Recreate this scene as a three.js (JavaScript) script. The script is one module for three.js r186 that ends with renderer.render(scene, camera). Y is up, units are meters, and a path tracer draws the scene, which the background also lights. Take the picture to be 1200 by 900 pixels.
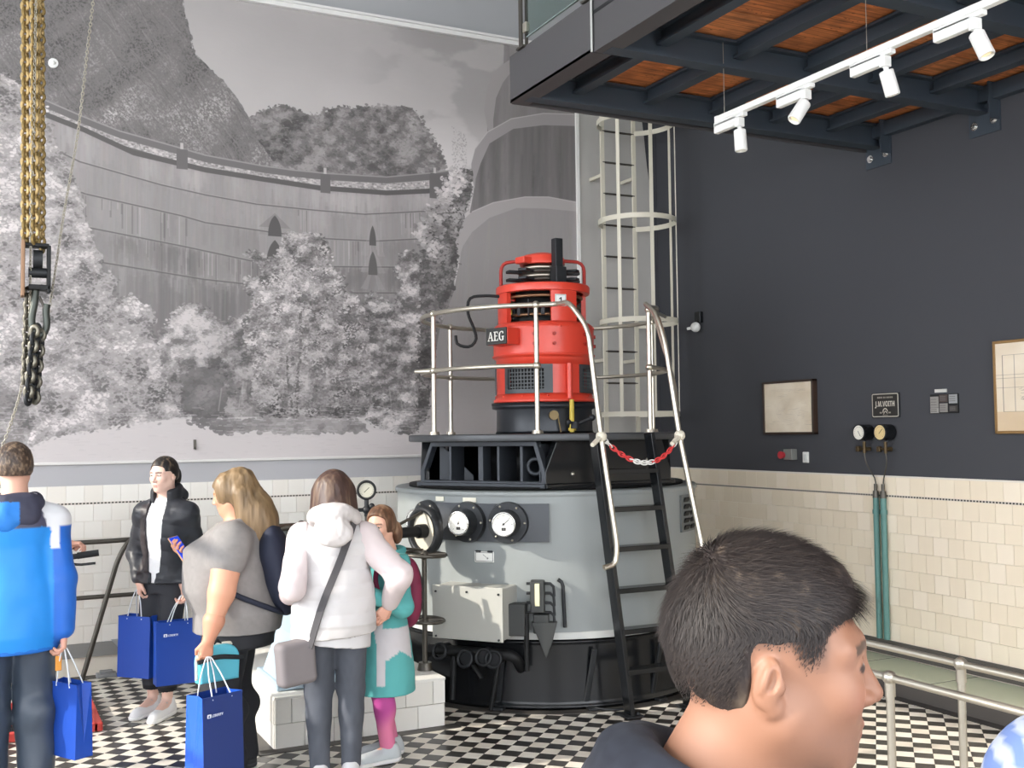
import * as THREE from 'three';
import { RoundedBoxGeometry } from 'three/addons/geometries/RoundedBoxGeometry.js';
import { mergeGeometries } from 'three/addons/utils/BufferGeometryUtils.js';

// ---------------------------------------------------------------- camera, sky, sun, lights, exposure
const scene = new THREE.Scene();
const camera = new THREE.PerspectiveCamera(39.23, 4 / 3, 0.05, 100);
camera.position.set(0, 1.75, 0);
camera.up.set(-0.0090, 0.9989, 0.0462);
camera.lookAt(0.4440, 1.75 + 0.0452, -0.8949);
const renderer = new THREE.WebGLRenderer({ antialias: true });
renderer.toneMapping = THREE.LinearToneMapping;
renderer.toneMappingExposure = 1.17;
renderer.outputColorSpace = THREE.SRGBColorSpace;
renderer.shadowMap.enabled = true;
scene.background = new THREE.Color(0.93, 0.96, 1.0);
scene.backgroundIntensity = 6;
const sun = new THREE.DirectionalLight(new THREE.Color(1, 0.93, 0.82), 4.5);
const SUN_DIR = new THREE.Vector3(-0.85, 0.45, -0.08);
sun.position.copy(SUN_DIR).multiplyScalar(20).add(new THREE.Vector3(3, 0, -5));
sun.target.position.set(3, 0, -5);
sun.castShadow = true;
sun.shadow.mapSize.set(2048, 2048);
Object.assign(sun.shadow.camera, { left: -9, right: 9, top: 9, bottom: -9, near: 1, far: 50 });
scene.add(sun, sun.target);

// ---------------------------------------------------------------- helpers
const V = (x, y, z) => new THREE.Vector3(x, y, z), R = Math.PI / 180;
function rng(seed) { let s = seed >>> 0; return () => { s = (s + 0x6d2b79f5) | 0; let t = Math.imul(s ^ (s >>> 15), 1 | s); t = (t + Math.imul(t ^ (t >>> 7), 61 | t)) ^ t; return ((t ^ (t >>> 14)) >>> 0) / 4294967296; }; }
const clamp = (x, a, b) => Math.min(b, Math.max(a, x)), mix = (a, b, t) => a + (b - a) * t;
const smooth = (a, b, x) => { const t = clamp((x - a) / (b - a), 0, 1); return t * t * (3 - 2 * t); };
function h3(x, y, z) { let h = Math.imul(x, 374761393) + Math.imul(y, 668265263) + Math.imul(z, 1442695041); h = Math.imul(h ^ (h >>> 13), 1274126177); return ((h ^ (h >>> 16)) >>> 0) / 4294967295; }
function vnoise(x, y, z = 0) {
  const ix = Math.floor(x), iy = Math.floor(y), iz = Math.floor(z), fx = x - ix, fy = y - iy, fz = z - iz;
  const u = fx * fx * (3 - 2 * fx), v = fy * fy * (3 - 2 * fy), w = fz * fz * (3 - 2 * fz), c = (a, b, d) => h3(ix + a, iy + b, iz + d);
  return mix(mix(mix(c(0, 0, 0), c(1, 0, 0), u), mix(c(0, 1, 0), c(1, 1, 0), u), v), mix(mix(c(0, 0, 1), c(1, 0, 1), u), mix(c(0, 1, 1), c(1, 1, 1), u), v), w);
}
const fbm = (x, y, z = 0, n = 4) => { let s = 0, a = 0.5, t = 0; for (let i = 0; i < n; i++) { s += a * vnoise(x, y, z); t += a; a *= 0.5; x *= 2.03; y *= 2.03; z *= 2.03; } return s / t; };
const names = new Map();
function numbered(name) { const n = names.get(name) ?? 0; names.set(name, n + 1); return n ? name + '_' + String(n).padStart(3, '0') : name; }
function lit(m) { m.castShadow = true; m.receiveShadow = true; return m; }
function tag(o, label, category, group) { o.userData = { ...o.userData, label, category }; if (group) o.userData.group = group; return o; }
function thing(name, label, category, pos = [0, 0, 0], turn = 0, group) {
  const o = new THREE.Group(); o.name = numbered(name); o.position.set(...pos); o.rotation.y = turn; scene.add(o); return tag(o, label, category, group);
}
function part(name, geo, m, parent, label) {
  const o = lit(new THREE.Mesh(Array.isArray(geo) ? merge(geo) : geo, m)); o.name = name; parent.add(o); if (label) o.userData.label = label; return o;
}
function solo(name, geo, m, label, category, group) { const o = part(numbered(name), geo, m, scene); return tag(o, label, category, group); }
function struct(name, geo, m) { const o = part(name, geo, m, scene); o.userData.kind = 'structure'; return o; }
function merge(list) {
  if (list.length === 1) return list[0];
  list = list.map((g) => { g = g.index ? g.toNonIndexed() : g; for (const k of Object.keys(g.attributes)) if (!['position', 'normal', 'uv'].includes(k)) g.deleteAttribute(k); return g; });
  if (!list.every((g) => g.attributes.uv)) list.forEach((g) => g.deleteAttribute('uv'));
  return mergeGeometries(list);
}
const box = (w, h, d, x = 0, y = 0, z = 0) => new THREE.BoxGeometry(w, h, d).translate(x, y, z);
const rbox = (w, h, d, x = 0, y = 0, z = 0, r = 0.006, s = 2) => new RoundedBoxGeometry(w, h, d, s, Math.min(r, w / 2.01, h / 2.01, d / 2.01)).translate(x, y, z);
const cyl = (r1, r2, h, x = 0, y = 0, z = 0, seg = 28) => new THREE.CylinderGeometry(r1, r2, h, seg).translate(x, y, z);
const ball = (r, x = 0, y = 0, z = 0, s = 16) => new THREE.SphereGeometry(r, s, Math.ceil(s * 0.7)).translate(x, y, z);
const disc = (r, h, p, n, seg = 28) => { const g = new THREE.CylinderGeometry(r, r, h, seg); g.applyQuaternion(new THREE.Quaternion().setFromUnitVectors(V(0, 1, 0), n.clone().normalize())); return g.translate(p.x, p.y, p.z); };
const rod = (a, b, r, seg = 12, r2 = r) => { const d = b.clone().sub(a), g = new THREE.CylinderGeometry(r2, r, d.length(), seg); g.applyQuaternion(new THREE.Quaternion().setFromUnitVectors(V(0, 1, 0), d.clone().normalize())); return g.translate((a.x + b.x) / 2, (a.y + b.y) / 2, (a.z + b.z) / 2); };
const torus = (r, t, p, n, arc = Math.PI * 2, s1 = 10, s2 = 40) => { const g = new THREE.TorusGeometry(r, t, s1, s2, arc); g.applyQuaternion(new THREE.Quaternion().setFromUnitVectors(V(0, 0, 1), n.clone().normalize())); return g.translate(p.x, p.y, p.z); };
function fillet(pts, r = 0.06, n = 6) {
  const out = [pts[0].clone()];
  for (let i = 1; i < pts.length - 1; i++) {
    const a = pts[i - 1], b = pts[i], c = pts[i + 1], u = a.clone().sub(b), w = c.clone().sub(b), k = Math.min(r, u.length() * 0.45, w.length() * 0.45);
    const p = b.clone().addScaledVector(u.normalize(), k), q = b.clone().addScaledVector(w.normalize(), k);
    for (let j = 0; j <= n; j++) { const t = j / n; out.push(p.clone().multiplyScalar((1 - t) * (1 - t)).addScaledVector(b, 2 * t * (1 - t)).addScaledVector(q, t * t)); }
  }
  out.push(pts[pts.length - 1].clone()); return out;
}
class Poly extends THREE.Curve { constructor(p) { super(); this.p = p; this.c = [0]; for (let i = 1; i < p.length; i++) this.c.push(this.c[i - 1] + p[i].distanceTo(p[i - 1])); }
  getPoint(t, o = new THREE.Vector3()) { const L = t * this.c[this.c.length - 1]; let i = 1; while (i < this.c.length - 1 && this.c[i] < L) i++; return o.copy(this.p[i - 1]).lerp(this.p[i], clamp((L - this.c[i - 1]) / (this.c[i] - this.c[i - 1] || 1), 0, 1)); }
  getPointAt(t, o) { return this.getPoint(t, o); } }
function pipe(pts, r, { bend = 0.06, seg = 10, step = 0.03, caps = true } = {}) {
  const p = bend ? fillet(pts, bend) : pts, c = new Poly(p), L = c.c[c.c.length - 1], g = new THREE.TubeGeometry(c, Math.max(4, Math.min(400, Math.ceil(L / step))), r, seg);
  if (!caps) return g;
  const n = p.length; return merge([g, disc(r, 0.001, p[0], p[1].clone().sub(p[0]), seg), disc(r, 0.001, p[n - 1], p[n - 1].clone().sub(p[n - 2]), seg)]);
}
const curvePts = (pts, n = 40) => new THREE.CatmullRomCurve3(pts).getPoints(n);
const lathe = (prof, seg = 64, a = 0, len = Math.PI * 2) => new THREE.LatheGeometry(prof.map(([r, y]) => new THREE.Vector2(Math.max(r, 1e-4), y)), seg, a, len);
// a ring of wall between two angles, two radii and two heights, closed on all sides
function ringWall(r0, r1, y0, y1, a0, a1, seg = 24) {
  const s = new THREE.Shape(); s.absarc(0, 0, r1, a0, a1, false); s.absarc(0, 0, r0, a1, a0, true); s.closePath();
  // shape angle a (from x towards y) becomes direction (sin a, cos a) in x, z
  const g = new THREE.ExtrudeGeometry(s, { depth: y1 - y0, bevelEnabled: false, curveSegments: seg });
  const p = g.attributes.position, q = g.attributes.normal;
  for (let i = 0; i < p.count; i++) { const x = p.getX(i), y = p.getY(i), z = p.getZ(i); p.setXYZ(i, y, y0 + z, x); const a = q.getX(i), b = q.getY(i), c = q.getZ(i); q.setXYZ(i, b, c, a); }
  return g;
}
function extrude(pts, depth, bevel = 0.004) {
  const s = new THREE.Shape(pts.map(([x, y]) => new THREE.Vector2(x, y)));
  return new THREE.ExtrudeGeometry(s, bevel ? { depth: depth - 2 * bevel, bevelThickness: bevel, bevelSize: bevel, bevelOffset: -bevel, bevelSegments: 2, curveSegments: 8 } : { depth, bevelEnabled: false, curveSegments: 8 }).translate(0, 0, bevel);
}
const turned = (g, ax, ay, az, x = 0, y = 0, z = 0) => g.applyMatrix4(new THREE.Matrix4().makeRotationFromEuler(new THREE.Euler(ax, ay, az)).setPosition(x, y, z));
// canvas and noise textures
function canvas(w, h, draw) { const c = document.createElement('canvas'); c.width = w; c.height = h; draw(c.getContext('2d'), w, h); const t = new THREE.CanvasTexture(c); t.colorSpace = THREE.SRGBColorSpace; t.magFilter = THREE.LinearFilter; t.anisotropy = 8; return t; }
function grey(n, f, repeat = 1) {
  const d = new Uint8Array(n * n * 4);
  for (let y = 0; y < n; y++) for (let x = 0; x < n; x++) { const v = clamp(f(x / n, y / n) * 255, 0, 255), i = (y * n + x) * 4; d[i] = d[i + 1] = d[i + 2] = v; d[i + 3] = 255; }
  const t = new THREE.DataTexture(d, n, n); t.wrapS = t.wrapT = THREE.RepeatWrapping; t.magFilter = THREE.LinearFilter; t.minFilter = THREE.LinearMipmapLinearFilter; t.repeat.set(repeat, repeat); t.needsUpdate = true; return t;
}
const mat = (color, roughness = 0.6, metalness = 0, more = {}) => new THREE.MeshStandardMaterial({ color: new THREE.Color(color), roughness, metalness, ...more });
const phys = (color, roughness, metalness, more) => new THREE.MeshPhysicalMaterial({ color: new THREE.Color(color), roughness, metalness, ...more });
const wear = grey(256, (u, v) => { const t = (x, y) => fbm(x * 6, y * 6, 1, 5); const a = mix(mix(t(u, v), t(u - 1, v), u), mix(t(u, v - 1), t(u - 1, v - 1), u), v); return 0.35 + 0.5 * a; });
const M = {
  black: mat('#1b1d20', 0.36, 0.2, { roughnessMap: wear }), blackMatt: mat('#1d1f22', 0.75), iron: mat('#2b2d30', 0.5, 0.35), ironDark: mat('#17181a', 0.6, 0.2),
  greyPaint: mat('#8d9292', 0.42, 0.0), greyLight: mat('#c9cbc9', 0.45), boxPaint: mat('#aeaea8', 0.5),
  red: phys('#d9422f', 0.38, 0, { clearcoat: 0.3, clearcoatRoughness: 0.25 }), redDark: mat('#a32317', 0.5),
  steel: mat('#c9c2b4', 0.3, 0.85), steelDark: mat('#5a5650', 0.4, 0.7), copper: mat('#8a6a50', 0.4, 0.8), brass: mat('#b08a45', 0.35, 0.8), chrome: mat('#d8d8d6', 0.2, 0.9),
  cream: mat('#d9d3c2', 0.5), white: mat('#e9e9e6', 0.5), beamSteel: mat('#39424c', 0.55, 0.1), fascia: mat('#4a484a', 0.6, 0.05), dark: mat('#0c0d0e', 0.8),
  yellow: mat('#c9b044', 0.5), redPlastic: mat('#d1383a', 0.45), whitePlastic: mat('#e6e4e0', 0.45), bagBlue: mat('#1f48a6', 0.42), bagDark: mat('#16275e', 0.5), rope: mat('#dfe3ea', 0.8),
};
// ---------------------------------------------------------------- the hall
const ZW = -8.6, XW = 5.847, XL = -4.2, ZR = 3.4, TOP = 7.4;
const TILE_TOP = 1.398, LEDGE = 1.565, CORNICE = 5.25, BASE0 = 0.14, BASE1 = 0.24, PITCH = 0.1275;
// wall_back carries grey plaster above, a grey band and tiles below the mural
const plasterBump = grey(256, (u, v) => 0.5 + 0.25 * (fbm(u * 20, v * 20, 3, 3) - 0.5));
const wallGrey = mat('#a6a7a9', 0.85), panelGrey = mat('#b9b6b2', 0.8), bandGrey = mat('#b6b5b8', 0.8), darkPaint = mat('#424348', 0.85, 0, { bumpMap: plasterBump, bumpScale: 0.0008 });
const grout = mat('#ece2d2', 0.9);
const wallBack = struct('wall_back', [box(XW - XL + 0.6, TOP, 0.3, (XW + XL) / 2, TOP / 2, ZW - 0.15)], wallGrey);
part('wall_panel', box(XW - 4.96, CORNICE - LEDGE, 0.004, (XW + 4.96) / 2, (CORNICE + LEDGE) / 2, ZW + 0.002), panelGrey, wallBack, 'pale grey painted panel beside the mural');
part('grey_band', box(XW - XL, LEDGE - TILE_TOP, 0.008, (XW + XL) / 2, (LEDGE + TILE_TOP) / 2, ZW + 0.004), bandGrey, wallBack, 'grey painted band above the tiles');
part('tile_bed', box(XW - XL, TILE_TOP, 0.006, (XW + XL) / 2, TILE_TOP / 2, ZW + 0.003), grout, wallBack);
const wallRight = struct('wall_right', box(0.3, TOP, ZR - ZW + 0.6, XW + 0.15, TOP / 2, (ZR + ZW) / 2), darkPaint);
part('tile_bed', box(0.006, TILE_TOP, ZR - ZW, XW - 0.003, TILE_TOP / 2, (ZR + ZW) / 2), grout, wallRight);
{ // dark paint runs round the corner onto wall_back with a wavy edge
  const s = new THREE.Shape(); s.moveTo(XW, LEDGE);
  for (const [x, y] of [[5.80, 1.6], [5.79, 2.2], [5.81, 2.9], [5.80, 3.4], [5.82, 3.75], [5.80, 4.05], [5.76, 4.3], [5.73, 4.6], [5.70, 4.82], [5.63, 4.86], [5.60, 4.95], [5.6, CORNICE]]) s.lineTo(x - 0.02, y);
  s.lineTo(XW, CORNICE); s.closePath();
  part('corner_paint', new THREE.ExtrudeGeometry(s, { depth: 0.003, bevelEnabled: false }).translate(0, 0, ZW + 0.0045), darkPaint, wallBack, 'dark paint wrapping round the corner with a wavy edge');
}
// side wall with tall windows (out of the frame, the daylight comes in here), rear wall likewise
function windowWall(name, length, place, openings) {
  const list = [], H0 = 0.9, H1 = 5.1; let at = 0;
  for (const [a, b] of openings) { if (a > at) list.push([at, a, 0, TOP]); list.push([a, b, 0, H0], [a, b, H1, TOP]); at = b; }
  if (at < length) list.push([at, length, 0, TOP]);
  struct(name, list.map(([a, b, c, d]) => place(box(b - a, d - c, 0.3, (a + b) / 2, (c + d) / 2, -0.15))), wallGrey);
  openings.forEach(([a, b]) => {
    const f = []; const n = 3, m = 4, w = 0.05;
    for (let i = 0; i <= n; i++) f.push(place(box(w, H1 - H0, 0.06, mix(a + w / 2, b - w / 2, i / n), (H0 + H1) / 2, -0.15)));
    for (let j = 0; j <= m; j++) f.push(place(box(b - a, w, 0.06, (a + b) / 2, mix(H0 + w / 2, H1 - w / 2, j / m), -0.15)));
    struct('window_' + (++windowCount), f, M.white);
  });
}
let windowCount = 0;
windowWall('wall_left', ZR - ZW, (g) => turned(g, 0, Math.PI / 2, 0, XL, 0, ZR), [[0.4, 2.9], [3.4, 6.4], [7.2, 11.5]]);
windowWall('wall_rear', XW - XL, (g) => turned(g, 0, Math.PI, 0, XW, 0, ZR), [[0.3, 3.3], [3.6, 6.6], [6.9, 9.8]]);
struct('ceiling', box(XW - XL + 0.6, 0.3, ZR - ZW + 0.6, (XW + XL) / 2, TOP + 0.15, (ZR + ZW) / 2), mat('#d5d4d0', 0.9));

// tiles
const tileTones = ['#efebe3', '#ede8df', '#f2eee6', '#ebe5db'].map((c) => mat(c, 0.32));
const warmTones = ['#f3e6d0', '#f1e3cc', '#f5e8d4', '#efe1ca'].map((c) => mat(c, 0.32));
const tileBox = new RoundedBoxGeometry(PITCH - 0.0018, PITCH - 0.0018, 0.012, 1, 0.0012), halfBox = tileBox;
const rows = []; for (let j = 0; j < 8; j++) rows.push(BASE1 + (j + 0.5) * PITCH); rows.push(1.335);
function wallTiles(wall, from, to, toWorld, turn, first, extra, seed, tones = tileTones) {
  const r = rng(seed), rest = []; let n = 0;
  rows.forEach((y, j) => {
    const shift = (j % 2) * 0.5;
    for (let a = from + (shift - 1) * PITCH, k = 0; a < to; a += PITCH, k++) {
      const c = a + PITCH / 2, lo = Math.max(from, a), hi = Math.min(to, a + PITCH); if (hi - lo < 0.02) continue;
      const w = toWorld((lo + hi) / 2, y), show = n < 300 && c > first && c < extra, sc = (hi - lo - 0.0018) / (PITCH - 0.0018), rz = (r() - 0.5) * 0.006, dp = (r() - 0.5) * 0.0016, tone = tones[Math.floor(r() * 4)];
      const m = new THREE.Matrix4().makeRotationFromEuler(new THREE.Euler((r() - 0.5) * 0.012, turn, rz)).scale(V(sc, 1, 1)).setPosition(w.x + (turn ? dp : 0), w.y, w.z + (turn ? 0 : dp));
      if (show) { const o = part('tile', tileBox, tone, wall); o.applyMatrix4(m); n++; } else rest.push(tileBox.clone().applyMatrix4(m));
    }
  });
  if (rest.length) part('tile', rest, tones[0], wall).userData.kind = 'stuff';
}
wallTiles(wallBack, -1.2, XW - 0.01, (a, y) => V(a, y, ZW + 0.008), 0, 0.2, 3.75, 5);
wallTiles(wallRight, ZW + 0.01, -1.5, (a, y) => V(XW - 0.008, y, a), Math.PI / 2, -8.2, -4.1, 6, warmTones);
const dots = canvas(64, 8, (c) => { c.fillStyle = '#d8d0c2'; c.fillRect(0, 0, 64, 8); c.fillStyle = '#3a3530'; for (let i = 0; i < 4; i++) c.fillRect(i * 16 + 2, 1, 10, 6); });
dots.wrapS = dots.wrapT = THREE.RepeatWrapping;
function strip(len) { const g = new THREE.BoxGeometry(len, 0.014, 0.016), u = g.attributes.uv; for (let i = 0; i < u.count; i++) u.setX(i, u.getX(i) * len / 0.1); return g; }
const dotMat = mat('#ffffff', 0.5, 0, { map: dots });
part('dotted_border', strip(XW + 1.2).translate((XW - 1.2) / 2, 1.266, ZW + 0.008), dotMat, wallBack, 'thin dark dotted border line');
part('dotted_border', turned(strip(7.1), 0, Math.PI / 2, 0, XW - 0.008, 1.266, ZW + 3.55), dotMat, wallRight, 'thin dark dotted border line');
const baseMat = mat('#55504c', 0.6);
struct('baseboard_back', box(XW - XL, BASE1 - BASE0, 0.03, (XW + XL) / 2, (BASE0 + BASE1) / 2, ZW + 0.015), mat('#8d8b88', 0.6));
struct('baseboard_right', box(0.03, BASE1 - BASE0, ZR - ZW, XW - 0.015, (BASE0 + BASE1) / 2, (ZR + ZW) / 2), baseMat);
struct('trim_1', rbox(XW - XL, 0.022, 0.04, (XW + XL) / 2, LEDGE, ZW + 0.02, 0.006), mat('#dfdcd8', 0.5));
struct('trim_2', [box(XW - XL, 0.035, 0.04, (XW + XL) / 2, CORNICE + 0.02, ZW + 0.02), box(XW - XL, 0.02, 0.06, (XW + XL) / 2, CORNICE + 0.048, ZW + 0.03)], mat('#e3e2e0', 0.5));
struct('trim_3', box(0.03, CORNICE - LEDGE, 0.03, 4.965, (CORNICE + LEDGE) / 2, ZW + 0.015), mat('#e8e6e3', 0.5));
struct('trim_4', box(0.012, 0.016, ZR - ZW, XW - 0.006, TILE_TOP + 0.004, (ZR + ZW) / 2), mat('#e9e1d4', 0.5));

// checkered floor, squares laid diagonally
const floor = struct('floor', box(XW - XL + 0.6, 0.3, ZR - ZW + 0.6, (XW + XL) / 2, -0.156, (ZR + ZW) / 2), mat('#6a6763', 0.7));
{
  const D = 0.1368, X0 = 2.974, Z0 = -5.91, side = D / Math.SQRT2 - 0.0015, MC = [3.755, -7.036];
  const sq = new RoundedBoxGeometry(side, 0.012, side, 1, 0.0012).rotateY(Math.PI / 4).translate(0, -0.006, 0);
  const whites = ['#e6dfd2', '#dfd7ca', '#ebe5da'].map((c) => mat(c, 0.3)), darks = ['#33302e', '#3c3936', '#2b2927'].map((c) => mat(c, 0.32));
  const r = rng(11), all = [], proj = new THREE.Matrix4(), cam = camera.clone(); cam.aspect = 4 / 3; cam.updateProjectionMatrix(); cam.updateMatrixWorld();
  for (let i = -60; i < 50; i++) for (let j = -60; j < 120; j++) for (const white of [0, 1]) {
    const x = X0 + (i + (white ? 0 : 0.5)) * D, z = Z0 + (j + (white ? 0.5 : 0)) * D;
    if (x < -1.6 || x > 5.33 || z < ZW + 0.1 || z > 0.5 || Math.hypot(x - MC[0], z - MC[1]) < 1.0 || (x > 1.55 && x < 2.5 && z < -6.1)) continue;
    const p = V(x, 0, z).project(cam), seen = Math.abs(p.x) < 1.02 && p.y > -1.05 && p.z < 1, d = Math.hypot(x, z);
    all.push({ x, z, white, d: seen && d > 1 ? d : 99 + d, t: Math.floor(r() * 3), y: (r() - 0.5) * 0.0012, a: (r() - 0.5) * 0.01 });
  }
  all.sort((a, b) => a.d - b.d);
  const rest = [], col = [];
  all.forEach((s, k) => {
    if (k < 300) { const o = part('tile', sq, (s.white ? whites : darks)[s.t], floor); o.position.set(s.x, s.y, s.z); o.rotation.y = s.a; return; }
    const g = sq.clone().rotateY(s.a).translate(s.x, s.y, s.z), c = (s.white ? whites : darks)[s.t].color, n = g.attributes.position.count, a = new Float32Array(n * 3);
    for (let i = 0; i < n; i++) a.set([c.r, c.g, c.b], i * 3);
    g.setAttribute('color', new THREE.BufferAttribute(a, 3)); rest.push(g);
  });
  part('tile', mergeGeometries(rest), mat('#ffffff', 0.36, 0, { vertexColors: true }), floor).userData.kind = 'stuff';
  const border = mat('#45423f', 0.5);
  part('floor_border', [ringWall(1.06, 1.2, 0, 0.004, 0, Math.PI * 2, 60), box(0.1, 0.004, 8, 5.36, 0.002, -4.6), box(7, 0.004, 0.1, 2, 0.002, ZW + 0.09), box(1.2, 0.004, 0.09, 2.0, 0.002, -6.02), box(0.09, 0.004, 2.4, 1.46, 0.002, -7.2)].map((g, i) => i ? g : g.translate(MC[0], 0, MC[1])), border, floor, 'dark border strip of the checkered floor');
}
// raised ledge with glass panels along the right wall
{
  const t = thing('glass_ledge', 'low dark framed ledge topped with pale green glass panels along the tiled wall', 'ledge', [5.62, 0, -4.3]);
  part('riser', [box(0.05, 0.115, 8.4, -0.21, 0.0575, 0), box(0.02, 0.115, 8.4, 0.2, 0.0575, 0)], baseMat, t);
  part('trench_floor', box(0.4, 0.02, 8.4, 0, 0.012, 0), mat('#b9bca0', 0.7), t);
  const glass = phys('#c9d6bd', 0.08, 0, { transmission: 0.35, thickness: 0, ior: 1.5 });
  const gl = mat('#d6ddc2', 0.12, 0, {});
  for (let k = 0; k < 12; k++) part('glass_panel', rbox(0.44, 0.012, 0.685, -0.005, 0.124, -3.86 + k * 0.7, 0.003), gl, t);
  part('seam_bar', Array.from({ length: 13 }, (_, k) => box(0.44, 0.012, 0.012, -0.005, 0.123, -4.21 + k * 0.7)), M.ironDark, t);
  part('edge_trim', rbox(0.03, 0.014, 8.4, -0.235, 0.124, 0, 0.004), M.iron, t);
}
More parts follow.
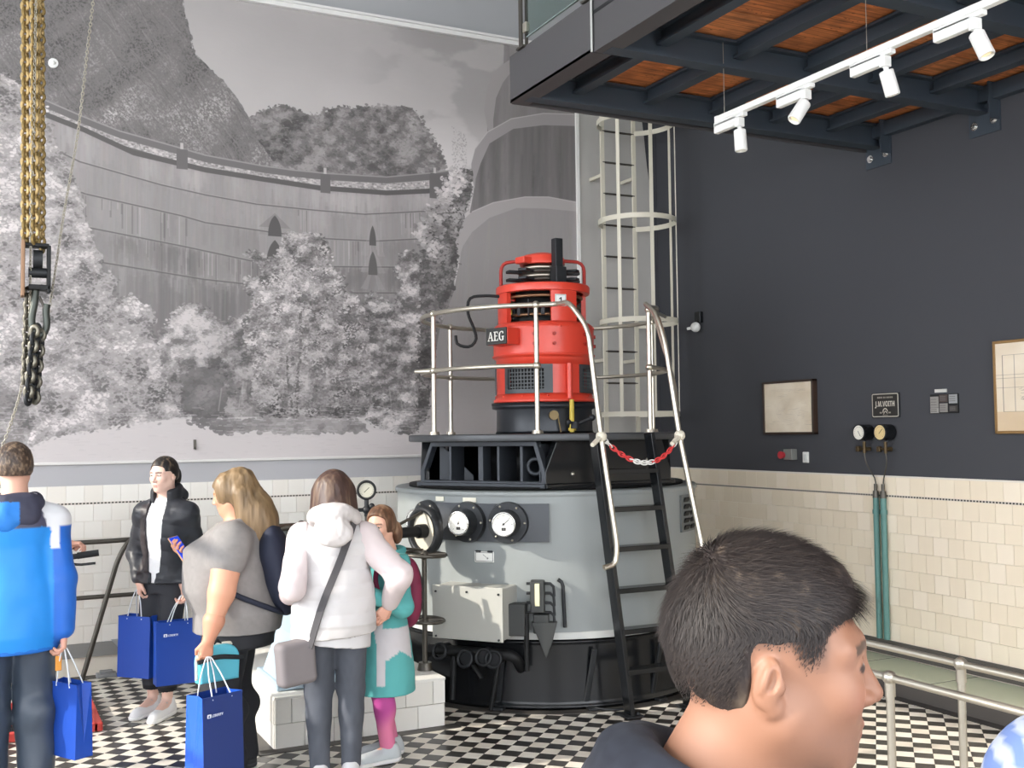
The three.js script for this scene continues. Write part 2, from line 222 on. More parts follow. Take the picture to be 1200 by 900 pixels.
const MU={
cliff:[[-0.21,5.09],[1.41,5.39],[1.43,5.09],[1.46,4.98],[1.51,4.77],[1.59,4.70],[1.66,4.63],[1.74,4.57],[1.80,4.50],[1.86,4.42],[1.93,4.31],[2.01,4.12],[2.13,3.97],[2.06,3.79],[-0.20,3.58]],
ridge:[[1.79,4.10],[1.89,4.27],[1.99,4.34],[2.10,4.40],[2.20,4.44],[2.31,4.42],[2.42,4.39],[2.49,4.38],[2.56,4.43],[2.67,4.48],[2.80,4.48],[2.93,4.52],[3.08,4.54],[3.24,4.56],[3.32,4.56],[3.40,4.48],[3.51,4.33],[3.61,4.18],[3.65,4.08],[3.58,3.96],[1.79,3.79]],
damtop:[[0.24,4.32],[0.43,4.25],[0.69,4.16],[0.95,4.08],[1.33,4.01],[1.59,3.96],[2.04,3.92],[2.31,3.91],[2.57,3.91],[3.10,3.93],[3.59,4.02],[3.71,4.05]],
deck:[[0.24,4.20],[0.43,4.14],[0.69,4.06],[1.05,3.92],[1.46,3.86],[1.59,3.84],[2.03,3.81],[2.51,3.78],[3.10,3.79],[3.63,3.86],[3.71,3.87]],
l1:[[0.36,3.95],[0.67,3.82],[1.25,3.70],[1.59,3.65],[1.99,3.61],[2.47,3.60],[2.90,3.60],[3.60,3.69]],
l2:[[0.36,3.69],[0.71,3.58],[1.41,3.47],[1.59,3.43],[2.13,3.39],[2.56,3.37],[3.00,3.38],[3.43,3.43]],
l3:[[0.42,3.41],[0.71,3.33],[1.43,3.23],[1.94,3.15],[2.61,3.14],[3.21,3.17]],
l4:[[0.48,3.15],[0.82,3.07],[1.58,2.98],[1.91,2.96],[2.78,2.93],[3.23,2.95]],
l5:[[0.72,2.85],[1.02,2.82],[1.62,2.76],[2.20,2.70]],
piers:[[1.41,5.18],[2.56,5.38],[3.54,5.55]],
outlets:[[2.14,3.53],[2.14,3.17],[2.97,3.53],[2.97,3.17]],
leftbank:[[-0.21,4.53],[0.13,4.42],[0.24,4.36],[0.38,4.29],[0.43,4.21],[0.40,4.11],[0.49,4.06],[0.46,3.99],[0.51,3.92],[0.58,3.81],[0.61,3.71],[0.66,3.61],[0.70,3.51],[0.69,3.43],[0.74,3.32],[0.79,3.17],[0.84,3.12],[0.81,3.00],[0.88,2.98],[0.94,2.94],[0.90,2.83],[0.95,2.79],[1.02,2.84],[1.09,2.79],[1.19,2.73],[1.23,2.63],[1.18,2.56],[1.27,2.45],[1.25,2.35],[1.32,2.25],[1.36,2.14],[1.40,2.03],[1.41,1.92],[1.27,1.88],[1.02,1.85],[0.78,1.81],[0.49,1.76],[0.37,1.70],[0.15,1.54],[-0.17,1.48]],
darkcorner:[[-0.18,2.26],[0.15,2.18],[0.29,2.02],[0.37,1.84],[0.32,1.71],[0.15,1.59],[-0.18,1.54]],
small:[[1.24,2.50],[1.32,2.63],[1.41,2.75],[1.50,2.79],[1.60,2.76],[1.65,2.67],[1.71,2.62],[1.79,2.66],[1.91,2.72],[1.98,2.67],[2.00,2.37],[1.99,2.03],[1.86,1.92],[1.53,1.89],[1.41,1.96],[1.30,2.22]],
smallshade:[[1.44,2.22],[1.56,2.29],[1.71,2.21],[1.76,2.03],[1.69,1.90],[1.49,1.90],[1.41,2.03]],
big:[[1.91,3.21],[1.99,3.22],[2.12,3.14],[2.20,3.26],[2.23,3.36],[2.27,3.40],[2.34,3.37],[2.43,3.41],[2.50,3.40],[2.56,3.31],[2.60,3.26],[2.60,3.14],[2.64,3.08],[2.72,3.03],[2.71,2.95],[2.83,2.87],[2.91,2.73],[2.93,2.39],[2.92,2.03],[2.88,1.89],[2.06,1.89],[1.96,2.03],[1.99,2.37],[1.92,2.50],[1.88,2.65],[1.95,2.74],[1.99,2.85],[1.91,2.93],[1.92,3.00],[2.02,3.00],[2.07,3.04],[2.02,3.14]],
trunk:[[2.32,1.88],[2.32,2.17],[2.35,2.44],[2.35,2.72],[2.33,2.93]],
trunk2:[[2.30,1.90],[2.25,2.13],[2.24,2.41]],
branch:[[2.35,2.43],[2.47,2.53],[2.55,2.63]],
right:[[2.85,2.73],[2.91,2.87],[2.97,2.95],[3.01,2.89],[3.11,2.87],[3.19,2.74],[3.19,2.90],[3.26,3.05],[3.17,3.13],[3.23,3.27],[3.31,3.31],[3.40,3.26],[3.46,3.39],[3.37,3.48],[3.40,3.56],[3.51,3.55],[3.49,3.66],[3.58,3.74],[3.58,3.84],[3.65,3.94],[3.71,4.01],[3.79,4.08],[3.90,4.07],[3.89,3.88],[3.79,3.59],[3.73,3.41],[3.75,3.23],[3.68,2.96],[3.54,2.66],[3.49,2.25],[3.45,1.90],[3.33,1.75],[3.10,1.79],[2.92,1.87],[2.84,2.10]],
ground:[[-0.18,1.50],[0.15,1.56],[0.37,1.71],[0.49,1.77],[0.78,1.82],[1.12,1.88],[1.43,1.89],[1.72,1.88],[1.99,1.86],[2.41,1.85],[2.77,1.82],[2.99,1.79],[3.14,1.76],[3.33,1.73],[3.45,1.88],[3.52,2.03],[4.97,2.11],[4.96,1.17],[-0.17,1.36]],
gshadow:[[1.43,1.89],[1.66,1.87],[1.99,1.88],[2.84,1.86],[2.91,1.79],[2.41,1.76],[1.99,1.80],[1.74,1.78],[1.62,1.83]],
t1body:[[4.05,4.47],[4.06,4.66],[4.09,4.82],[4.16,4.93],[4.22,5.07],[4.23,5.35],[5.12,5.49],[5.11,4.51],[4.05,4.39]],
t1rim:[[4.06,4.43],[4.02,4.62],[4.05,4.82],[4.11,4.97],[4.19,5.05],[4.32,5.15],[4.49,5.23],[5.12,5.39],[5.12,5.31],[4.49,5.14],[4.31,5.03],[4.21,4.90],[4.14,4.75],[4.11,4.55],[4.11,4.46]],
t2body:[[3.87,3.69],[3.91,3.88],[3.93,4.15],[4.09,4.40],[4.30,4.53],[4.62,4.61],[5.11,4.67],[5.09,3.79]],
t2rim:[[3.92,3.90],[3.89,4.03],[3.89,4.13],[3.93,4.27],[4.05,4.43],[4.29,4.58],[4.62,4.67],[5.11,4.71],[5.11,4.60],[4.62,4.56],[4.31,4.49],[4.07,4.33],[3.98,4.14],[3.93,4.00]],
t3body:[[3.77,3.26],[3.70,2.96],[3.57,2.64],[3.50,2.25],[3.47,1.92],[3.37,1.72],[5.05,1.64],[5.09,3.83],[4.29,3.80],[3.95,3.66],[3.79,3.45]],
t3rim:[[3.77,3.23],[3.73,3.31],[3.71,3.45],[3.78,3.60],[3.89,3.70],[4.10,3.80],[4.42,3.88],[4.66,3.90],[5.09,3.87],[5.09,3.79],[4.61,3.79],[4.33,3.77],[4.06,3.66],[3.89,3.52],[3.80,3.39],[3.77,3.30]],
cloud:[[3.12,4.81],[3.48,5.01],[3.81,5.17],[4.23,5.29],[4.66,5.26]],
sensor:[[0.48,4.54]],
hook:[[1.51,1.69]],
};// ---------------------------------------------------------------- the mural: a large grey photograph of a curved dam printed on the wall
{
  const X0 = -1.0, X1 = 4.95, Y0 = LEDGE, Y1 = CORNICE, S = 300, W = Math.round((X1 - X0) * S), H = Math.round((Y1 - Y0) * S), r = rng(77);
  const px = ([x, y]) => [(x - X0) * S, (Y1 - y) * S];
  const rgb = (v, a = 1) => { v = clamp(v, 0, 255); return `rgba(${Math.round(v)},${Math.round(v * 0.965)},${Math.round(v * 0.96)},${a})`; };
  const path = (c, pts, jag = 0) => { c.beginPath(); pts.forEach((p, i) => { const [x, y] = px(p); if (!i) return c.moveTo(x, y); if (jag) { const [ax, ay] = px(pts[i - 1]), n = Math.ceil(Math.hypot(x - ax, y - ay) / jag); for (let k = 1; k < n; k++) c.lineTo(mix(ax, x, k / n) + (r() - 0.5) * jag, mix(ay, y, k / n) + (r() - 0.5) * jag); } c.lineTo(x, y); }); };
  const fill = (c, pts, v, jag, a = 1) => { path(c, pts, jag); c.closePath(); c.fillStyle = rgb(v, a); c.fill(); };
  const inside = (pts, x, y) => { let q = false; for (let i = 0, j = pts.length - 1; i < pts.length; j = i++) if ((pts[i][1] > y) !== (pts[j][1] > y) && x < (pts[j][0] - pts[i][0]) * (y - pts[i][1]) / (pts[j][1] - pts[i][1]) + pts[i][0]) q = !q; return q; };
  const bounds = (pts) => pts.reduce((b, p) => [Math.min(b[0], p[0]), Math.max(b[1], p[0]), Math.min(b[2], p[1]), Math.max(b[3], p[1])], [9, -9, 9, -9]);
  const lineY = (pts, x) => { for (let i = 1; i < pts.length; i++) if (x <= pts[i][0]) return mix(pts[i - 1][1], pts[i][1], (x - pts[i - 1][0]) / (pts[i][0] - pts[i - 1][0])); return pts[pts.length - 1][1]; };
  // leafy dabs: light on their upper left, darker gaps between, after the clumps of a noise field
  function leaves(c, pts, { n = 4000, dark = 95, light = 215, size = 5, clump = 9, base = 130, spread = 0.06, warp = 0, under = 0 }) {
    const [a, b, d, e] = bounds(pts);
    if (base >= 0) fill(c, pts, base, 7);
    for (let i = 0; i < n; i++) {
      const x = mix(a, b, r()), y = mix(d, e, r()); if (!inside(pts, x + (r() - 0.5) * spread, y + (r() - 0.5) * spread)) continue;
      const f = fbm(x * clump, y * clump * 1.3, warp, 3), g = fbm(x * clump + 0.25, y * clump * 1.3 - 0.3, warp, 3), v = mix(dark, light, clamp(0.5 + (f - 0.5) * 2.0 + (g - f) * 2.6 + (r() - 0.5) * 0.5, 0, 1)) * (1 - under * smooth(2.7, 1.95, y)) + (fbm(x * 2.3, y * 2.9, warp + 3, 3) - 0.5) * 64;
      const [u, w] = px([x, y]), s = size * (0.5 + r());
      c.fillStyle = rgb(v, 0.85); c.beginPath(); c.ellipse(u, w, s, s * (0.35 + 0.4 * r()), (r() - 0.5) * 1.6, 0, 7); c.fill();
    }
  }
  const art = canvas(W, H, (c) => {
    // sky with soft cloud
    const img = c.createImageData(W, H);
    for (let y = 0; y < H; y++) for (let x = 0; x < W; x++) {
      const mx = X0 + x / S, my = Y1 - y / S, k = (y * W + x) * 4;
      let v = 188 - 14 * smooth(4.3, 5.2, my) + 20 * (fbm(mx * 1.2, my * 2.2, 4, 5) - 0.5);
      const cl = fbm(mx * 1.7 + 3, my * 3.1, 9, 5) + 0.25 * smooth(3.0, 4.2, mx) * smooth(4.4, 4.9, my); v -= 16 * smooth(0.56, 0.66, cl) * smooth(2.6, 3.6, mx);
      v += 22 * smooth(4.7, 4.1, my) * smooth(2.6, 3.6, mx);
      v = clamp(v, 0, 255); img.data[k] = v; img.data[k + 1] = v * 0.972; img.data[k + 2] = v * 0.965; img.data[k + 3] = 255;
    }
    c.putImageData(img, 0, 0);
    // wooded hill behind, then the rock face on the left
    fill(c, MU.ridge, 122, 6); leaves(c, MU.ridge, { n: 15000, dark: 92, light: 158, size: 3.6, clump: 11, base: -1 });
    const cliff = [[X0, Y1], ...MU.cliff.slice(1, -1), [X0, 3.4]];
    fill(c, cliff, 118, 8);
    c.save(); path(c, cliff, 0); c.closePath(); c.clip();
    for (let i = 0; i < 48000; i++) {
      const x = mix(X0, 2.15, r()), y = mix(3.5, Y1, r()), f = fbm(x * 2.2 + y * 1.6, (x - y) * 4.5, 2, 4), low = smooth(4.6, 4.0, y - (x - 1) * 0.15), g = fbm(x * 9, y * 9, 6, 3);
      const v = mix(78, 150, clamp(0.5 + (f - 0.52) * 3.2, 0, 1)) + low * 95 * g * g * 1.4 + (r() - 0.5) * 46 - 40 * smooth(0.1, -0.6, x) * smooth(4.2, 5.0, y);
      const [u, w] = px([x, y]), L = 1.5 + r() * 4.5;
      c.strokeStyle = rgb(v, 0.5); c.lineWidth = 1 + r() * 3.5; c.beginPath(); c.moveTo(u, w); const q = fbm(x * 3, y * 3, 8, 2); c.lineTo(u + L * (0.2 + 1.1 * (q - 0.3)), w + L * (0.55 + (r() - 0.5) * 1.1)); c.stroke();
    }
    for (let i = 0; i < 200; i++) { let x = mix(-0.3, 1.9, r()), y = mix(3.9, 5.2, r()); c.strokeStyle = rgb(r() < 0.5 ? 165 : 74, 0.2); c.lineWidth = 1 + r() * 2.2; c.beginPath(); c.moveTo(...px([x, y])); for (let k = 0; k < 7; k++) { x += 0.02 + r() * 0.03; y -= 0.02 + r() * 0.05; c.lineTo(...px([x, y])); } c.stroke(); }
    c.restore();
    // dam wall
    const right = 3.72, dam = [...MU.deck.filter((p) => p[0] < right), [right, 1.9], [0.2, 1.9]];
    fill(c, dam, 148, 0);
    c.save(); path(c, dam, 0); c.closePath(); c.clip();
    const lifts = [MU.deck, MU.l1, MU.l2, MU.l3, MU.l4];
    for (let i = 0; i < 9000; i++) {
      const x = mix(0.2, right, r()), k = Math.floor(r() * 5), yt = lineY(lifts[k], x), yb = k < 4 ? lineY(lifts[k + 1], x) : 2.0, t = r() * r(), f = fbm(x * 6, k * 3.1, 5, 4);
      const tone = [166, 156, 141, 126, 118][k] + (f - 0.5) * 46 + (r() - 0.5) * 18; const y0 = mix(yt, yb, t * 0.6), len = (yt - yb) * (0.15 + 0.85 * r());
      c.strokeStyle = rgb(tone, 0.22); c.lineWidth = 2 + r() * 8; c.beginPath(); c.moveTo(...px([x, y0])); c.lineTo(...px([x + (r() - 0.5) * 0.01, y0 - len])); c.stroke();
    }
    for (let i = 0; i < 420; i++) { const x = mix(0.4, right, r()), k = 1 + Math.floor(r() * 3), f = fbm(x * 3, k * 7.7, 1, 3); if (f < 0.5) continue; const y = lineY(lifts[k], x) - 0.01, L = 0.05 + 0.22 * r(); c.strokeStyle = rgb(r() < 0.55 ? 92 : 186, 0.35); c.lineWidth = 1 + r() * 3; c.beginPath(); c.moveTo(...px([x, y])); c.lineTo(...px([x, y - L])); c.stroke(); }
    c.restore();
    for (const [k, l] of lifts.slice(1).entries()) for (const [o, v, w] of [[0.006, 168 - k * 8, 3], [0, 84, 3.2]]) { path(c, l.map(([x, y]) => [x, y + o])); c.lineTo(...px([right, l[l.length - 1][1] + o])); c.strokeStyle = rgb(v, 0.7); c.lineWidth = w; c.stroke(); }
    // walkway: top beam, bright gaps, piers and deck
    const band = (top, o0, o1, v) => { fill(c, [...top.map(([x, y]) => [x, y + o0]), ...[...top].reverse().map(([x, y]) => [x, y + o1])], v, 0); };
    const dt = MU.damtop.filter((p) => p[0] < right), gap = dt.map(([x, y]) => [x, mix(y, lineY(MU.deck, x), 0.35)]), low = dt.map(([x, y]) => [x, mix(y, lineY(MU.deck, x), 0.8)]);
    fill(c, [...dt, ...[...MU.deck.filter((p) => p[0] < right)].reverse()], 104, 0);
    path(c, [...gap, ...[...low].reverse()]); c.closePath(); c.fillStyle = rgb(176); c.fill();
    c.save(); c.clip(); for (let i = 0; i < 1500; i++) { const x = mix(0.3, right, r()), [u, w] = px([x, mix(lineY(gap, x), lineY(low, x), r())]); c.fillStyle = rgb(110 + r() * 120, 0.6); c.fillRect(u, w, 3 + r() * 6, 2 + r() * 3); } c.restore();
    band(dt, 0, -0.05, 112); band(dt, 0.012, 0, 150); band(MU.deck.filter((p) => p[0] < right), 0.03, -0.012, 92);
    for (const [x] of MU.piers) { const a = lineY(dt, x), b = lineY(MU.deck, x); fill(c, [[x - 0.04, a], [x + 0.045, a], [x + 0.045, b - 0.03], [x - 0.04, b - 0.03]], 106, 0); fill(c, [[x - 0.012, a + 0.05], [x + 0.012, a + 0.05], [x + 0.012, a], [x - 0.012, a]], 190, 0); }
    fill(c, [[3.49, 4.0], [right, 4.02], [right, 3.79], [3.49, 3.79]], 106, 0);
    // pointed outlets with pale streaks below
    const arch = (x, y, w, h, v) => { c.beginPath(); c.moveTo(...px([x - w, y - h])); c.quadraticCurveTo(...px([x - w, y - h * 0.3]), ...px([x, y])); c.quadraticCurveTo(...px([x + w, y - h * 0.3]), ...px([x + w, y - h])); c.closePath(); c.fillStyle = rgb(v); c.fill(); };
    const [o1, o2, o3, o4] = MU.outlets;
    fill(c, [[o1[0] - 0.13, o1[1] - 0.1], [o1[0], o1[1] + 0.02], [o1[0] + 0.13, o1[1] - 0.1]], 112, 0, 0.4);
    arch(o1[0], o1[1], 0.055, 0.17, 86); arch(o1[0], o1[1] - 0.2, 0.07, 0.22, 88);
    fill(c, [[o1[0] - 0.13, o1[1] - 0.16], [o1[0] - 0.06, o1[1] - 0.16], [o1[0] - 0.07, o1[1] - 0.38], [o1[0] - 0.12, o1[1] - 0.38]], 160, 0, 0.5);
    for (const [o, h] of [[o3, 0.28], [[o3[0], o3[1] - 0.2], 0.22], [o4, 0.2]]) for (const s of [-1, 1]) fill(c, [[o[0], o[1]], [o[0] + s * 0.11, o[1] - h], [o[0] + s * 0.045, o[1] - h]], 168, 3, 0.32);
    arch(o3[0], o3[1] - 0.02, 0.03, 0.17, 92); arch(o3[0], o3[1] - 0.24, 0.04, 0.2, 96);
    // round tower of stacked drums on the right
    const shade = (pts, v0, v1, streak) => { fill(c, pts, (v0 + v1) / 2, 0); const [a, b, d, e] = bounds(pts); c.save(); path(c, pts); c.closePath(); c.clip(); for (let i = 0; i < 2600; i++) { const x = mix(a, b, r()), y = mix(d, e, r()), k = (x - a) / (b - a), f = fbm(x * 14, y * 1.2, 3, 4); c.strokeStyle = rgb(mix(v0, v1, k) + (f - 0.5) * streak, 0.2); c.lineWidth = 2 + r() * 6; const [u, w] = px([x, y]), L = 12 + r() * 70; c.beginPath(); c.moveTo(u, w); c.lineTo(u - L * 0.12 * (1 - k), w + L); c.stroke(); } c.restore(); };
    const clipX = (pts) => pts.map(([x, y]) => [Math.min(x, X1 + 0.1), y]);
    shade(clipX(MU.t1body), 138, 130, 60); fill(c, clipX(MU.t1rim), 164, 0); fill(c, [[4.28, 5.25], [4.42, 5.25], [4.42, 5.12], [4.28, 5.0]], 142, 0);
    shade(clipX(MU.t2body), 126, 112, 76); fill(c, clipX(MU.t2rim), 160, 0);
    shade(clipX(MU.t3body), 158, 150, 22); fill(c, clipX(MU.t3rim), 172, 0);
    for (const l of [MU.t2rim.slice(3, 8), MU.t3rim.slice(4, 9)]) { path(c, clipX(l)); c.strokeStyle = rgb(196, 0.9); c.lineWidth = 2.5; c.stroke(); }
    // ground and trees
    { const gr = c.createLinearGradient(0, px([0, 2.5])[1], 0, H); gr.addColorStop(0, rgb(168, 0)); gr.addColorStop(0.6, rgb(180, 0.8)); gr.addColorStop(1, rgb(190, 1)); c.fillStyle = gr; const [gx, gy] = px([3.3, 2.5]); c.fillRect(gx, gy, W - gx, H - gy); }
    fill(c, [[X0, 1.5], [X0, 1.9], ...MU.ground.slice(1, 14), [3.6, 1.5]], 202, 5);
    leaves(c, [[X0, 4.6], [X0, 1.6], ...[...MU.leftbank].reverse().slice(1)], { n: 42000, dark: 104, light: 216, size: 3.2, clump: 8, base: 164 });
    fill(c, MU.darkcorner, 84, 14, 0.35);
    leaves(c, MU.right, { n: 16000, dark: 72, light: 160, size: 3.6, clump: 9, base: 92 });
    const rl = MU.right.filter((p) => p[0] < 3.42), rightLight = [...rl, [3.3, 2.0], [2.95, 1.95]]; leaves(c, rightLight, { n: 15000, dark: 100, light: 216, size: 3.4, clump: 11, base: -1, warp: 4 });
    for (let i = 0; i < 9; i++) { const q = MU.right[12 + i], s = 0.12; leaves(c, [[q[0] - s * 0.4, q[1]], [q[0] + s * 0.3, q[1] + s * 0.6], [q[0] + s * 1.2, q[1] - s * 0.2], [q[0] + s * 0.6, q[1] - s]], { n: 160, dark: 130, light: 214, size: 5, base: -1 }); }
    leaves(c, MU.small, { n: 15000, dark: 100, light: 206, size: 3.2, clump: 10, base: 140, warp: 2, under: 0.24 });
    leaves(c, MU.smallshade, { n: 800, dark: 92, light: 130, size: 5, base: 104, clump: 5 });
    leaves(c, MU.big, { n: 34000, dark: 96, light: 210, size: 3.2, clump: 10, base: 138, warp: 7, under: 0.2 });
    for (const [l, w] of [[MU.trunk, 7], [MU.trunk2, 5], [MU.branch, 3]]) { path(c, l, 5); c.strokeStyle = rgb(88, 0.85); c.lineWidth = w; c.stroke(); }
    for (let i = 0; i < 16; i++) { const x = mix(1.3, 3.4, r()), y = mix(2.0, 2.2, r()); c.strokeStyle = rgb(r() < 0.6 ? 88 : 180, 0.4); c.lineWidth = 1.5 + r() * 2; c.beginPath(); c.moveTo(...px([x, y - 0.1])); c.lineTo(...px([x + (r() - 0.5) * 0.06, y + 0.08])); c.stroke(); }
    leaves(c, MU.big.map(([x, y]) => [x, y]), { n: 8000, dark: 112, light: 214, size: 2.8, clump: 12, base: -1, warp: 11, under: 0.2 });
    leaves(c, MU.gshadow, { n: 1500, dark: 112, light: 158, size: 6, base: 134, clump: 6 });
    for (let i = 0; i < 500; i++) { const x = mix(0, 3.5, r()), y = mix(1.6, 2.0, r()); c.fillStyle = rgb(r() < 0.5 ? 190 : 208, 0.4); c.fillRect(...px([x, y]), 6 + r() * 20, 2); }
    for (let i = 0; i < 260; i++) { const x = mix(3.48, 3.62, r()), y = mix(4.05, 4.45, r()) - (x - 3.5) * 0.5; const [u, w] = px([x + 0.22, y]); c.fillStyle = rgb(150 + r() * 50, 0.7); c.fillRect(u, w, 3, 3); }
  });
  const g = new THREE.BoxGeometry(X1 - X0, Y1 - Y0, 0.006).translate((X0 + X1) / 2, (Y0 + Y1) / 2, ZW + 0.003);
  solo('mural', g, mat('#ffffff', 0.55, 0, { map: art }), 'huge grey photographic mural of a curved dam, trees and cliffs covering the back wall', 'mural');
  solo('white_disc', [disc(0.035, 0.02, V(0.48, 4.54, ZW + 0.016), V(0, 0, 1)), ball(0.018, 0.48, 4.54, ZW + 0.024, 12)], M.white, 'small round white disc stuck on the cliff part of the mural', 'disc');
  solo('wall_hook', [box(0.02, 0.075, 0.012, 1.51, 1.69, ZW + 0.012), rod(V(1.51, 1.665, ZW + 0.012), V(1.51, 1.655, ZW + 0.05), 0.006, 8)], M.steelDark, 'tiny dark hook fixed low on the pale bottom of the mural', 'hook');
}
// ---------------------------------------------------------------- the turbine set
const MC = V(3.755, 0, -7.036);
const at = (deg, r, y) => V(Math.sin(deg * R) * r, y, Math.cos(deg * R) * r);
const world = (deg, r, y) => at(deg, r, y).add(MC);
const dirOf = (deg) => V(Math.sin(deg * R), 0, Math.cos(deg * R));
// geometry built facing +z at the origin, put on the machine's side at an angle, radius and height
const onSide = (g, deg, r, y) => turned(g, 0, deg * R, 0, Math.sin(deg * R) * r, y, Math.cos(deg * R) * r);
{
  const t = thing('turbine_generator', 'tall red and grey turbine generator on a round black base', 'generator', [MC.x, 0, MC.z]);
  part('base_drum', lathe([[0, 0], [1.115, 0], [1.115, 0.03], [1.085, 0.05], [1.08, 0.4], [1.1, 0.415], [1.1, 0.44], [0, 0.44]], 96), M.black, t, 'black round base drum');
  const housing = part('housing', lathe([[0, 0.44], [1.095, 0.44], [1.1, 0.45], [1.1, 0.485], [1.087, 0.495], [1.085, 1.335], [1.1, 1.345], [1.1, 1.365], [1.09, 1.375], [0, 1.375]], 96), M.greyPaint, t, 'light grey cylindrical housing');
  part('rim_band', ringWall(1.09, 1.106, 0.442, 0.485, 0, Math.PI * 2, 96), M.greyLight, housing);
  // bolted stiffening strips on the black base
  for (const a of [-14, 12, 40, -44]) part('base_rib', [onSide(turned(rbox(0.035, 0.36, 0.02), 0.12, 0, -0.14), a, 1.1, 0.2), onSide(rbox(0.07, 0.02, 0.08), a, 1.13, 0.012)], M.iron, t);
  // gauge panel
  const gp = part('gauge_panel', ringWall(1.088, 1.112, 1.055, 1.297, -76 * R, -27 * R, 40), mat('#4d5055', 0.45, 0.3), t, 'dark curved gauge panel');
  const dial = (ang) => canvas(256, 256, (c) => {
    c.fillStyle = '#f1efe8'; c.fillRect(0, 0, 256, 256); c.translate(128, 128); c.strokeStyle = '#2a2a2a'; c.fillStyle = '#2a2a2a';
    for (let i = 0; i <= 30; i++) { const a = (135 + i * 9) * R, L = i % 5 ? 10 : 20; c.lineWidth = i % 5 ? 2 : 4; c.beginPath(); c.moveTo(Math.cos(a) * 108, Math.sin(a) * 108); c.lineTo(Math.cos(a) * (108 - L), Math.sin(a) * (108 - L)); c.stroke(); }
    c.lineWidth = 7; c.beginPath(); c.moveTo(-Math.cos(ang) * 24, -Math.sin(ang) * 24); c.lineTo(Math.cos(ang) * 82, Math.sin(ang) * 82); c.stroke(); c.beginPath(); c.arc(0, 0, 13, 0, 7); c.fill();
    c.fillRect(-26, 40, 52, 34); c.clearRect; c.fillStyle = '#8b8a86'; c.fillRect(-14, 52, 28, 6);
  });
  [[-73, 1], [-55, -1.2], [-40.5, -0.7]].forEach(([a, ang]) => {
    const g = part('gauge', [onSide(turned(cyl(0.128, 0.134, 0.03, 0, 0, 0, 40), Math.PI / 2, 0, 0), a, 1.125, 1.178), onSide(turned(cyl(0.078, 0.088, 0.1, 0, 0, 0, 36), Math.PI / 2, 0, 0), a, 1.18, 1.178)], mat('#3a3c3f', 0.35, 0.5), t, 'round pressure gauge');
    part('gauge_ring', onSide(new THREE.TorusGeometry(0.072, 0.006, 10, 36), a, 1.232, 1.178), M.chrome, g);
    part('gauge_face', onSide(new THREE.CircleGeometry(0.07, 36), a, 1.2325, 1.178), mat('#ffffff', 0.4, 0, { map: dial(ang) }), g);
    for (let k = 0; k < 6; k++) part('bolt', onSide(ball(0.008, Math.cos(k) * 0.113, Math.sin(k) * 0.113, 0.016, 8), a, 1.125, 1.178), M.steel, g);
  });
  for (const [a, y, w] of [[-68, 1.32, 0.075], [-55, 1.318, 0.1]]) part('label_plate', onSide(rbox(w, 0.03, 0.006, 0, 0, 0, 0.002), a, 1.09, y), mat('#e4e0cf', 0.5), t, 'small cream label plate');
  const tag1 = canvas(256, 128, (c) => { c.fillStyle = '#e6e6e2'; c.fillRect(0, 0, 256, 128); c.strokeStyle = '#33363a'; c.lineWidth = 6; c.strokeRect(6, 6, 244, 116); c.lineWidth = 5; c.beginPath(); c.moveTo(110, 30); c.lineTo(185, 90); c.moveTo(185, 90); c.lineTo(160, 88); c.moveTo(185, 90); c.lineTo(180, 64); c.stroke(); c.fillRect(196, 60, 26, 26); });
  const pl = part('data_plate', onSide(rbox(0.135, 0.068, 0.006, 0, 0, 0, 0.002), -49.5, 1.09, 0.955), M.white, t, 'small white data plate');
  part('data_print', onSide(new THREE.PlaneGeometry(0.125, 0.06), -49.5, 1.0936, 0.955), mat('#ffffff', 0.5, 0, { map: tag1 }), pl);
  for (const x of [-0.042, 0.042]) part('plate_clip', onSide(rbox(0.04, 0.012, 0.012, x, 0.036, 0.004), -49.5, 1.09, 0.955), M.iron, pl);
  // louvred vent on the right flank
  const vf = part('vent_grille', ringWall(1.086, 1.1, 1.06, 1.31, 29 * R, 43 * R, 16), mat('#6b6f70', 0.5, 0.2), t, 'grey louvred vent');
  for (let j = 0; j < 5; j++) for (const k of [0, 1]) part('louvre', onSide(turned(rbox(0.085, 0.034, 0.012, 0, 0, 0, 0.003), 0.5, 0, 0), 32.8 + k * 6.4, 1.103, 1.09 + j * 0.047), M.ironDark, vf);
  // cast iron bearing bracket between housing and platform
  const br = part('bearing_bracket', [lathe([[0, 1.375], [1.0, 1.375], [1.0, 1.395], [0, 1.395]], 72), lathe([[0, 1.39], [0.5, 1.39], [0.46, 1.7], [0, 1.7]], 48)], M.ironDark, t, 'black cast iron bearing bracket');
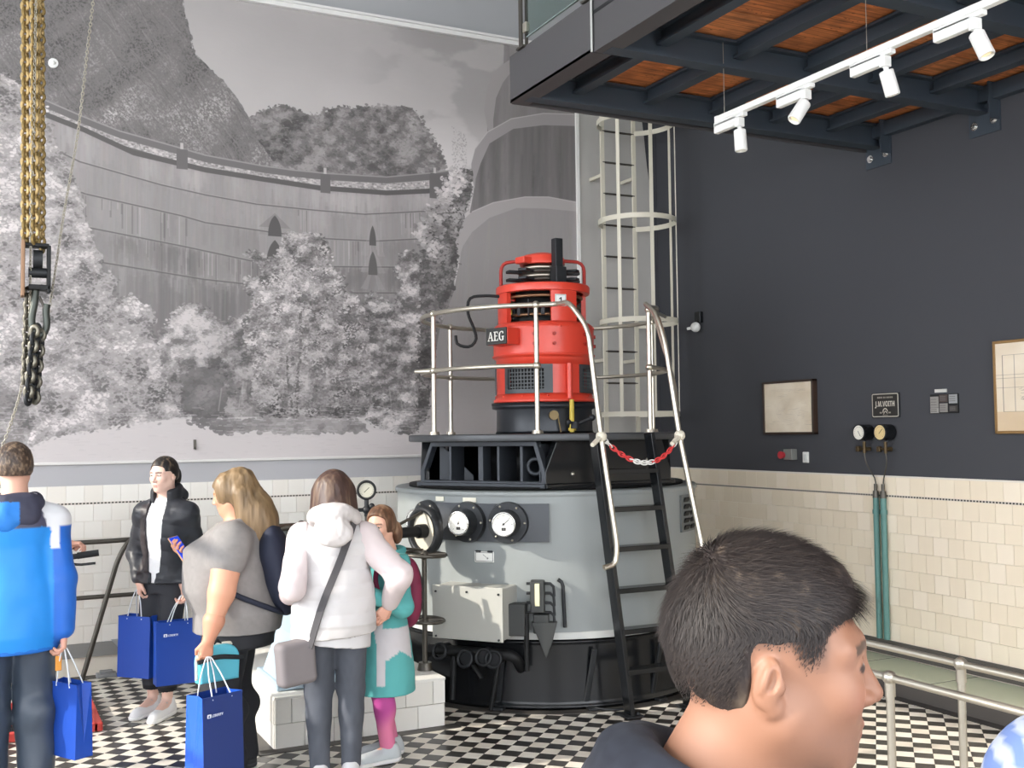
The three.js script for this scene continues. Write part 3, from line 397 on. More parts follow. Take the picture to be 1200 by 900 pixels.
  {
    const corners = [-90, -28, 34, 90, 150, 210].map((a) => a);
    const rB = 0.985, rT = 0.9;
    const face = (a0, a1, open) => {
      const A = at(a0, rB, 0), B = at(a1, rB, 0), L = A.distanceTo(B), mid = A.clone().add(B).multiplyScalar(0.5), turn = Math.atan2(mid.x, mid.z), dist = Math.hypot(mid.x, mid.z), q = 0.035;
      const outer = [[-L / 2, 0], [L / 2, 0], [L / 2, 0.09], [L / 2 - 0.07, 0.3], [-L / 2 + 0.09, 0.3], [-L / 2, 0.1]];
      const s = new THREE.Shape(outer.map(([x, y]) => new THREE.Vector2(x, y)));
      if (open) s.holes.push(new THREE.Path([[-L / 2 + q, q], [-L / 2 + q, 0.1], [-L / 2 + 0.105, 0.3 - q], [L / 2 - 0.09, 0.3 - q], [L / 2 - q, 0.085], [L / 2 - q, q]].map(([x, y]) => new THREE.Vector2(x, y))));
      const place = (g) => turned(g, 0, turn, 0, Math.sin(turn) * dist, 1.395, Math.cos(turn) * dist);
      const m = open ? mat('#3a3e44', 0.45, 0.3) : M.black;
      const f = part('bracket_frame', place(new THREE.ExtrudeGeometry(s, { depth: 0.05, bevelThickness: 0.006, bevelSize: 0.006, bevelOffset: -0.006, bevelSegments: 2 }).translate(0, 0, -0.056)), m, t, open ? 'open cast side with upright ribs' : 'closed black cast side');
      part('flange', place(rbox(L + 0.02, 0.03, 0.1, 0, 0.006, -0.02)), m, f);
      if (open) for (const [x, w, d] of [[-0.27, 0.02, 0.16], [-0.02, 0.04, 0.1], [0.12, 0.02, 0.22], [0.3, 0.022, 0.26], [0.44, 0.012, 0.3]]) part('rib', place(rbox(w, 0.27, d, x * L / 1.0, 0.145, -0.03 - d / 2, 0.004)), m, f);
      if (open) { part('lug', place(torus(0.05, 0.014, V(L / 2 - 0.13, 0.13, -0.09), V(0.3, 0, 1), Math.PI * 2, 8, 24)), m, f); part('gusset', place(turned(extrude([[0, 0], [0.24, 0], [0.24, 0.04], [0, 0.27]], 0.02), 0, 0.5, 0, -L / 2 + 0.08, 0.02, -0.12)), m, f); }
      else for (const [x, y] of [[L / 2 - 0.2, 0.16], [L / 2 - 0.16, 0.23], [-0.3, 0.08]]) part('bolt', place(ball(0.014, x, y, 0.004, 10)), M.steel, f);
    };
    corners.forEach((a, i) => face(a, i + 1 < corners.length ? corners[i + 1] : corners[0] + 360, i === 0));
  }
  part('platform_plate', lathe([[0.3, 1.692], [0.99, 1.692], [1.0, 1.7], [1.0, 1.735], [0.99, 1.742], [0.3, 1.742]], 72), mat('#4b4d50', 0.4, 0.3), t, 'dark round platform plate');
  // motor
  const Y = 1.742;
  part('motor_foot', lathe([[0.1, Y], [0.365, Y], [0.355, Y + 0.02], [0.352, 1.915], [0.385, 1.925], [0.39, 1.965], [0.1, 1.965]], 72), mat('#303338', 0.35, 0.35), t, 'dark ribbed motor foot');
  const seg = (a0, a1) => ringWall(0.3, 0.337, 2.545, 2.765, a0 * R, a1 * R, 16), segL = (a0, a1) => ringWall(0.31, 0.352, 2.03, 2.235, a0 * R, a1 * R, 16);
  const gaps = [[-79, -18], [18, 79], [109, 162], [-162, -109]], posts = [[-18, 18], [79, 109], [162, 198], [-109, -79]];
  const body = part('motor_body', [
    lathe([[0.3, 1.965], [0.372, 1.965], [0.374, 1.975], [0.374, 1.99], [0.356, 2.0], [0.352, 2.03], [0.31, 2.03]], 72), ...posts.map(([a, b]) => segL(a, b)),
    lathe([[0.31, 2.235], [0.352, 2.235], [0.352, 2.285], [0.368, 2.292], [0.38, 2.305], [0.38, 2.312], [0.37, 2.318], [0.374, 2.5], [0.368, 2.525], [0.342, 2.545], [0.3, 2.545]], 72), ...posts.map(([a, b]) => seg(a, b)),
    lathe([[0.3, 2.765], [0.345, 2.765], [0.348, 2.772], [0.348, 2.815], [0.34, 2.825], [0.0, 2.83]], 72)], M.red, t, 'bright red motor casing');
  for (let k = 0; k < 24; k++) part('bolt', at(k * 15 + 6, 0, 0) && onSide(ball(0.009, 0, 0, 0, 8), k * 15 + 6, k % 2 ? 0.372 : 0.354, k % 2 ? 2.505 : 2.012), M.red, body);
  for (const a of [-38, -16, 24, 62]) for (const y of [2.38, 2.45]) part('bolt', onSide(turned(cyl(0.013, 0.013, 0.014, 0, 0, 0, 6), Math.PI / 2, 0, 0), a, 0.379, y), M.redDark, body);
  const core = part('commutator', [lathe([[0, 2.5], [0.24, 2.5], [0.24, 2.58], [0.2, 2.6], [0.2, 2.8], [0, 2.8]], 48)], M.dark, t, 'dark commutator behind the openings');
  for (const [y, r2] of [[2.6, 0.265], [2.66, 0.27], [2.735, 0.285]]) part('copper_ring', torus(r2, 0.012, V(0, y, 0), V(0, 1, 0)), M.copper, core);
  for (let k = 0; k < 9; k++) part('brush_holder', [onSide(rbox(0.03, 0.09, 0.05), k * 40 + 12, 0.255, 2.64), onSide(rod(V(0, -0.05, 0), V(0, 0.07, 0), 0.006), k * 40 + 30, 0.28, 2.64)], k % 3 ? M.iron : M.brass, core);
  // grilles
  gaps.forEach(([a0, a1], i) => {
    const f = part('vent_grille', [ringWall(0.335, 0.362, 2.03, 2.06, a0 * R, a1 * R), ringWall(0.335, 0.362, 2.205, 2.235, a0 * R, a1 * R), ringWall(0.335, 0.362, 2.06, 2.205, a0 * R, (a0 + 5) * R, 4), ringWall(0.335, 0.362, 2.06, 2.205, (a1 - 10) * R, a1 * R, 4)], mat('#474a4d', 0.45, 0.3), t, 'dark grey mesh vent');
    const bars = []; for (let y = 2.072; y < 2.2; y += 0.026) bars.push(ringWall(0.343, 0.349, y, y + 0.007, (a0 + 4) * R, (a1 - 9) * R, 10));
    for (let a = a0 + 6; a < a1 - 9; a += 4.2) bars.push(onSide(box(0.007, 0.15, 0.006), a, 0.347, 2.132));
    part('mesh_bars', bars, mat('#585b5d', 0.5, 0.3), f).userData.kind = 'stuff';
    part('vent_back', ringWall(0.29, 0.3, 2.03, 2.235, a0 * R, a1 * R), M.dark, f);
  });
  // head: slip rings, cap, brush post, hoops
  const head = part('slip_rings', [lathe([[0, 2.83], [0.13, 2.83], [0.13, 2.86], [0.17, 2.86], [0.17, 2.885], [0.12, 2.89], [0.12, 2.91], [0.18, 2.915], [0.18, 2.94], [0.14, 2.945], [0.14, 2.985], [0, 2.985]], 48)], M.steelDark, t, 'dark slip rings');
  for (const y of [2.9, 2.96]) part('ring', torus(0.15, 0.012, V(0, y, 0), V(0, 1, 0)), M.steel, head);
  for (const a of [-95, -60, 40, 75]) for (const y of [2.87, 2.93]) part('brush_arm', onSide(rbox(0.07, 0.02, 0.16, 0, 0, 0, 0.004), a, 0.2, y), M.iron, head);
  part('top_cap', lathe([[0, 2.985], [0.165, 2.985], [0.168, 2.995], [0.163, 3.04], [0.14, 3.06], [0.07, 3.078], [0, 3.08]], 48), M.red, t, 'red domed cap');
  part('top_lug', [onSide(rbox(0.1, 0.05, 0.1, 0, 0, 0, 0.01), -75, 0.18, 3.01)], M.red, t);
  part('brush_post', [onSide(rbox(0.065, 0.33, 0.06), 5, 0.2, 2.995), onSide(rbox(0.09, 0.12, 0.09), 5, 0.21, 2.89)], M.iron, t, 'upright black brush post');
  for (const [a, b] of [[-112, -75], [64, 40]]) part('hoop', pipe([at(a, 0.31, 2.825), at(a, 0.31, 3.01), at(b, 0.13, 3.015)], 0.013, { bend: 0.07 }), M.redDark, t, 'red bent lifting hoop');
  // maker's plate on a red box, number card, hose, small fittings
  const sb = part('sign_bracket', onSide(rbox(0.2, 0.12, 0.12, 0, 0, 0, 0.006), -70, 0.43, 2.435), M.red, t, 'red box carrying the maker plate');
  const aeg = canvas(384, 224, (c) => { c.fillStyle = '#2c2b2a'; c.fillRect(0, 0, 384, 224); c.strokeStyle = '#4a4947'; c.lineWidth = 8; c.strokeRect(8, 8, 368, 208); c.fillStyle = '#e4e2da'; c.font = 'bold 150px serif'; c.textAlign = 'center'; c.textBaseline = 'middle'; c.save(); c.translate(192, 116); c.scale(0.98, 1.2); c.fillText('AEG', 0, 0); c.restore(); });
  part('maker_plate', onSide(rbox(0.2, 0.118, 0.012, 0, 0, 0.066, 0.003), -70, 0.43, 2.435), M.iron, sb, 'black plate lettered AEG');
  part('lettering', onSide(new THREE.PlaneGeometry(0.196, 0.114).translate(0, 0, 0.0725), -70, 0.43, 2.435), mat('#ffffff', 0.5, 0, { map: aeg }), sb);
  const one = canvas(128, 128, (c) => { c.fillStyle = '#dfe3e2'; c.fillRect(0, 0, 128, 128); c.strokeStyle = '#9fb0ac'; c.lineWidth = 6; c.strokeRect(6, 6, 116, 116); c.fillStyle = '#17202a'; c.font = 'bold 96px sans-serif'; c.textAlign = 'center'; c.textBaseline = 'middle'; c.fillText('1', 64, 68); });
  const nc = part('number_card', onSide(rbox(0.085, 0.085, 0.006, 0, 0, 0, 0.002), -7, 0.352, 2.69), M.white, t, 'white card with the number 1');
  part('number', onSide(new THREE.PlaneGeometry(0.082, 0.082), -7, 0.3556, 2.69), mat('#ffffff', 0.5, 0, { map: one }), nc);
  part('hose', pipe(curvePts([at(-100, 0.32, 2.75), at(-102, 0.45, 2.755), at(-104, 0.55, 2.735), at(-104, 0.565, 2.63), at(-100, 0.53, 2.51), at(-98, 0.52, 2.43), at(-100, 0.56, 2.38), at(-102, 0.65, 2.4), at(-103, 0.66, 2.46)], 50), 0.011, { bend: 0 }), M.ironDark, t, 'thin dark bent cable');
  part('drain_pipe', [rod(at(1, 0.375, 2.24), at(1, 0.375, 1.99), 0.02, 14)], M.red, t);
  part('yellow_pipe', [rod(at(1, 0.4, 1.98), at(1, 0.4, 1.75), 0.017, 14), cyl(0.028, 0.028, 0.02, ...at(1, 0.4, 1.77).toArray())], M.yellow, t, 'short yellow pipe');
  part('cock', [cyl(0.03, 0.03, 0.05, ...at(2, 0.43, 1.8).toArray(), 10), rod(at(2, 0.43, 1.8), at(14, 0.5, 1.85), 0.012), ball(0.024, ...at(14, 0.5, 1.85).toArray(), 10), ball(0.02, ...at(-6, 0.45, 1.82).toArray(), 10)], M.iron, t);
  part('oil_gauge', [onSide(turned(cyl(0.034, 0.034, 0.03, 0, 0, 0, 20), Math.PI / 2, 0, 0), -18, 0.375, 1.87), onSide(rod(V(0.03, 0, 0.01), V(0.05, -0.11, 0.01), 0.006), -18, 0.37, 1.86)], mat('#6a5a3c', 0.4, 0.6), t, 'small brass oil gauge');
  // terminal box, valve block with thermometer, dark pipework low on the housing
  const jb = part('terminal_box', onSide(rbox(0.48, 0.32, 0.24, 0, 0, 0, 0.008), -51, 1.16, 0.625), M.boxPaint, t, 'pale grey metal terminal box');
  part('lid', onSide(rbox(0.495, 0.335, 0.012, 0, 0, 0.122, 0.004), -51, 1.16, 0.625), M.boxPaint, jb);
  for (const [x, y] of [[-0.22, 0.14], [0.22, 0.14], [-0.22, -0.14], [0.22, -0.14], [0, 0.145]]) part('screw', onSide(turned(cyl(0.007, 0.007, 0.01, 0, 0, 0, 10), Math.PI / 2, 0, 0, x, y, 0.13), -51, 1.16, 0.612), M.iron, jb);
  const vb = part('valve_block', [onSide(rbox(0.09, 0.2, 0.09, 0, 0, 0, 0.01), -31, 1.14, 0.72), onSide(rbox(0.1, 0.12, 0.08, 0.02, -0.17, 0, 0.01), -31, 1.13, 0.72), onSide(extrude([[-0.07, 0], [0.09, 0], [0.06, -0.12], [0.02, -0.22], [-0.02, -0.12]], 0.08), -29.5, 1.1, 0.56), onSide(rbox(0.12, 0.2, 0.1, 0, 0, 0, 0.01), -37.5, 1.16, 0.58)], mat('#3d3f3f', 0.5, 0.25), t, 'dark valve block');
  part('thermometer', onSide(rbox(0.03, 0.14, 0.01, 0, 0, 0.048, 0.003), -31, 1.14, 0.735), mat('#e2dfb8', 0.5), vb, 'pale thermometer strip');
  for (const y of [0.62, 0.68, 0.74, 0.8]) part('conduit', onSide(pipe([V(-0.09, y - 0.72, 0.02), V(0.08, y - 0.72, 0.02), V(0.085, y - 0.9 + 0.1, 0.02)], 0.009, { bend: 0.03 }), -30, 1.12, 0.72), M.iron, vb);
  part('conduit', onSide(pipe([V(0.07, 0.1, 0.0), V(0.1, 0.08, 0), V(0.11, -0.2, 0)], 0.012, { bend: 0.04 }), -28, 1.11, 0.72), M.iron, vb);
  part('conduit', onSide(rod(V(0, -0.3, 0), V(0, 0.06, 0), 0.016), -34.5, 1.17, 0.56), M.ironDark, vb);
  const pw = part('pipework', [onSide(pipe([V(-0.35, 0, 0.05), V(0.25, 0, 0.05), V(0.25, -0.1, -0.05)], 0.035, { bend: 0.06 }), -50, 1.12, 0.36), onSide(pipe([V(-0.3, 0.03, 0.0), V(-0.3, -0.3, 0.05)], 0.02, { bend: 0 }), -44, 1.13, 0.36), onSide(rod(V(-0.2, 0.02, 0), V(-0.06, -0.14, 0.04), 0.016), -46, 1.14, 0.34), onSide(rod(V(0.04, 0.02, 0.02), V(-0.02, -0.33, 0.04), 0.014), -45, 1.14, 0.34)], M.ironDark, t, 'dark pipes under the terminal box');
  for (const [a, y] of [[-62, 0.36], [-53, 0.33], [-47, 0.35], [-44, 0.34]]) part('pipe_valve', [onSide(turned(cyl(0.05, 0.05, 0.06, 0, 0, 0, 14), Math.PI / 2, 0, 0), a, 1.19, y), onSide(torus(0.05, 0.01, V(0, 0, 0.05), V(0, 0.3, 1), Math.PI * 2, 6, 20), a, 1.19, y)], M.iron, pw);
  part('lead_pipe', pipe([world(-14, 1.13, 0.02).sub(MC), world(-13, 1.17, 0.02).sub(MC), world(-10, 1.2, 0.014).sub(MC), world(-4, 1.24, 0.014).sub(MC)], 0.008, { bend: 0.02 }), M.iron, t);
}
// guard rail round the platform with the two hand rails of the ladder
{
  const t = thing('guard_rail', 'pale steel pipe guard rail with posts round the machine platform', 'railing', [MC.x, 0, MC.z]);
  const RR = 0.9, top = 2.59, mid = 2.19, r = 0.0165;
  const arc = (a0, a1, y, n = 30) => Array.from({ length: n + 1 }, (_, i) => at(mix(a0, a1, i / n), RR, y));
  const posts = [-87, -153, -31, 26, 84, 132, 170];
  posts.forEach((a) => { const p = part('post', [rod(at(a, RR, 1.742), at(a, RR, top), r, 14), ball(0.027, ...at(a, RR, top).toArray(), 12), ball(0.028, ...at(a, RR, mid).toArray(), 12), cyl(0.035, 0.04, 0.025, ...at(a, RR, 1.752).toArray(), 14)], M.steel, t); });
  part('mid_rail', pipe(arc(-31, -93, mid).concat(arc(-94, -236, mid)).concat(arc(-237, -334, mid)), r * 0.9, { bend: 0, step: 0.06 }), M.steel, t);
  part('top_rail', pipe(arc(-31, -87, top).concat(arc(-88, -276, top, 50)), r, { bend: 0, step: 0.06 }), M.steel, t);
  part('rail_knob', rod(at(-90, RR, mid), at(-95, RR + 0.09, mid), 0.022, 12, 0.012), M.steel, t);
  const hl = V(3.585, 0, -6.13).sub(MC), L = (x, y, z) => V(x, y, z).sub(V(MC.x, 0, MC.z));
  part('hand_rail', pipe([at(-31, RR, top), at(-22, RR + 0.01, top + 0.003), L(3.335, 2.57, -5.9), L(3.4, 2.4, -5.78), L(3.433, 1.718, -5.695), L(3.462, 1.06, -5.58), L(3.45, 0.95, -5.58), L(3.37, 0.935, -5.585)], r, { bend: 0.08 }), M.steel, t, 'left ladder hand rail curving down');
  part('hand_rail', pipe([at(84, RR, top + 0.02), at(40, RR - 0.02, top + 0.03), at(26, RR, top + 0.02), L(3.97, 2.6, -6.0), L(3.9, 2.5, -5.76), L(3.906, 2.346, -5.686), L(3.941, 1.711, -5.589), L(3.994, 1.04, -5.451), L(3.98, 0.95, -5.43)], r, { bend: 0.08 }), M.steel, t, 'right ladder hand rail curving down');
  part('hand_rail', pipe([at(60, RR, top), at(24, RR + 0.06, top - 0.02), L(4.095, 2.44, -6.03), L(4.064, 2.03, -5.8), L(3.95, 1.72, -5.61)], r * 0.8, { bend: 0.08 }), M.steel, t);
  for (const [x, z] of [[3.433, -5.695], [3.941, -5.589]]) part('clamp', [ball(0.035, ...L(x, 1.72, z).toArray(), 12), rod(L(x, 1.72, z), L(x - 0.1, 1.67, z + 0.06), 0.018, 10, 0.014)], M.cream, t, 'pale clamp on the hand rail');
}
// ladder up to the platform
{
  const t = thing('access_ladder', 'black flat steel ladder with broad rungs leaning on the front of the grey housing', 'ladder', [3.95, 0, -5.8]);
  const foot = [V(-0.34, 0, 0.1), V(0.1, 0, 0.1)], top = [V(-0.5, 1.74, -0.01), V(-0.09, 1.74, -0.01)];
  const beam = (a, b) => { const g = rbox(0.03, a.distanceTo(b), 0.085, 0, 0, 0, 0.004); g.applyQuaternion(new THREE.Quaternion().setFromUnitVectors(V(0, 1, 0), b.clone().sub(a).normalize())); return g.translate((a.x + b.x) / 2, (a.y + b.y) / 2, (a.z + b.z) / 2); };
  for (const i of [0, 1]) { part('stile', beam(foot[i], top[i]), M.black, t); part('foot', [rbox(0.12, 0.014, 0.14, foot[i].x, 0.007, foot[i].z), ball(0.012, foot[i].x + 0.035, 0.02, foot[i].z + 0.04, 8)], M.iron, t); }
  for (const y of [0.27, 0.515, 0.765, 1.02, 1.265, 1.5]) { const a = foot[0].clone().lerp(top[0], y / 1.74), b = foot[1].clone().lerp(top[1], y / 1.74); part('rung', rbox(b.x - a.x, 0.032, 0.1, (a.x + b.x) / 2, y, (a.z + b.z) / 2, 0.004), M.black, t); }
}
// red and white plastic chain across the ladder
{
  const t = thing('barrier_chain', 'red and white plastic chain hung between the ladder hand rails', 'chain', [3.95, 1.6, -5.85]);
  const a = V(-0.505, 0.11, 0.155), b = V(-0.015, 0.11, 0.26), n = 22, pts = [];
  for (let i = 0; i <= n; i++) { const s = i / n; pts.push(V(mix(a.x, b.x, s), mix(a.y, b.y, s) - 0.62 * s * (1 - s), mix(a.z, b.z, s) + 0.05 * Math.sin(s * Math.PI))); }
  const link = new THREE.TorusGeometry(0.013, 0.0042, 8, 18).scale(1.75, 1, 1);
  for (let i = 0; i < n; i++) {
    const p = pts[i], q = pts[i + 1], d = q.clone().sub(p), o = part('chain_link', link, i < 2 || i > n - 3 || (i > 6 && i < 13) ? M.whitePlastic : M.redPlastic, t);
    o.position.copy(p).add(q).multiplyScalar(0.5); o.quaternion.setFromUnitVectors(V(1, 0, 0), d.clone().normalize()); o.rotateX(i % 2 ? Math.PI / 2 * 0.9 : 0.1);
  }
}
// ---------------------------------------------------------------- mezzanine over the right side
{
  const t = thing('mezzanine', 'dark steel mezzanine with orange timber boards underneath, fixed to the dark wall', 'mezzanine', [0, 0, 0]);
  const x0 = 2.93, z0 = -5.86, z1 = 1.2, y0 = 3.765, y1 = 3.945;
  const ibeam = (len, h, w) => [box(len, 0.016, w, 0, h - 0.008, 0), box(len, 0.016, w, 0, 0.008, 0), box(len, h - 0.03, 0.012, 0, h / 2, 0)];
  part('fascia', [box(0.02, 0.29, -4.88 - z0, x0, y0 + 0.155, (z0 - 4.88) / 2), box(0.12, 0.018, -4.88 - z0, x0 + 0.05, y0 + 0.02, (z0 - 4.88) / 2)], M.fascia, t, 'grey steel edge channel');
  part('fascia', [box(0.02, 0.29, z1 + 4.872, x0 + 0.012, y0 + 0.155, (z1 - 4.872) / 2), box(0.12, 0.018, z1 + 4.872, x0 + 0.06, y0 + 0.02, (z1 - 4.872) / 2)], M.fascia, t);
  part('fascia', [box(XW - x0 - 0.01, 0.29, 0.02, (XW + x0) / 2, y0 + 0.155, z0)], M.fascia, t);
  part('seam_plate', box(0.006, 0.29, 0.012, x0 - 0.011, y0 + 0.155, -4.876), mat('#b9b9b6', 0.5), t);
  for (const z of [-5.74, -4.82, -3.72, -2.62, -1.5, -0.4]) {
    part('main_beam', ibeam(XW - x0 - 0.06, 0.165, 0.1).map((g) => g.translate((XW + x0) / 2 + 0.02, y0 + 0.01, z)), M.beamSteel, t, 'dark steel main beam');
    if (z > -5) continue;
  }
  for (const z of [-5.74, -4.82]) {
    const b = part('wall_bracket', [box(0.012, 0.34, 0.24, XW - 0.006, y0 + 0.06 - 0.01, z), box(0.1, 0.26, 0.012, XW - 0.05, y0 + 0.08, z + 0.11)], M.beamSteel, t, 'bolted wall bracket plate');
    for (const k of [-1, 1]) part('bolt', [turned(cyl(0.018, 0.018, 0.02, 0, 0, 0, 6), 0, 0, Math.PI / 2, XW - 0.02, y0 - 0.045 + k * 0.005, z + k * 0.075), turned(cyl(0.028, 0.028, 0.005, 0, 0, 0, 16), 0, 0, Math.PI / 2, XW - 0.014, y0 - 0.045 + k * 0.005, z + k * 0.075)], M.chrome, b);
  }
  const bays = [[-5.64, -4.92], [-4.72, -3.82], [-3.62, -2.72], [-2.52, -1.6], [-1.4, -0.5]];
  for (const [a, b] of bays) for (const x of [3.32, 3.84, 4.35, 4.86, 5.37]) part('joist', ibeam(b - a + 0.16, 0.1, 0.075).map((g) => turned(g, 0, Math.PI / 2, 0, x, y1 - 0.102, (a + b) / 2)), M.beamSteel, t);
  part('joist', box(0.06, 0.1, z1 - z0, XW - 0.04, y1 - 0.055, (z0 + z1) / 2), M.beamSteel, t);
  const wood = canvas(512, 512, (c) => { const r = rng(9); const img = c.createImageData(512, 512); for (let y = 0; y < 512; y++) for (let x = 0; x < 512; x++) { const k = (y * 512 + x) * 4, g = fbm(x / 300, y / 9, 2, 4), b = fbm(x / 90, y / 70, 5, 4), v = 0.62 + 0.42 * (g - 0.5) + 0.4 * (b - 0.5); img.data[k] = Math.min(255, 250 * v + 34); img.data[k + 1] = 168 * v + 14; img.data[k + 2] = 106 * v + 6; img.data[k + 3] = 255; } c.putImageData(img, 0, 0); for (let i = 0; i < 26; i++) { c.fillStyle = 'rgba(70,28,10,.6)'; c.beginPath(); c.ellipse(r() * 512, r() * 512, 3 + r() * 6, 2 + r() * 3, 0, 0, 7); c.fill(); } });
  wood.wrapS = wood.wrapT = THREE.RepeatWrapping;
  const woods = ['#ffffff', '#f4ece4', '#fff6ee'].map((c) => mat(c, 0.7, 0, { map: wood }));
  const xs = [2.96, 3.32, 3.84, 4.35, 4.86, 5.37, XW]; let n = 0;
  for (let i = 0; i + 1 < xs.length; i++) for (let z = z0 + 0.02; z < z1 - 0.1; z += 0.46) {
    const d = Math.min(0.455, z1 - z), g = box(xs[i + 1] - xs[i] - 0.004, 0.022, d, (xs[i] + xs[i + 1]) / 2, y1 + 0.016 + (n % 3) * 0.001, z + d / 2), u = g.attributes.uv; for (let k = 0; k < u.count; k++) u.setXY(k, u.getX(k) * 0.9 + n * 0.37, u.getY(k) * 0.9 + n * 0.61);
    part('board', g, woods[n++ % 3], t);
  }
  part('deck', box(XW - x0, 0.02, z1 - z0, (XW + x0) / 2, y1 + 0.045, (z0 + z1) / 2), M.ironDark, t);
}
{ // glass balustrade on the edge of the mezzanine
  const t = thing('glass_balustrade', 'frameless glass balustrade with slim steel posts standing on the mezzanine edge', 'balustrade', [2.93, 4.06, -5.86]);
  const glass = phys('#dfe9e6', 0.03, 0, { transmission: 1, thickness: 0, ior: 1.2 });
  const zs = [0.17, 0.95, 1.75, 2.55, 3.35, 4.15];
  zs.forEach((z, i) => {
    part('post', [box(0.012, 1.05, 0.035, -0.012, 0.525, z - 0.012), box(0.012, 1.05, 0.022, 0.012, 0.525, z + 0.016), box(0.06, 0.012, 0.09, 0, 0.006, z)], M.steelDark, t);
    part('glass_clamp', [rbox(0.03, 0.06, 0.045, 0, 0.12, z + 0.035), rbox(0.03, 0.06, 0.045, 0, 0.82, z + 0.035)], M.steel, t);
    if (i + 1 < zs.length) { part('glass_panel', box(0.01, 0.9, zs[i + 1] - z - 0.09, 0, 0.51, (z + zs[i + 1]) / 2), glass, t); part('glass_edge', [box(0.012, 0.006, zs[i + 1] - z - 0.09, 0, 0.058, (z + zs[i + 1]) / 2)], mat('#7d8a86', 0.4), t); }
  });
  part('top_rail', box(0.04, 0.03, 4.1, 0, 1.06, 2.1), M.steel, t);
}
{ // lighting track with four spots
  const X = 3.73, Y = 3.5;
  const t = thing('lighting_track', 'long white lighting track hung on thin wires below the mezzanine', 'track', [X, Y, -2.4]);
  part('rail', rbox(0.036, 0.034, 4.9, 0, 0, 0, 0.004), M.white, t);
  part('end_cap', rbox(0.04, 0.038, 0.03, 0, 0, -2.455, 0.004), M.white, t);
  for (const z of [-2.4, -1.32, -0.24]) part('wire', rod(V(0, 0.015, z), V(0, 0.5, z), 0.0018, 6), M.steel, t);
  const spots = [[-4.74, 0.18, 'white track spotlight at the far end of the track, pointing down', V(0.02, -1, 0.05)], [-4.21, -0.2, 'white track spotlight second from the far end of the track, tilted towards the mural', V(-0.55, -0.8, -0.1)], [-3.68, 0.2, 'white track spotlight third from the far end, tilted towards the dark wall', V(0.28, -0.95, 0.05)], [-3.18, 0.2, 'white track spotlight nearest the camera, with its cream lens showing', V(0.06, -0.92, 0.38)]];
  for (const [z, , label, d] of spots) {
    const s = thing('track_spotlight', label, 'spotlight', [X, Y - 0.02, z], 0, 'spotlights on the white track');
    part('adapter', [rbox(0.034, 0.055, 0.2, 0, -0.03, -0.04, 0.006), rbox(0.034, 0.022, 0.26, 0, -0.008, -0.01, 0.004)], M.white, s);
    const j = V(0, -0.075, 0.07); d.normalize();
    part('joint', [rbox(0.045, 0.05, 0.035, 0, -0.045, 0.07, 0.004), rod(V(0, -0.03, 0.07), j.clone().addScaledVector(d, 0.02), 0.012, 12)], M.white, s);
    const q = new THREE.Quaternion().setFromUnitVectors(V(0, -1, 0), d), put = (g) => g.applyQuaternion(q).translate(j.x, j.y, j.z);
    const h = part('lamp_head', [put(lathe([[0, -0.012], [0.03, -0.012], [0.033, -0.016], [0.034, -0.125], [0.031, -0.13], [0.027, -0.13], [0.026, -0.105], [0, -0.105]], 28))], M.white, s);
    part('lens', put(cyl(0.025, 0.025, 0.006, 0, -0.112, 0, 24)), mat('#efe2bc', 0.3, 0, { emissive: new THREE.Color('#ffe2a8'), emissiveIntensity: 0.35 }), h);
    const L = new THREE.SpotLight(new THREE.Color(1, 0.82, 0.58), 1.6, 9, 0.5, 0.7, 2); const p = j.clone().addScaledVector(d, 0.14).add(s.position); L.position.copy(p); L.target.position.copy(p).addScaledVector(d, 2); L.castShadow = true; scene.add(L, L.target);
  }
}
// ---------------------------------------------------------------- caged ladder on the back wall
{
  const cx = 5.28, zs = -8.38, zc = -8.08, rr = 0.345;
  const t = thing('caged_ladder', 'tall cream wall ladder with safety cage behind the machine', 'ladder', [cx, 0, zs]);
  for (const s of [-0.17, 0.17]) part('stile', rbox(0.045, 5.0, 0.016, s, 2.75, 0, 0.004), M.cream, t);
  for (let y = 0.45; y < 5.2; y += 0.29) part('rung', rod(V(-0.17, y, 0), V(0.17, y, 0), 0.0095, 10), M.steelDark, t);
  const a0 = Math.atan2(0.17, -(0.3)), n = 26, pt = (a, y) => V(Math.sin(a) * rr, y, Math.cos(a) * rr + zc - zs);
  for (const y of [1.9, 2.72, 3.62, 4.52]) {
    const g = ringWall(rr - 0.004, rr + 0.004, -0.022, 0.022, -a0, a0, 40).translate(0, y, zc - zs);
    part('hoop', g, M.cream, t);
  }
  for (const a of [-1.05, -0.45, -0.2 + 0.0, 1.0, 1.5].filter((_, i) => i !== 1)) { const p = pt(a, 0), g = turned(rbox(0.034, 3.25, 0.008, 0, 3.5, 0, 0.002), 0, a, 0, p.x, 0, p.z); part('cage_bar', g, M.cream, t); }
  for (const y of [0.9, 2.4, 4.1]) for (const s of [-0.17, 0.17]) part('wall_stay', [rbox(0.03, 0.03, 0.21, s, y, -0.11, 0.003)], M.cream, t);
}
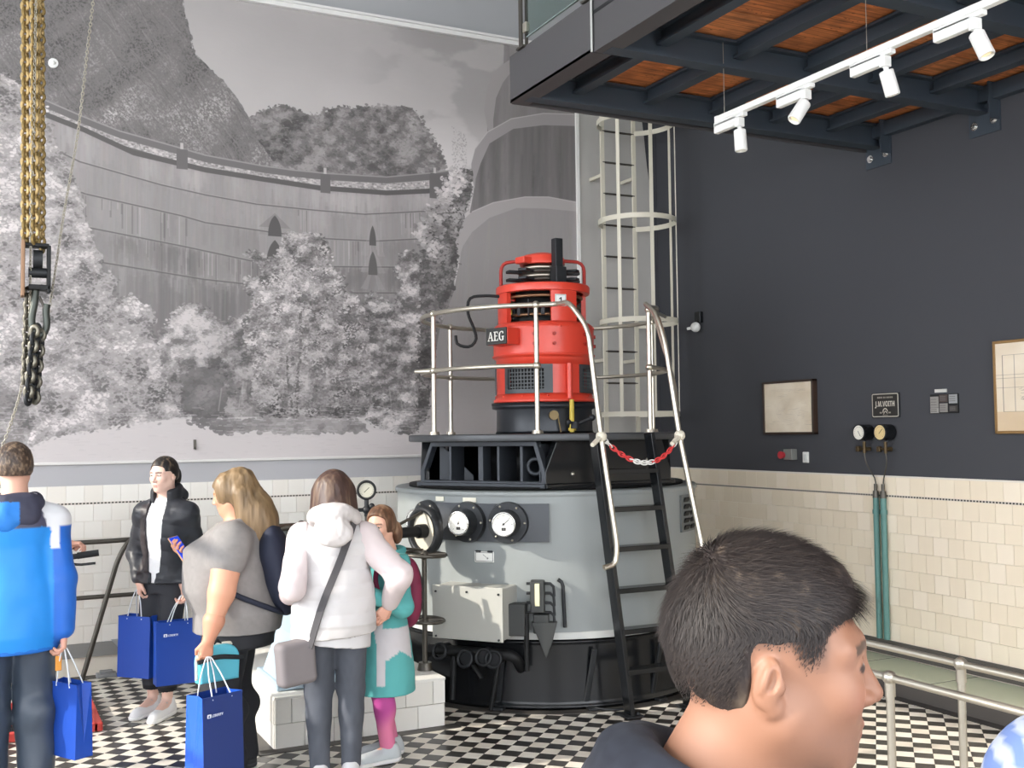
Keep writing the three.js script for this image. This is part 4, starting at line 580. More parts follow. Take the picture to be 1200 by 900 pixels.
// ---------------------------------------------------------------- things on the right wall
const onRight = (g, y, z, out = 0.0) => turned(g, 0, -Math.PI / 2, 0, XW - out, y, z);   // geometry facing +z turned to face the hall (-x)
function paperMap(seed, draw) { return canvas(512, 512, (c, w, h) => { const r = rng(seed), img = c.createImageData(w, h); for (let y = 0; y < h; y++) for (let x = 0; x < w; x++) { const k = (y * w + x) * 4, f = fbm(x / 120, y / 120, seed, 4) - 0.5; img.data[k] = 226 + f * 30; img.data[k + 1] = 212 + f * 36; img.data[k + 2] = 190 + f * 44; img.data[k + 3] = 255; } c.putImageData(img, 0, 0); draw(c, w, h, r); }); }
function framed(name, label, category, y, z, w, h, depth, map, frameMat, tilt = 0) {
  const t = thing(name, label, category, [XW, y, z], -Math.PI / 2); const f = 0.018, d = depth;
  if (tilt) t.rotation.z = 0;
  part('frame', [rbox(w, f, d, 0, h / 2 - f / 2, d / 2, 0.003), rbox(w, f, d, 0, -h / 2 + f / 2, d / 2, 0.003), rbox(f, h, d, -w / 2 + f / 2, 0, d / 2, 0.003), rbox(f, h, d, w / 2 - f / 2, 0, d / 2, 0.003)], frameMat, t);
  part('backing', box(w - 0.01, h - 0.01, 0.01, 0, 0, 0.008), M.ironDark, t);
  part('sheet', new THREE.PlaneGeometry(w - 2 * f, h - 2 * f).translate(0, 0, d * 0.8), mat('#ffffff', 0.35, 0, { map }), t);
  return t;
}
const woodFrame = mat('#3a2a20', 0.45);
framed('framed_drawing', 'smaller dark framed faded drawing above the red button on the dark wall', 'picture', 1.925, -6.745, 0.6, 0.43, 0.05, paperMap(3, (c, w, h, r) => { c.strokeStyle = 'rgba(120,105,100,.28)'; for (let i = 0; i < 60; i++) { c.lineWidth = 1 + r() * 1.5; c.beginPath(); const x = 60 + r() * 390, y = 60 + r() * 380; c.moveTo(x, y); c.lineTo(x + (r() - 0.5) * 160, y + (r() - 0.5) * 30); c.stroke(); } for (let i = 0; i < 8; i++) { c.strokeRect(60 + i * 48, 70, 40, 14); c.beginPath(); c.arc(256, 290, 40 + i * 12, 0, 5); c.stroke(); } }), woodFrame);
framed('framed_plan', 'large thinly framed yellowed technical plan, cut by the picture edge', 'picture', 2.0, -4.2, 1.2, 0.59, 0.03, paperMap(4, (c, w, h, r) => { c.fillStyle = 'rgba(190,150,100,.35)'; c.fillRect(0, 400, w, 112); c.strokeStyle = 'rgba(90,80,75,.55)'; c.lineWidth = 2; c.strokeRect(22, 70, 300, 330); for (const y of [185, 205, 260]) { c.beginPath(); c.moveTo(0, y); c.lineTo(500, y); c.stroke(); } for (const x of [22, 60, 190, 322]) { c.beginPath(); c.moveTo(x, 70); c.lineTo(x, 400); c.stroke(); } c.fillStyle = 'rgba(100,90,84,.5)'; for (let i = 0; i < 90; i++) c.fillRect(70 + r() * 110, 262 + r() * 70, 3 + r() * 12, 2); c.beginPath(); c.moveTo(190, 300); c.lineTo(240, 400); c.lineTo(120, 400); c.stroke(); c.fillStyle = 'rgba(50,45,42,.8)'; c.font = '46px serif'; c.fillText('T', 96, 48); c.font = 'bold 28px serif'; for (let i = 0; i < 5; i++) c.fillRect(132 + i * 22, 28, 14, 20); }), mat('#8a6a3e', 0.5));
{
  const map = canvas(512, 356, (c) => {
    c.fillStyle = '#2d2b29'; c.fillRect(0, 0, 512, 356); c.strokeStyle = '#b5b0a4'; c.lineWidth = 14; c.beginPath(); c.roundRect(12, 12, 488, 332, 22); c.stroke(); c.fillStyle = '#c9c4b6'; c.textAlign = 'center';
    c.fillStyle = '#8f8b80'; for (const [x, w] of [[110, 26], [140, 20], [164, 22], [190, 18], [226, 22], [254, 14], [286, 28], [320, 24], [350, 22], [378, 26]]) c.fillRect(x, 52, w, 24); c.fillStyle = '#d2cdbf'; c.font = 'bold 104px sans-serif'; c.save(); c.translate(256, 196); c.scale(0.74, 1.05); c.fillText('J.M.VOITH', 0, 0); c.restore();
    c.lineWidth = 16; c.strokeStyle = '#c9c4b6'; c.beginPath(); c.arc(256, 268, 40, Math.PI * 0.85, Math.PI * 2.05); c.stroke(); c.beginPath(); c.moveTo(222, 310); c.lineTo(256, 262); c.lineTo(300, 300); c.lineWidth = 10; c.stroke(); c.fillStyle = '#8f8b80'; c.fillRect(150, 276, 44, 22); c.fillRect(316, 276, 44, 22); c.fillRect(206, 318, 100, 8);
  });
  const t = thing('maker_sign', 'small black wall sign lettered J.M.VOITH above the two gauges', 'sign', [XW, 1.914, -5.738], -Math.PI / 2);
  part('plate', rbox(0.26, 0.178, 0.014, 0, 0, 0.007, 0.004), M.black, t); part('lettering', new THREE.PlaneGeometry(0.255, 0.174).translate(0, 0, 0.0145), mat('#ffffff', 0.4, 0, { map }), t);
}
{
  const t = thing('notice_board', 'small dark notice board with six grey paper slips beside the wall sign', 'notice', [XW, 1.91, -5.215], -Math.PI / 2);
  part('board', rbox(0.235, 0.13, 0.01, 0, 0, 0.005, 0.002), M.ironDark, t);
  [[-0.079, 0.012, 0.07, 0.075, '#8d8a86'], [-0.079, -0.045, 0.07, 0.035, '#9b9894'], [-0.002, 0.035, 0.07, 0.05, '#4a3f3c'], [-0.002, -0.028, 0.066, 0.06, '#8a8783'], [0.078, 0.03, 0.068, 0.06, '#97999a'], [0.078, -0.035, 0.066, 0.04, '#3d3937']].forEach(([x, y, w, h, col]) => { const p = part('slip', box(w, h, 0.003, x, y, 0.0115), mat(col, 0.7), t); part('print', [0, 1, 2].map((k) => box(w * 0.7, 0.004, 0.001, x - w * 0.08, y + h * 0.25 - k * h * 0.24, 0.0135)), mat('#6a6764', 0.8), p).userData.kind = 'stuff'; });
  part('title_strip', box(0.1, 0.022, 0.006, -0.03, 0.088, 0.003), mat('#c9c7c2', 0.6), t);
}
{ // two gauges with their copper capillaries and green pipes
  const face = (ang) => canvas(128, 128, (c) => { c.fillStyle = '#f0ece0'; c.fillRect(0, 0, 128, 128); c.translate(64, 64); c.strokeStyle = '#333'; for (let i = 0; i < 19; i++) { const a = (135 + i * 15) * R; c.lineWidth = 2; c.beginPath(); c.moveTo(Math.cos(a) * 54, Math.sin(a) * 54); c.lineTo(Math.cos(a) * 44, Math.sin(a) * 44); c.stroke(); } c.lineWidth = 5; c.beginPath(); c.moveTo(-Math.cos(ang) * 16, -Math.sin(ang) * 16); c.lineTo(Math.cos(ang) * 40, Math.sin(ang) * 40); c.stroke(); });
  [[-5.905, -5.82, 1, '#ffffff', 'white faced wall gauge on the left of the pair above the green pipes', 0], [-5.70, -5.75, -0.8, '#f0d9a8', 'yellowed wall gauge on the right of the pair above the green pipes', 1]].forEach(([z, zp, ang, tint, label, k]) => {
    const t = thing('wall_gauge', label, 'gauge', [XW, 1.72, z], -Math.PI / 2, 'gauges above the green pipes'), dz = zp - z;   // local x is world z
    part('case', [turned(cyl(0.058, 0.058, 0.1, 0, 0, 0.06, 32).translate(0, 0, -0.06), Math.PI / 2, 0, 0, 0, 0, 0.06), turned(cyl(0.05, 0.05, 0.02, 0, 0, 0, 20), Math.PI / 2, 0, 0, 0, -0.0, 0.006)], M.black, t);
    part('ring', torus(0.055, 0.004, V(0, 0, 0.11), V(0, 0, 1)), M.ironDark, t);
    part('dial', new THREE.CircleGeometry(0.053, 32).translate(0, 0, 0.1115), mat(tint, 0.4, 0, { map: face(ang) }), t);
    part('cock', [rod(V(0, -0.066, 0.06), V(0, -0.15, 0.06), 0.012, 10), rod(V(-0.07, -0.12, 0.05), V(0.05, -0.12, 0.05), 0.009, 8), rbox(0.03, 0.04, 0.03, -0.07, -0.12, 0.05), rbox(0.02, 0.03, 0.06, 0.0, -0.12, 0.03)], mat('#5c4c34', 0.45, 0.6), t);
    part('capillary', pipe([V(0, -0.15, 0.06), V(0.005, -0.22, 0.055), V(dz * 0.9, -0.33, 0.04), V(dz, -0.37, 0.04), V(dz, -0.44, 0.04)], 0.005, { bend: 0.05 }), M.steelDark, t);
    const p = solo('green_pipe', [cyl(0.021, 0.021, 1.0, 0, 0.75, 0, 18), cyl(0.026, 0.026, 0.03, 0, 1.15, 0, 18)].map((g) => g.translate(XW - 0.045, 0, zp)), mat('#5a8580', 0.45), k ? 'green wall pipe on the right of the upright pair, under the yellowed gauge' : 'green wall pipe on the left of the upright pair, under the white gauge', 'pipe', 'green pipes below the gauges');
    part('union', [cyl(0.02, 0.024, 0.05, XW - 0.045, 1.275, zp, 12), cyl(0.012, 0.012, 0.06, XW - 0.045, 1.32, zp, 10)], M.steelDark, p, 'dark pipe union');
  });
}
{
  const t = thing('stop_button', 'grey switch box with a red emergency button on the dark wall', 'button', [XW, 1.545, -6.76], -Math.PI / 2);
  part('case', rbox(0.1, 0.085, 0.06, 0.02, 0.004, 0.03, 0.006), mat('#7e807c', 0.5), t); part('red_knob', [turned(cyl(0.03, 0.026, 0.03, 0, 0, 0, 20), Math.PI / 2, 0, 0, -0.02, 0, 0.085), turned(cyl(0.016, 0.016, 0.04, 0, 0, 0, 16), Math.PI / 2, 0, 0, -0.02, 0, 0.065)], mat('#b5303a', 0.4), t);
}
{
  const t = thing('wall_socket', 'small white wall switch just right of the red button', 'switch', [XW, 1.528, -6.585], -Math.PI / 2);
  part('plate', rbox(0.062, 0.085, 0.016, 0, 0, 0.008, 0.005), M.white, t); part('rocker', rbox(0.028, 0.05, 0.008, 0, 0, 0.018, 0.003), mat('#cfd2d0', 0.4), t);
}
{
  const t = thing('wall_camera', 'small white camera on a black bracket high on the dark wall near the corner', 'camera', [XW, 2.7, -7.93], -Math.PI / 2);
  part('bracket', [rbox(0.08, 0.1, 0.04, 0, 0.07, 0.02), rod(V(0, 0.06, 0.02), V(0, 0.0, 0.05), 0.012, 10)], M.black, t); part('head', [ball(0.045, 0, -0.02, 0.06, 18), rod(V(0, -0.02, 0.06), V(-0.07, -0.03, 0.1), 0.016, 12, 0.012)], M.white, t);
}
// ---------------------------------------------------------------- railings at the right
function pipeRail(label, x, zPosts, y, mids, z0, z1) {
  const t = thing('pipe_railing', label, 'railing', [x, 0, 0]);
  for (const z of zPosts) {
    const p = part('post', [rod(V(0, 0, z), V(0, y, z), 0.0135, 14)], M.steel, t); part('ball_joint', [ball(0.0235, 0, y, z, 16), cyl(0.017, 0.017, 0.05, 0, y - 0.035, z, 14)], M.steel, p); part('post_foot', cyl(0.04, 0.045, 0.02, 0, 0.01, z, 16), M.steel, p);
  }
  part('top_rail', rod(V(0, y, z0), V(0, y, z1), 0.0125, 14), M.steel, t);
  for (const m of mids) part('mid_rail', rod(V(0, m, z0), V(0, m, z1), 0.0095, 12), M.steel, t);
}
pipeRail('nearer steel pipe railing beside the young man, with a low middle rail', 2.63, [-2.6, -1.35], 0.95, [0.585], -2.95, -0.9);
pipeRail('farther steel pipe railing standing behind the nearer railing on the right', 2.985, [-2.63, -1.2], 0.95, [], -3.2, -0.9);
// ---------------------------------------------------------------- left side: wall rail, grey plate, chain hoist
{
  const z = -8.36, t = thing('wall_railing', 'dark pipe railing with a slanted end stay along the tiled back wall', 'railing', [0, 0, z]);
  part('top_rail', pipe([V(-1.6, 0.99, 0), V(0.85, 1.0, 0), V(1.3, 1.01, 0)], 0.018, { bend: 0 }), M.steelDark, t);
  part('mid_rail', rod(V(-1.6, 0.6, 0), V(1.3, 0.605, 0), 0.016), M.steelDark, t);
  part('stay', pipe([V(0.67, 0.0, 0.06), V(0.92, 0.88, 0.06), V(0.99, 1.0, 0.05), V(1.15, 1.07, 0.0), V(1.3, 1.08, 0)], 0.018, { bend: 0.12 }), M.steelDark, t);
  for (const x of [-1.3, 1.3]) part('post', rod(V(x, 0, 0), V(x, 1.04, 0), 0.018), M.steelDark, t);
}
solo('slanted_plate', turned(extrude([[0.9, 0.255], [1.75, 0.27], [1.75, 0.012], [1.1, 0.012]], 0.035, 0.003), 0, 0, 0, 0, 0, ZW + 0.035), mat('#a3a4a6', 0.5), 'grey metal plate with a slanted edge against the bottom of the tiled wall', 'plate');
solo('floor_bracket', [rbox(0.14, 0.03, 0.08, 0.86, 0.017, ZW + 0.12), rbox(0.09, 0.02, 0.06, 0.86, 0.04, ZW + 0.12)], mat('#8f9091', 0.5), 'small grey metal bracket on the floor at the foot of the white wall', 'bracket');
{
  const zz = -6.92, link = new THREE.TorusGeometry(0.0195, 0.0108, 8, 16).scale(1.05, 1.25, 1), gold = mat('#b79d6c', 0.42, 0.5), goldDark = mat('#8b7548', 0.45, 0.55), greyLink = mat('#6f6b60', 0.4, 0.7);
  const t = thing('load_chain', 'thick brassy hoist chain in three falls hanging from above the hook block', 'chain', [0, 0, zz]);
  const fall = (parent, x0, y0, x1, y1, dz, m, pitch = 0.041, sc = 1) => { const n = Math.round(Math.hypot(x1 - x0, y1 - y0) / pitch), a = Math.atan2(x1 - x0, y0 - y1); for (let i = 0; i <= n; i++) { const o = part('chain_link', link, m[i % m.length], parent); o.position.set(mix(x0, x1, i / n), mix(y0, y1, i / n), dz); o.rotation.set(0, (i % 2 ? 1 : -1) * Math.PI / 4 + 0.2, a); o.scale.setScalar(sc); } };
  fall(t, 0.228, 4.75, 0.242, 2.92, 0.0, [gold, goldDark], 0.043); fall(t, 0.276, 4.75, 0.29, 2.92, 0.04, [gold, goldDark], 0.043); fall(t, 0.318, 4.75, 0.334, 2.88, -0.03, [goldDark, gold], 0.043, 0.85);
  const b = thing('hook_block', 'brown and black hook block with a steel hook hanging on the chain', 'hook', [0.3, 2.75, zz]);
  part('cheek_plate', rbox(0.02, 0.33, 0.12, -0.07, 0.0, 0, 0.005), mat('#94745a', 0.5, 0.4), b, 'rust brown cheek plate'); part('cheek_plate', [rbox(0.02, 0.28, 0.1, 0.07, 0.0, 0, 0.005), rbox(0.14, 0.02, 0.1, 0.0, 0.14, 0), rbox(0.12, 0.03, 0.1, 0.02, -0.11, 0)], M.ironDark, b, 'black cheek plate');
  part('sheave', [turned(cyl(0.055, 0.055, 0.05, 0, 0, 0, 24), 0, 0, Math.PI / 2, 0.01, 0.06, 0), turned(cyl(0.03, 0.03, 0.1, 0, 0, 0, 18), 0, 0, Math.PI / 2, 0.01, -0.02, 0)], M.iron, b);
  part('hook', pipe(curvePts([V(0.0, -0.1, 0), V(-0.005, -0.2, 0), V(-0.02, -0.3, 0), V(0.0, -0.38, 0), V(0.04, -0.385, 0), V(0.062, -0.33, 0), V(0.056, -0.24, 0), V(0.062, -0.205, 0)], 40), 0.021, { bend: 0 }), mat('#50544f', 0.45, 0.6), b, 'dark forged steel hook');
  part('latch', rod(V(0.02, -0.16, 0), V(0.055, -0.25, 0.01), 0.008), M.steelDark, b);
  const s = thing('slack_chain', 'short dark bundle of slack chain hanging below the hook', 'chain', [0, 0, zz]);
  fall(s, 0.295, 2.38, 0.262, 1.98, 0.03, [greyLink, M.iron], 0.046, 1.15); fall(s, 0.33, 2.36, 0.302, 1.99, 0.0, [greyLink, M.iron], 0.046, 1.15); fall(s, 0.262, 2.62, 0.25, 2.1, -0.05, [greyLink]); fall(s, 0.31, 2.4, 0.285, 2.0, -0.03, [M.iron]);
  // thin hand chain: one long fall from the upper right, one loop down to the left
  const hand = (pts, name, label) => { const g = [], p = new Poly(curvePts(pts, 120)), L = p.c[p.c.length - 1], n = Math.round(L / 0.021), lk = new THREE.TorusGeometry(0.0075, 0.0028, 5, 8).scale(1, 1.7, 1); for (let i = 0; i < n; i++) { const a = p.getPoint(i / n), c = p.getPoint((i + 1) / n), q = lk.clone(); q.rotateY(i % 2 ? 0.9 : -0.7); q.applyQuaternion(new THREE.Quaternion().setFromUnitVectors(V(0, 1, 0), c.clone().sub(a).normalize())); g.push(q.translate((a.x + c.x) / 2, (a.y + c.y) / 2, (a.z + c.z) / 2)); } const o = thing(name, label, 'chain'); part('chain_links', g, mat('#a8a294', 0.35, 0.7), o).userData.kind = 'stuff'; };
  hand([V(0.62, 4.6, -6.75), V(0.57, 4.1, -6.77), V(0.515, 3.54, -6.8), V(0.45, 3.1, -6.86), V(0.396, 2.68, -6.91), V(0.36, 2.45, -6.93), V(0.32, 2.36, -6.95), V(0.25, 2.25, -6.99), V(0.23, 2.05, -7.02), V(0.17, 1.82, -7.06), V(0.1, 1.6, -7.08), V(0.08, 1.3, -7.08)], 'hand_chain', 'thin pale hand chain falling from the upper right across the hook to the left');
  hand([V(0.29, 4.75, -6.85), V(0.28, 3.6, -6.86), V(0.27, 2.9, -6.88), V(0.27, 2.4, -6.95)], 'hand_chain', 'thin pale hand chain running straight down in front of the thick brassy chain');
}
// ---------------------------------------------------------------- tiled plinth with valves and governor
{
  const t = thing('tiled_plinth', 'low white tiled plinth carrying the governor and hand wheels beside the machine', 'plinth', [1.5, 0, -6.06]);
  const w = 1.03, h = 0.285, d = 1.5; part('core', [box(w, h - 0.006, d, w / 2, (h - 0.006) / 2, -d / 2 - 0.004)], mat('#9d9890', 0.8), t); part('top', rbox(w + 0.01, 0.02, d + 0.01, w / 2, h - 0.006, -d / 2, 0.006), mat('#eeece6', 0.5), t);
  const r = rng(21), tg = new RoundedBoxGeometry(0.168, 0.134, 0.012, 1, 0.002), tones = ['#eceae4', '#e6e3dc', '#f0eee9'].map((c) => mat(c, 0.35));
  for (let j = 0; j < 2; j++) for (let a = -(j ? 0.075 : 0); a < w; a += 0.171) { const lo = Math.max(0, a), hi = Math.min(w, a + 0.171); if (hi - lo < 0.02) continue; const o = part('tile', tg, tones[Math.floor(r() * 3)], t); o.position.set((lo + hi) / 2, 0.068 + j * 0.137, (r() - 0.5) * 0.002); o.scale.x = (hi - lo - 0.003) / 0.168; }
  for (let j = 0; j < 2; j++) for (let a = -(j ? 0.08 : 0); a < d; a += 0.171) { const lo = Math.max(0, a), hi = Math.min(d, a + 0.171); if (hi - lo < 0.02) continue; const o = part('tile', tg, tones[Math.floor(r() * 3)], t); o.position.set((r() - 0.5) * 0.002, 0.068 + j * 0.137, -(lo + hi) / 2); o.rotation.y = Math.PI / 2; o.scale.x = (hi - lo - 0.003) / 0.168; }
}
{
  const paint = mat('#a9bccb', 0.4);
  const t = thing('governor', 'pale blue grey cast governor pedestal on the white plinth, half hidden by the women', 'pedestal', [1.82, 0.29, -6.42]);
  part('foot', [rbox(0.56, 0.05, 0.5, 0, 0.025, 0, 0.012), rbox(0.07, 0.07, 0.06, -0.17, 0.05, 0.25)], paint, t); for (const x of [-0.24, 0.24]) part('bolt', cyl(0.016, 0.016, 0.03, x, 0.06, 0.2, 6), M.steelDark, t);
  const s = new THREE.Shape([[-0.26, 0.05], [0.26, 0.05], [0.17, 0.3], [0.15, 0.62], [-0.15, 0.62], [-0.17, 0.3]].map(([x, y]) => new THREE.Vector2(x, y)));
  part('column', new THREE.ExtrudeGeometry(s, { depth: 0.32, bevelSize: 0.03, bevelThickness: 0.03, bevelSegments: 4, bevelOffset: -0.03 }).translate(0, 0, -0.16), paint, t);
  part('body', [rbox(0.46, 0.22, 0.4, 0, 0.7, 0, 0.03)], paint, t);
  const w = part('hand_wheel', [torus(0.125, 0.014, V(-0.2, 0.8, 0.22), V(-0.3, 0, 1)), ...[0, 1, 2].map((k) => { const a = k * 1.05, u = V(Math.cos(a) * 0.95, Math.sin(a), Math.cos(a) * 0.28).multiplyScalar(0.122), c = V(-0.2, 0.8, 0.22); return rod(c.clone().sub(u), c.clone().add(u), 0.009); }), disc(0.03, 0.05, V(-0.2, 0.8, 0.22), V(-0.3, 0, 1))], M.steelDark, t, 'dark hand wheel');
  part('dial', disc(0.11, 0.02, V(-0.19, 0.8, 0.19), V(-0.3, 0, 1)), mat('#8d9492', 0.4), t);
  part('crossbar', [rod(V(-0.26, 0.935, 0.2), V(0.03, 0.935, 0.2), 0.016, 12), rod(V(-0.12, 0.8, 0.18), V(-0.12, 0.95, 0.2), 0.014), ball(0.024, -0.12, 0.94, 0.2, 12)], mat('#4d3f36', 0.45, 0.5), t);
}
{ // pressure gauge on a stalk
  const t = thing('stalk_gauge', 'round dark rimmed pressure gauge on a short stalk behind the women', 'gauge', [2.15, 0.29, -6.34]);
  const f = V(-0.36, 0.02, 0.93).normalize(), c = V(-0.01, 1.12, 0), dm = canvas(128, 128, (g) => { g.fillStyle = '#b9b6a6'; g.fillRect(0, 0, 128, 128); g.translate(64, 64); g.strokeStyle = '#2a2a28'; for (let i = 0; i < 22; i++) { const a = (135 + i * 13) * R; g.lineWidth = 2; g.beginPath(); g.moveTo(Math.cos(a) * 56, Math.sin(a) * 56); g.lineTo(Math.cos(a) * 46, Math.sin(a) * 46); g.stroke(); } g.lineWidth = 5; g.beginPath(); g.moveTo(-18, 18); g.lineTo(22, -20); g.stroke(); });
  part('case', disc(0.058, 0.05, c.clone().addScaledVector(f, -0.02), f), M.ironDark, t); part('rim', torus(0.053, 0.008, c.clone().addScaledVector(f, 0.008), f), M.ironDark, t);
  const q = new THREE.Quaternion().setFromUnitVectors(V(0, 0, 1), f); const dc = new THREE.CircleGeometry(0.05, 28).applyQuaternion(q); const p0 = c.clone().addScaledVector(f, 0.008); part('dial', dc.translate(p0.x, p0.y, p0.z), mat('#ffffff', 0.4, 0, { map: dm }), t);
  part('cock', [rod(V(-0.01, 1.06, 0), V(-0.01, 0.96, 0), 0.014), ball(0.026, -0.01, 1.0, 0, 12), rod(V(-0.14, 1.0, 0), V(0.03, 1.0, 0), 0.012), ball(0.02, 0.02, 1.02, 0.01, 10)], M.iron, t); part('stalk', pipe([V(-0.01, 0.96, 0), V(-0.01, 0.88, 0), V(-0.12, 0.84, 0), V(-0.2, 0.7, 0), V(-0.2, 0, 0)], 0.011, { bend: 0.05 }), M.steelDark, t);
}
{ // upright hand wheel on a horizontal shaft
  const c = V(2.57, 1.13, -6.46), a = V(-0.96, 0, 0.28).normalize(), t = thing('shaft_valve', 'upright dark rimmed hand wheel with a thick black shaft in front of the gauges', 'valve', [c.x, c.y, c.z]);
  const u = V(0, 1, 0), w = a.clone().cross(u);
  part('rim', turned(lathe([[0.125, -0.03], [0.15, -0.03], [0.152, 0], [0.15, 0.03], [0.125, 0.03], [0.122, 0], [0.125, -0.03]], 48), 0, 0, 0).applyQuaternion(new THREE.Quaternion().setFromUnitVectors(V(0, 1, 0), a)), M.iron, t);
  part('web', disc(0.126, 0.014, V(0, 0, 0).addScaledVector(a, -0.008), a), mat('#c9c2b2', 0.5), t, 'pale wheel web');
  part('shaft', [rod(a.clone().multiplyScalar(-0.04), a.clone().multiplyScalar(0.26), 0.034, 18), rod(a.clone().multiplyScalar(-0.04), a.clone().multiplyScalar(0.06), 0.045, 16)], M.ironDark, t);
  part('side_arm', [rod(V(0, 0.12, 0).addScaledVector(a, 0.02), V(0, 0.02, 0).addScaledVector(a, 0.3), 0.01), rod(V(0, -0.12, 0).addScaledVector(a, 0.02), V(0, -0.08, 0).addScaledVector(a, 0.3), 0.009)], M.steelDark, t);
  part('bearing', [rbox(0.1, 0.09, 0.1, a.x * 0.3, -0.01, a.z * 0.3, 0.01), rod(V(a.x * 0.3, -0.03, a.z * 0.3), V(a.x * 0.3, -0.84, a.z * 0.3), 0.03)], M.iron, t);
}
{ // upright valve stem with two level hand wheels
  const t = thing('valve_stand', 'upright steel valve stem with two level hand wheels at the end of the plinth', 'valve', [2.5, 0.285, -6.3]);
  part('stem', [rod(V(0, 0, 0), V(0, 0.74, 0), 0.016, 14), cyl(0.04, 0.05, 0.05, 0, 0.025, 0, 18), ball(0.03, 0, 0.71, 0, 14), ball(0.026, 0, 0.3, 0, 12)], M.steelDark, t);
  for (const [y, r2] of [[0.715, 0.135], [0.31, 0.12]]) { const wheel = part('hand_wheel', torus(r2, 0.011, V(0, y, 0), V(0.05, 1, 0.02), Math.PI * 2, 10, 44), M.steelDark, t); part('spoke', [0, 1, 2].map((k) => rod(V(0, y, 0), V(Math.cos(k * 2.094 + 0.3) * r2, y, Math.sin(k * 2.094 + 0.3) * r2), 0.009)), M.steelDark, wheel); }
}
// ---------------------------------------------------------------- people: smooth fields meshed into continuous surfaces
const smin = (a, b, k) => { if (k <= 0) return Math.min(a, b); const h = Math.max(k - Math.abs(a - b), 0) / k; return Math.min(a, b) - h * h * k * 0.25; };
function cone(a, b, r1, r2) {
  const bx = b.x - a.x, by = b.y - a.y, bz = b.z - a.z, l2 = bx * bx + by * by + bz * bz, rr = r1 - r2, a2 = l2 - rr * rr, il2 = 1 / l2, sg = Math.sign(rr) * rr * rr;
  return (x, y, z) => {
    const px = x - a.x, py = y - a.y, pz = z - a.z, yy = px * bx + py * by + pz * bz, zz = yy - l2, qx = px * l2 - bx * yy, qy = py * l2 - by * yy, qz = pz * l2 - bz * yy;
    const x2 = qx * qx + qy * qy + qz * qz, y2 = yy * yy * l2, z2 = zz * zz * l2, k = sg * x2;
    if (Math.sign(zz) * a2 * z2 > k) return Math.sqrt(x2 + z2) * il2 - r2;
    if (Math.sign(yy) * a2 * y2 < k) return Math.sqrt(x2 + y2) * il2 - r1;
    return (Math.sqrt(x2 * a2 * il2) + yy * rr) * il2 - r1;
  };
}
function ell(c, rx, ry, rz, rot) {
  const q = rot ? new THREE.Quaternion().setFromEuler(new THREE.Euler(...rot)).invert() : null, v = V(0, 0, 0);
  return (x, y, z) => {
    let px = x - c.x, py = y - c.y, pz = z - c.z; if (q) { v.set(px, py, pz).applyQuaternion(q); px = v.x; py = v.y; pz = v.z; }
    const k0 = Math.hypot(px / rx, py / ry, pz / rz), k1 = Math.hypot(px / (rx * rx), py / (ry * ry), pz / (rz * rz));
    return k1 < 1e-9 ? -Math.min(rx, ry, rz) : k0 * (k0 - 1) / k1;
  };
}
// stacked elliptical sections [height, half width, half depth, forward shift]
function sections(list, g = 0) {
  const n = list.length, lo = list[0][0], hi = list[n - 1][0];
  return (x, y, z) => {
    const yc = clamp(y, lo, hi); let i = 1; while (i < n - 1 && yc > list[i][0]) i++;
    const a = list[i - 1], b = list[i], t0 = (yc - a[0]) / (b[0] - a[0]), t = t0 * t0 * (3 - 2 * t0) * 0.5 + t0 * 0.5, w = mix(a[1], b[1], t) + g, d = mix(a[2], b[2], t) + g, zo = mix(a[3], b[3], t);
    const k0 = Math.hypot(x / w, (z - zo) / d), k1 = Math.hypot(x / (w * w), (z - zo) / (d * d)), s = k1 < 1e-9 ? -Math.min(w, d) : k0 * (k0 - 1) / k1, dy = Math.abs(y - yc) - g;
    return dy <= 0 ? s : s > 0 ? Math.hypot(s, dy) : Math.max(s, dy);
  };
}
function field(items) { return (x, y, z) => { let d = 1e3; for (const [f, k] of items) d = k < 0 ? Math.max(d, -f(x, y, z)) : smin(d, f(x, y, z), k); return d; }; }
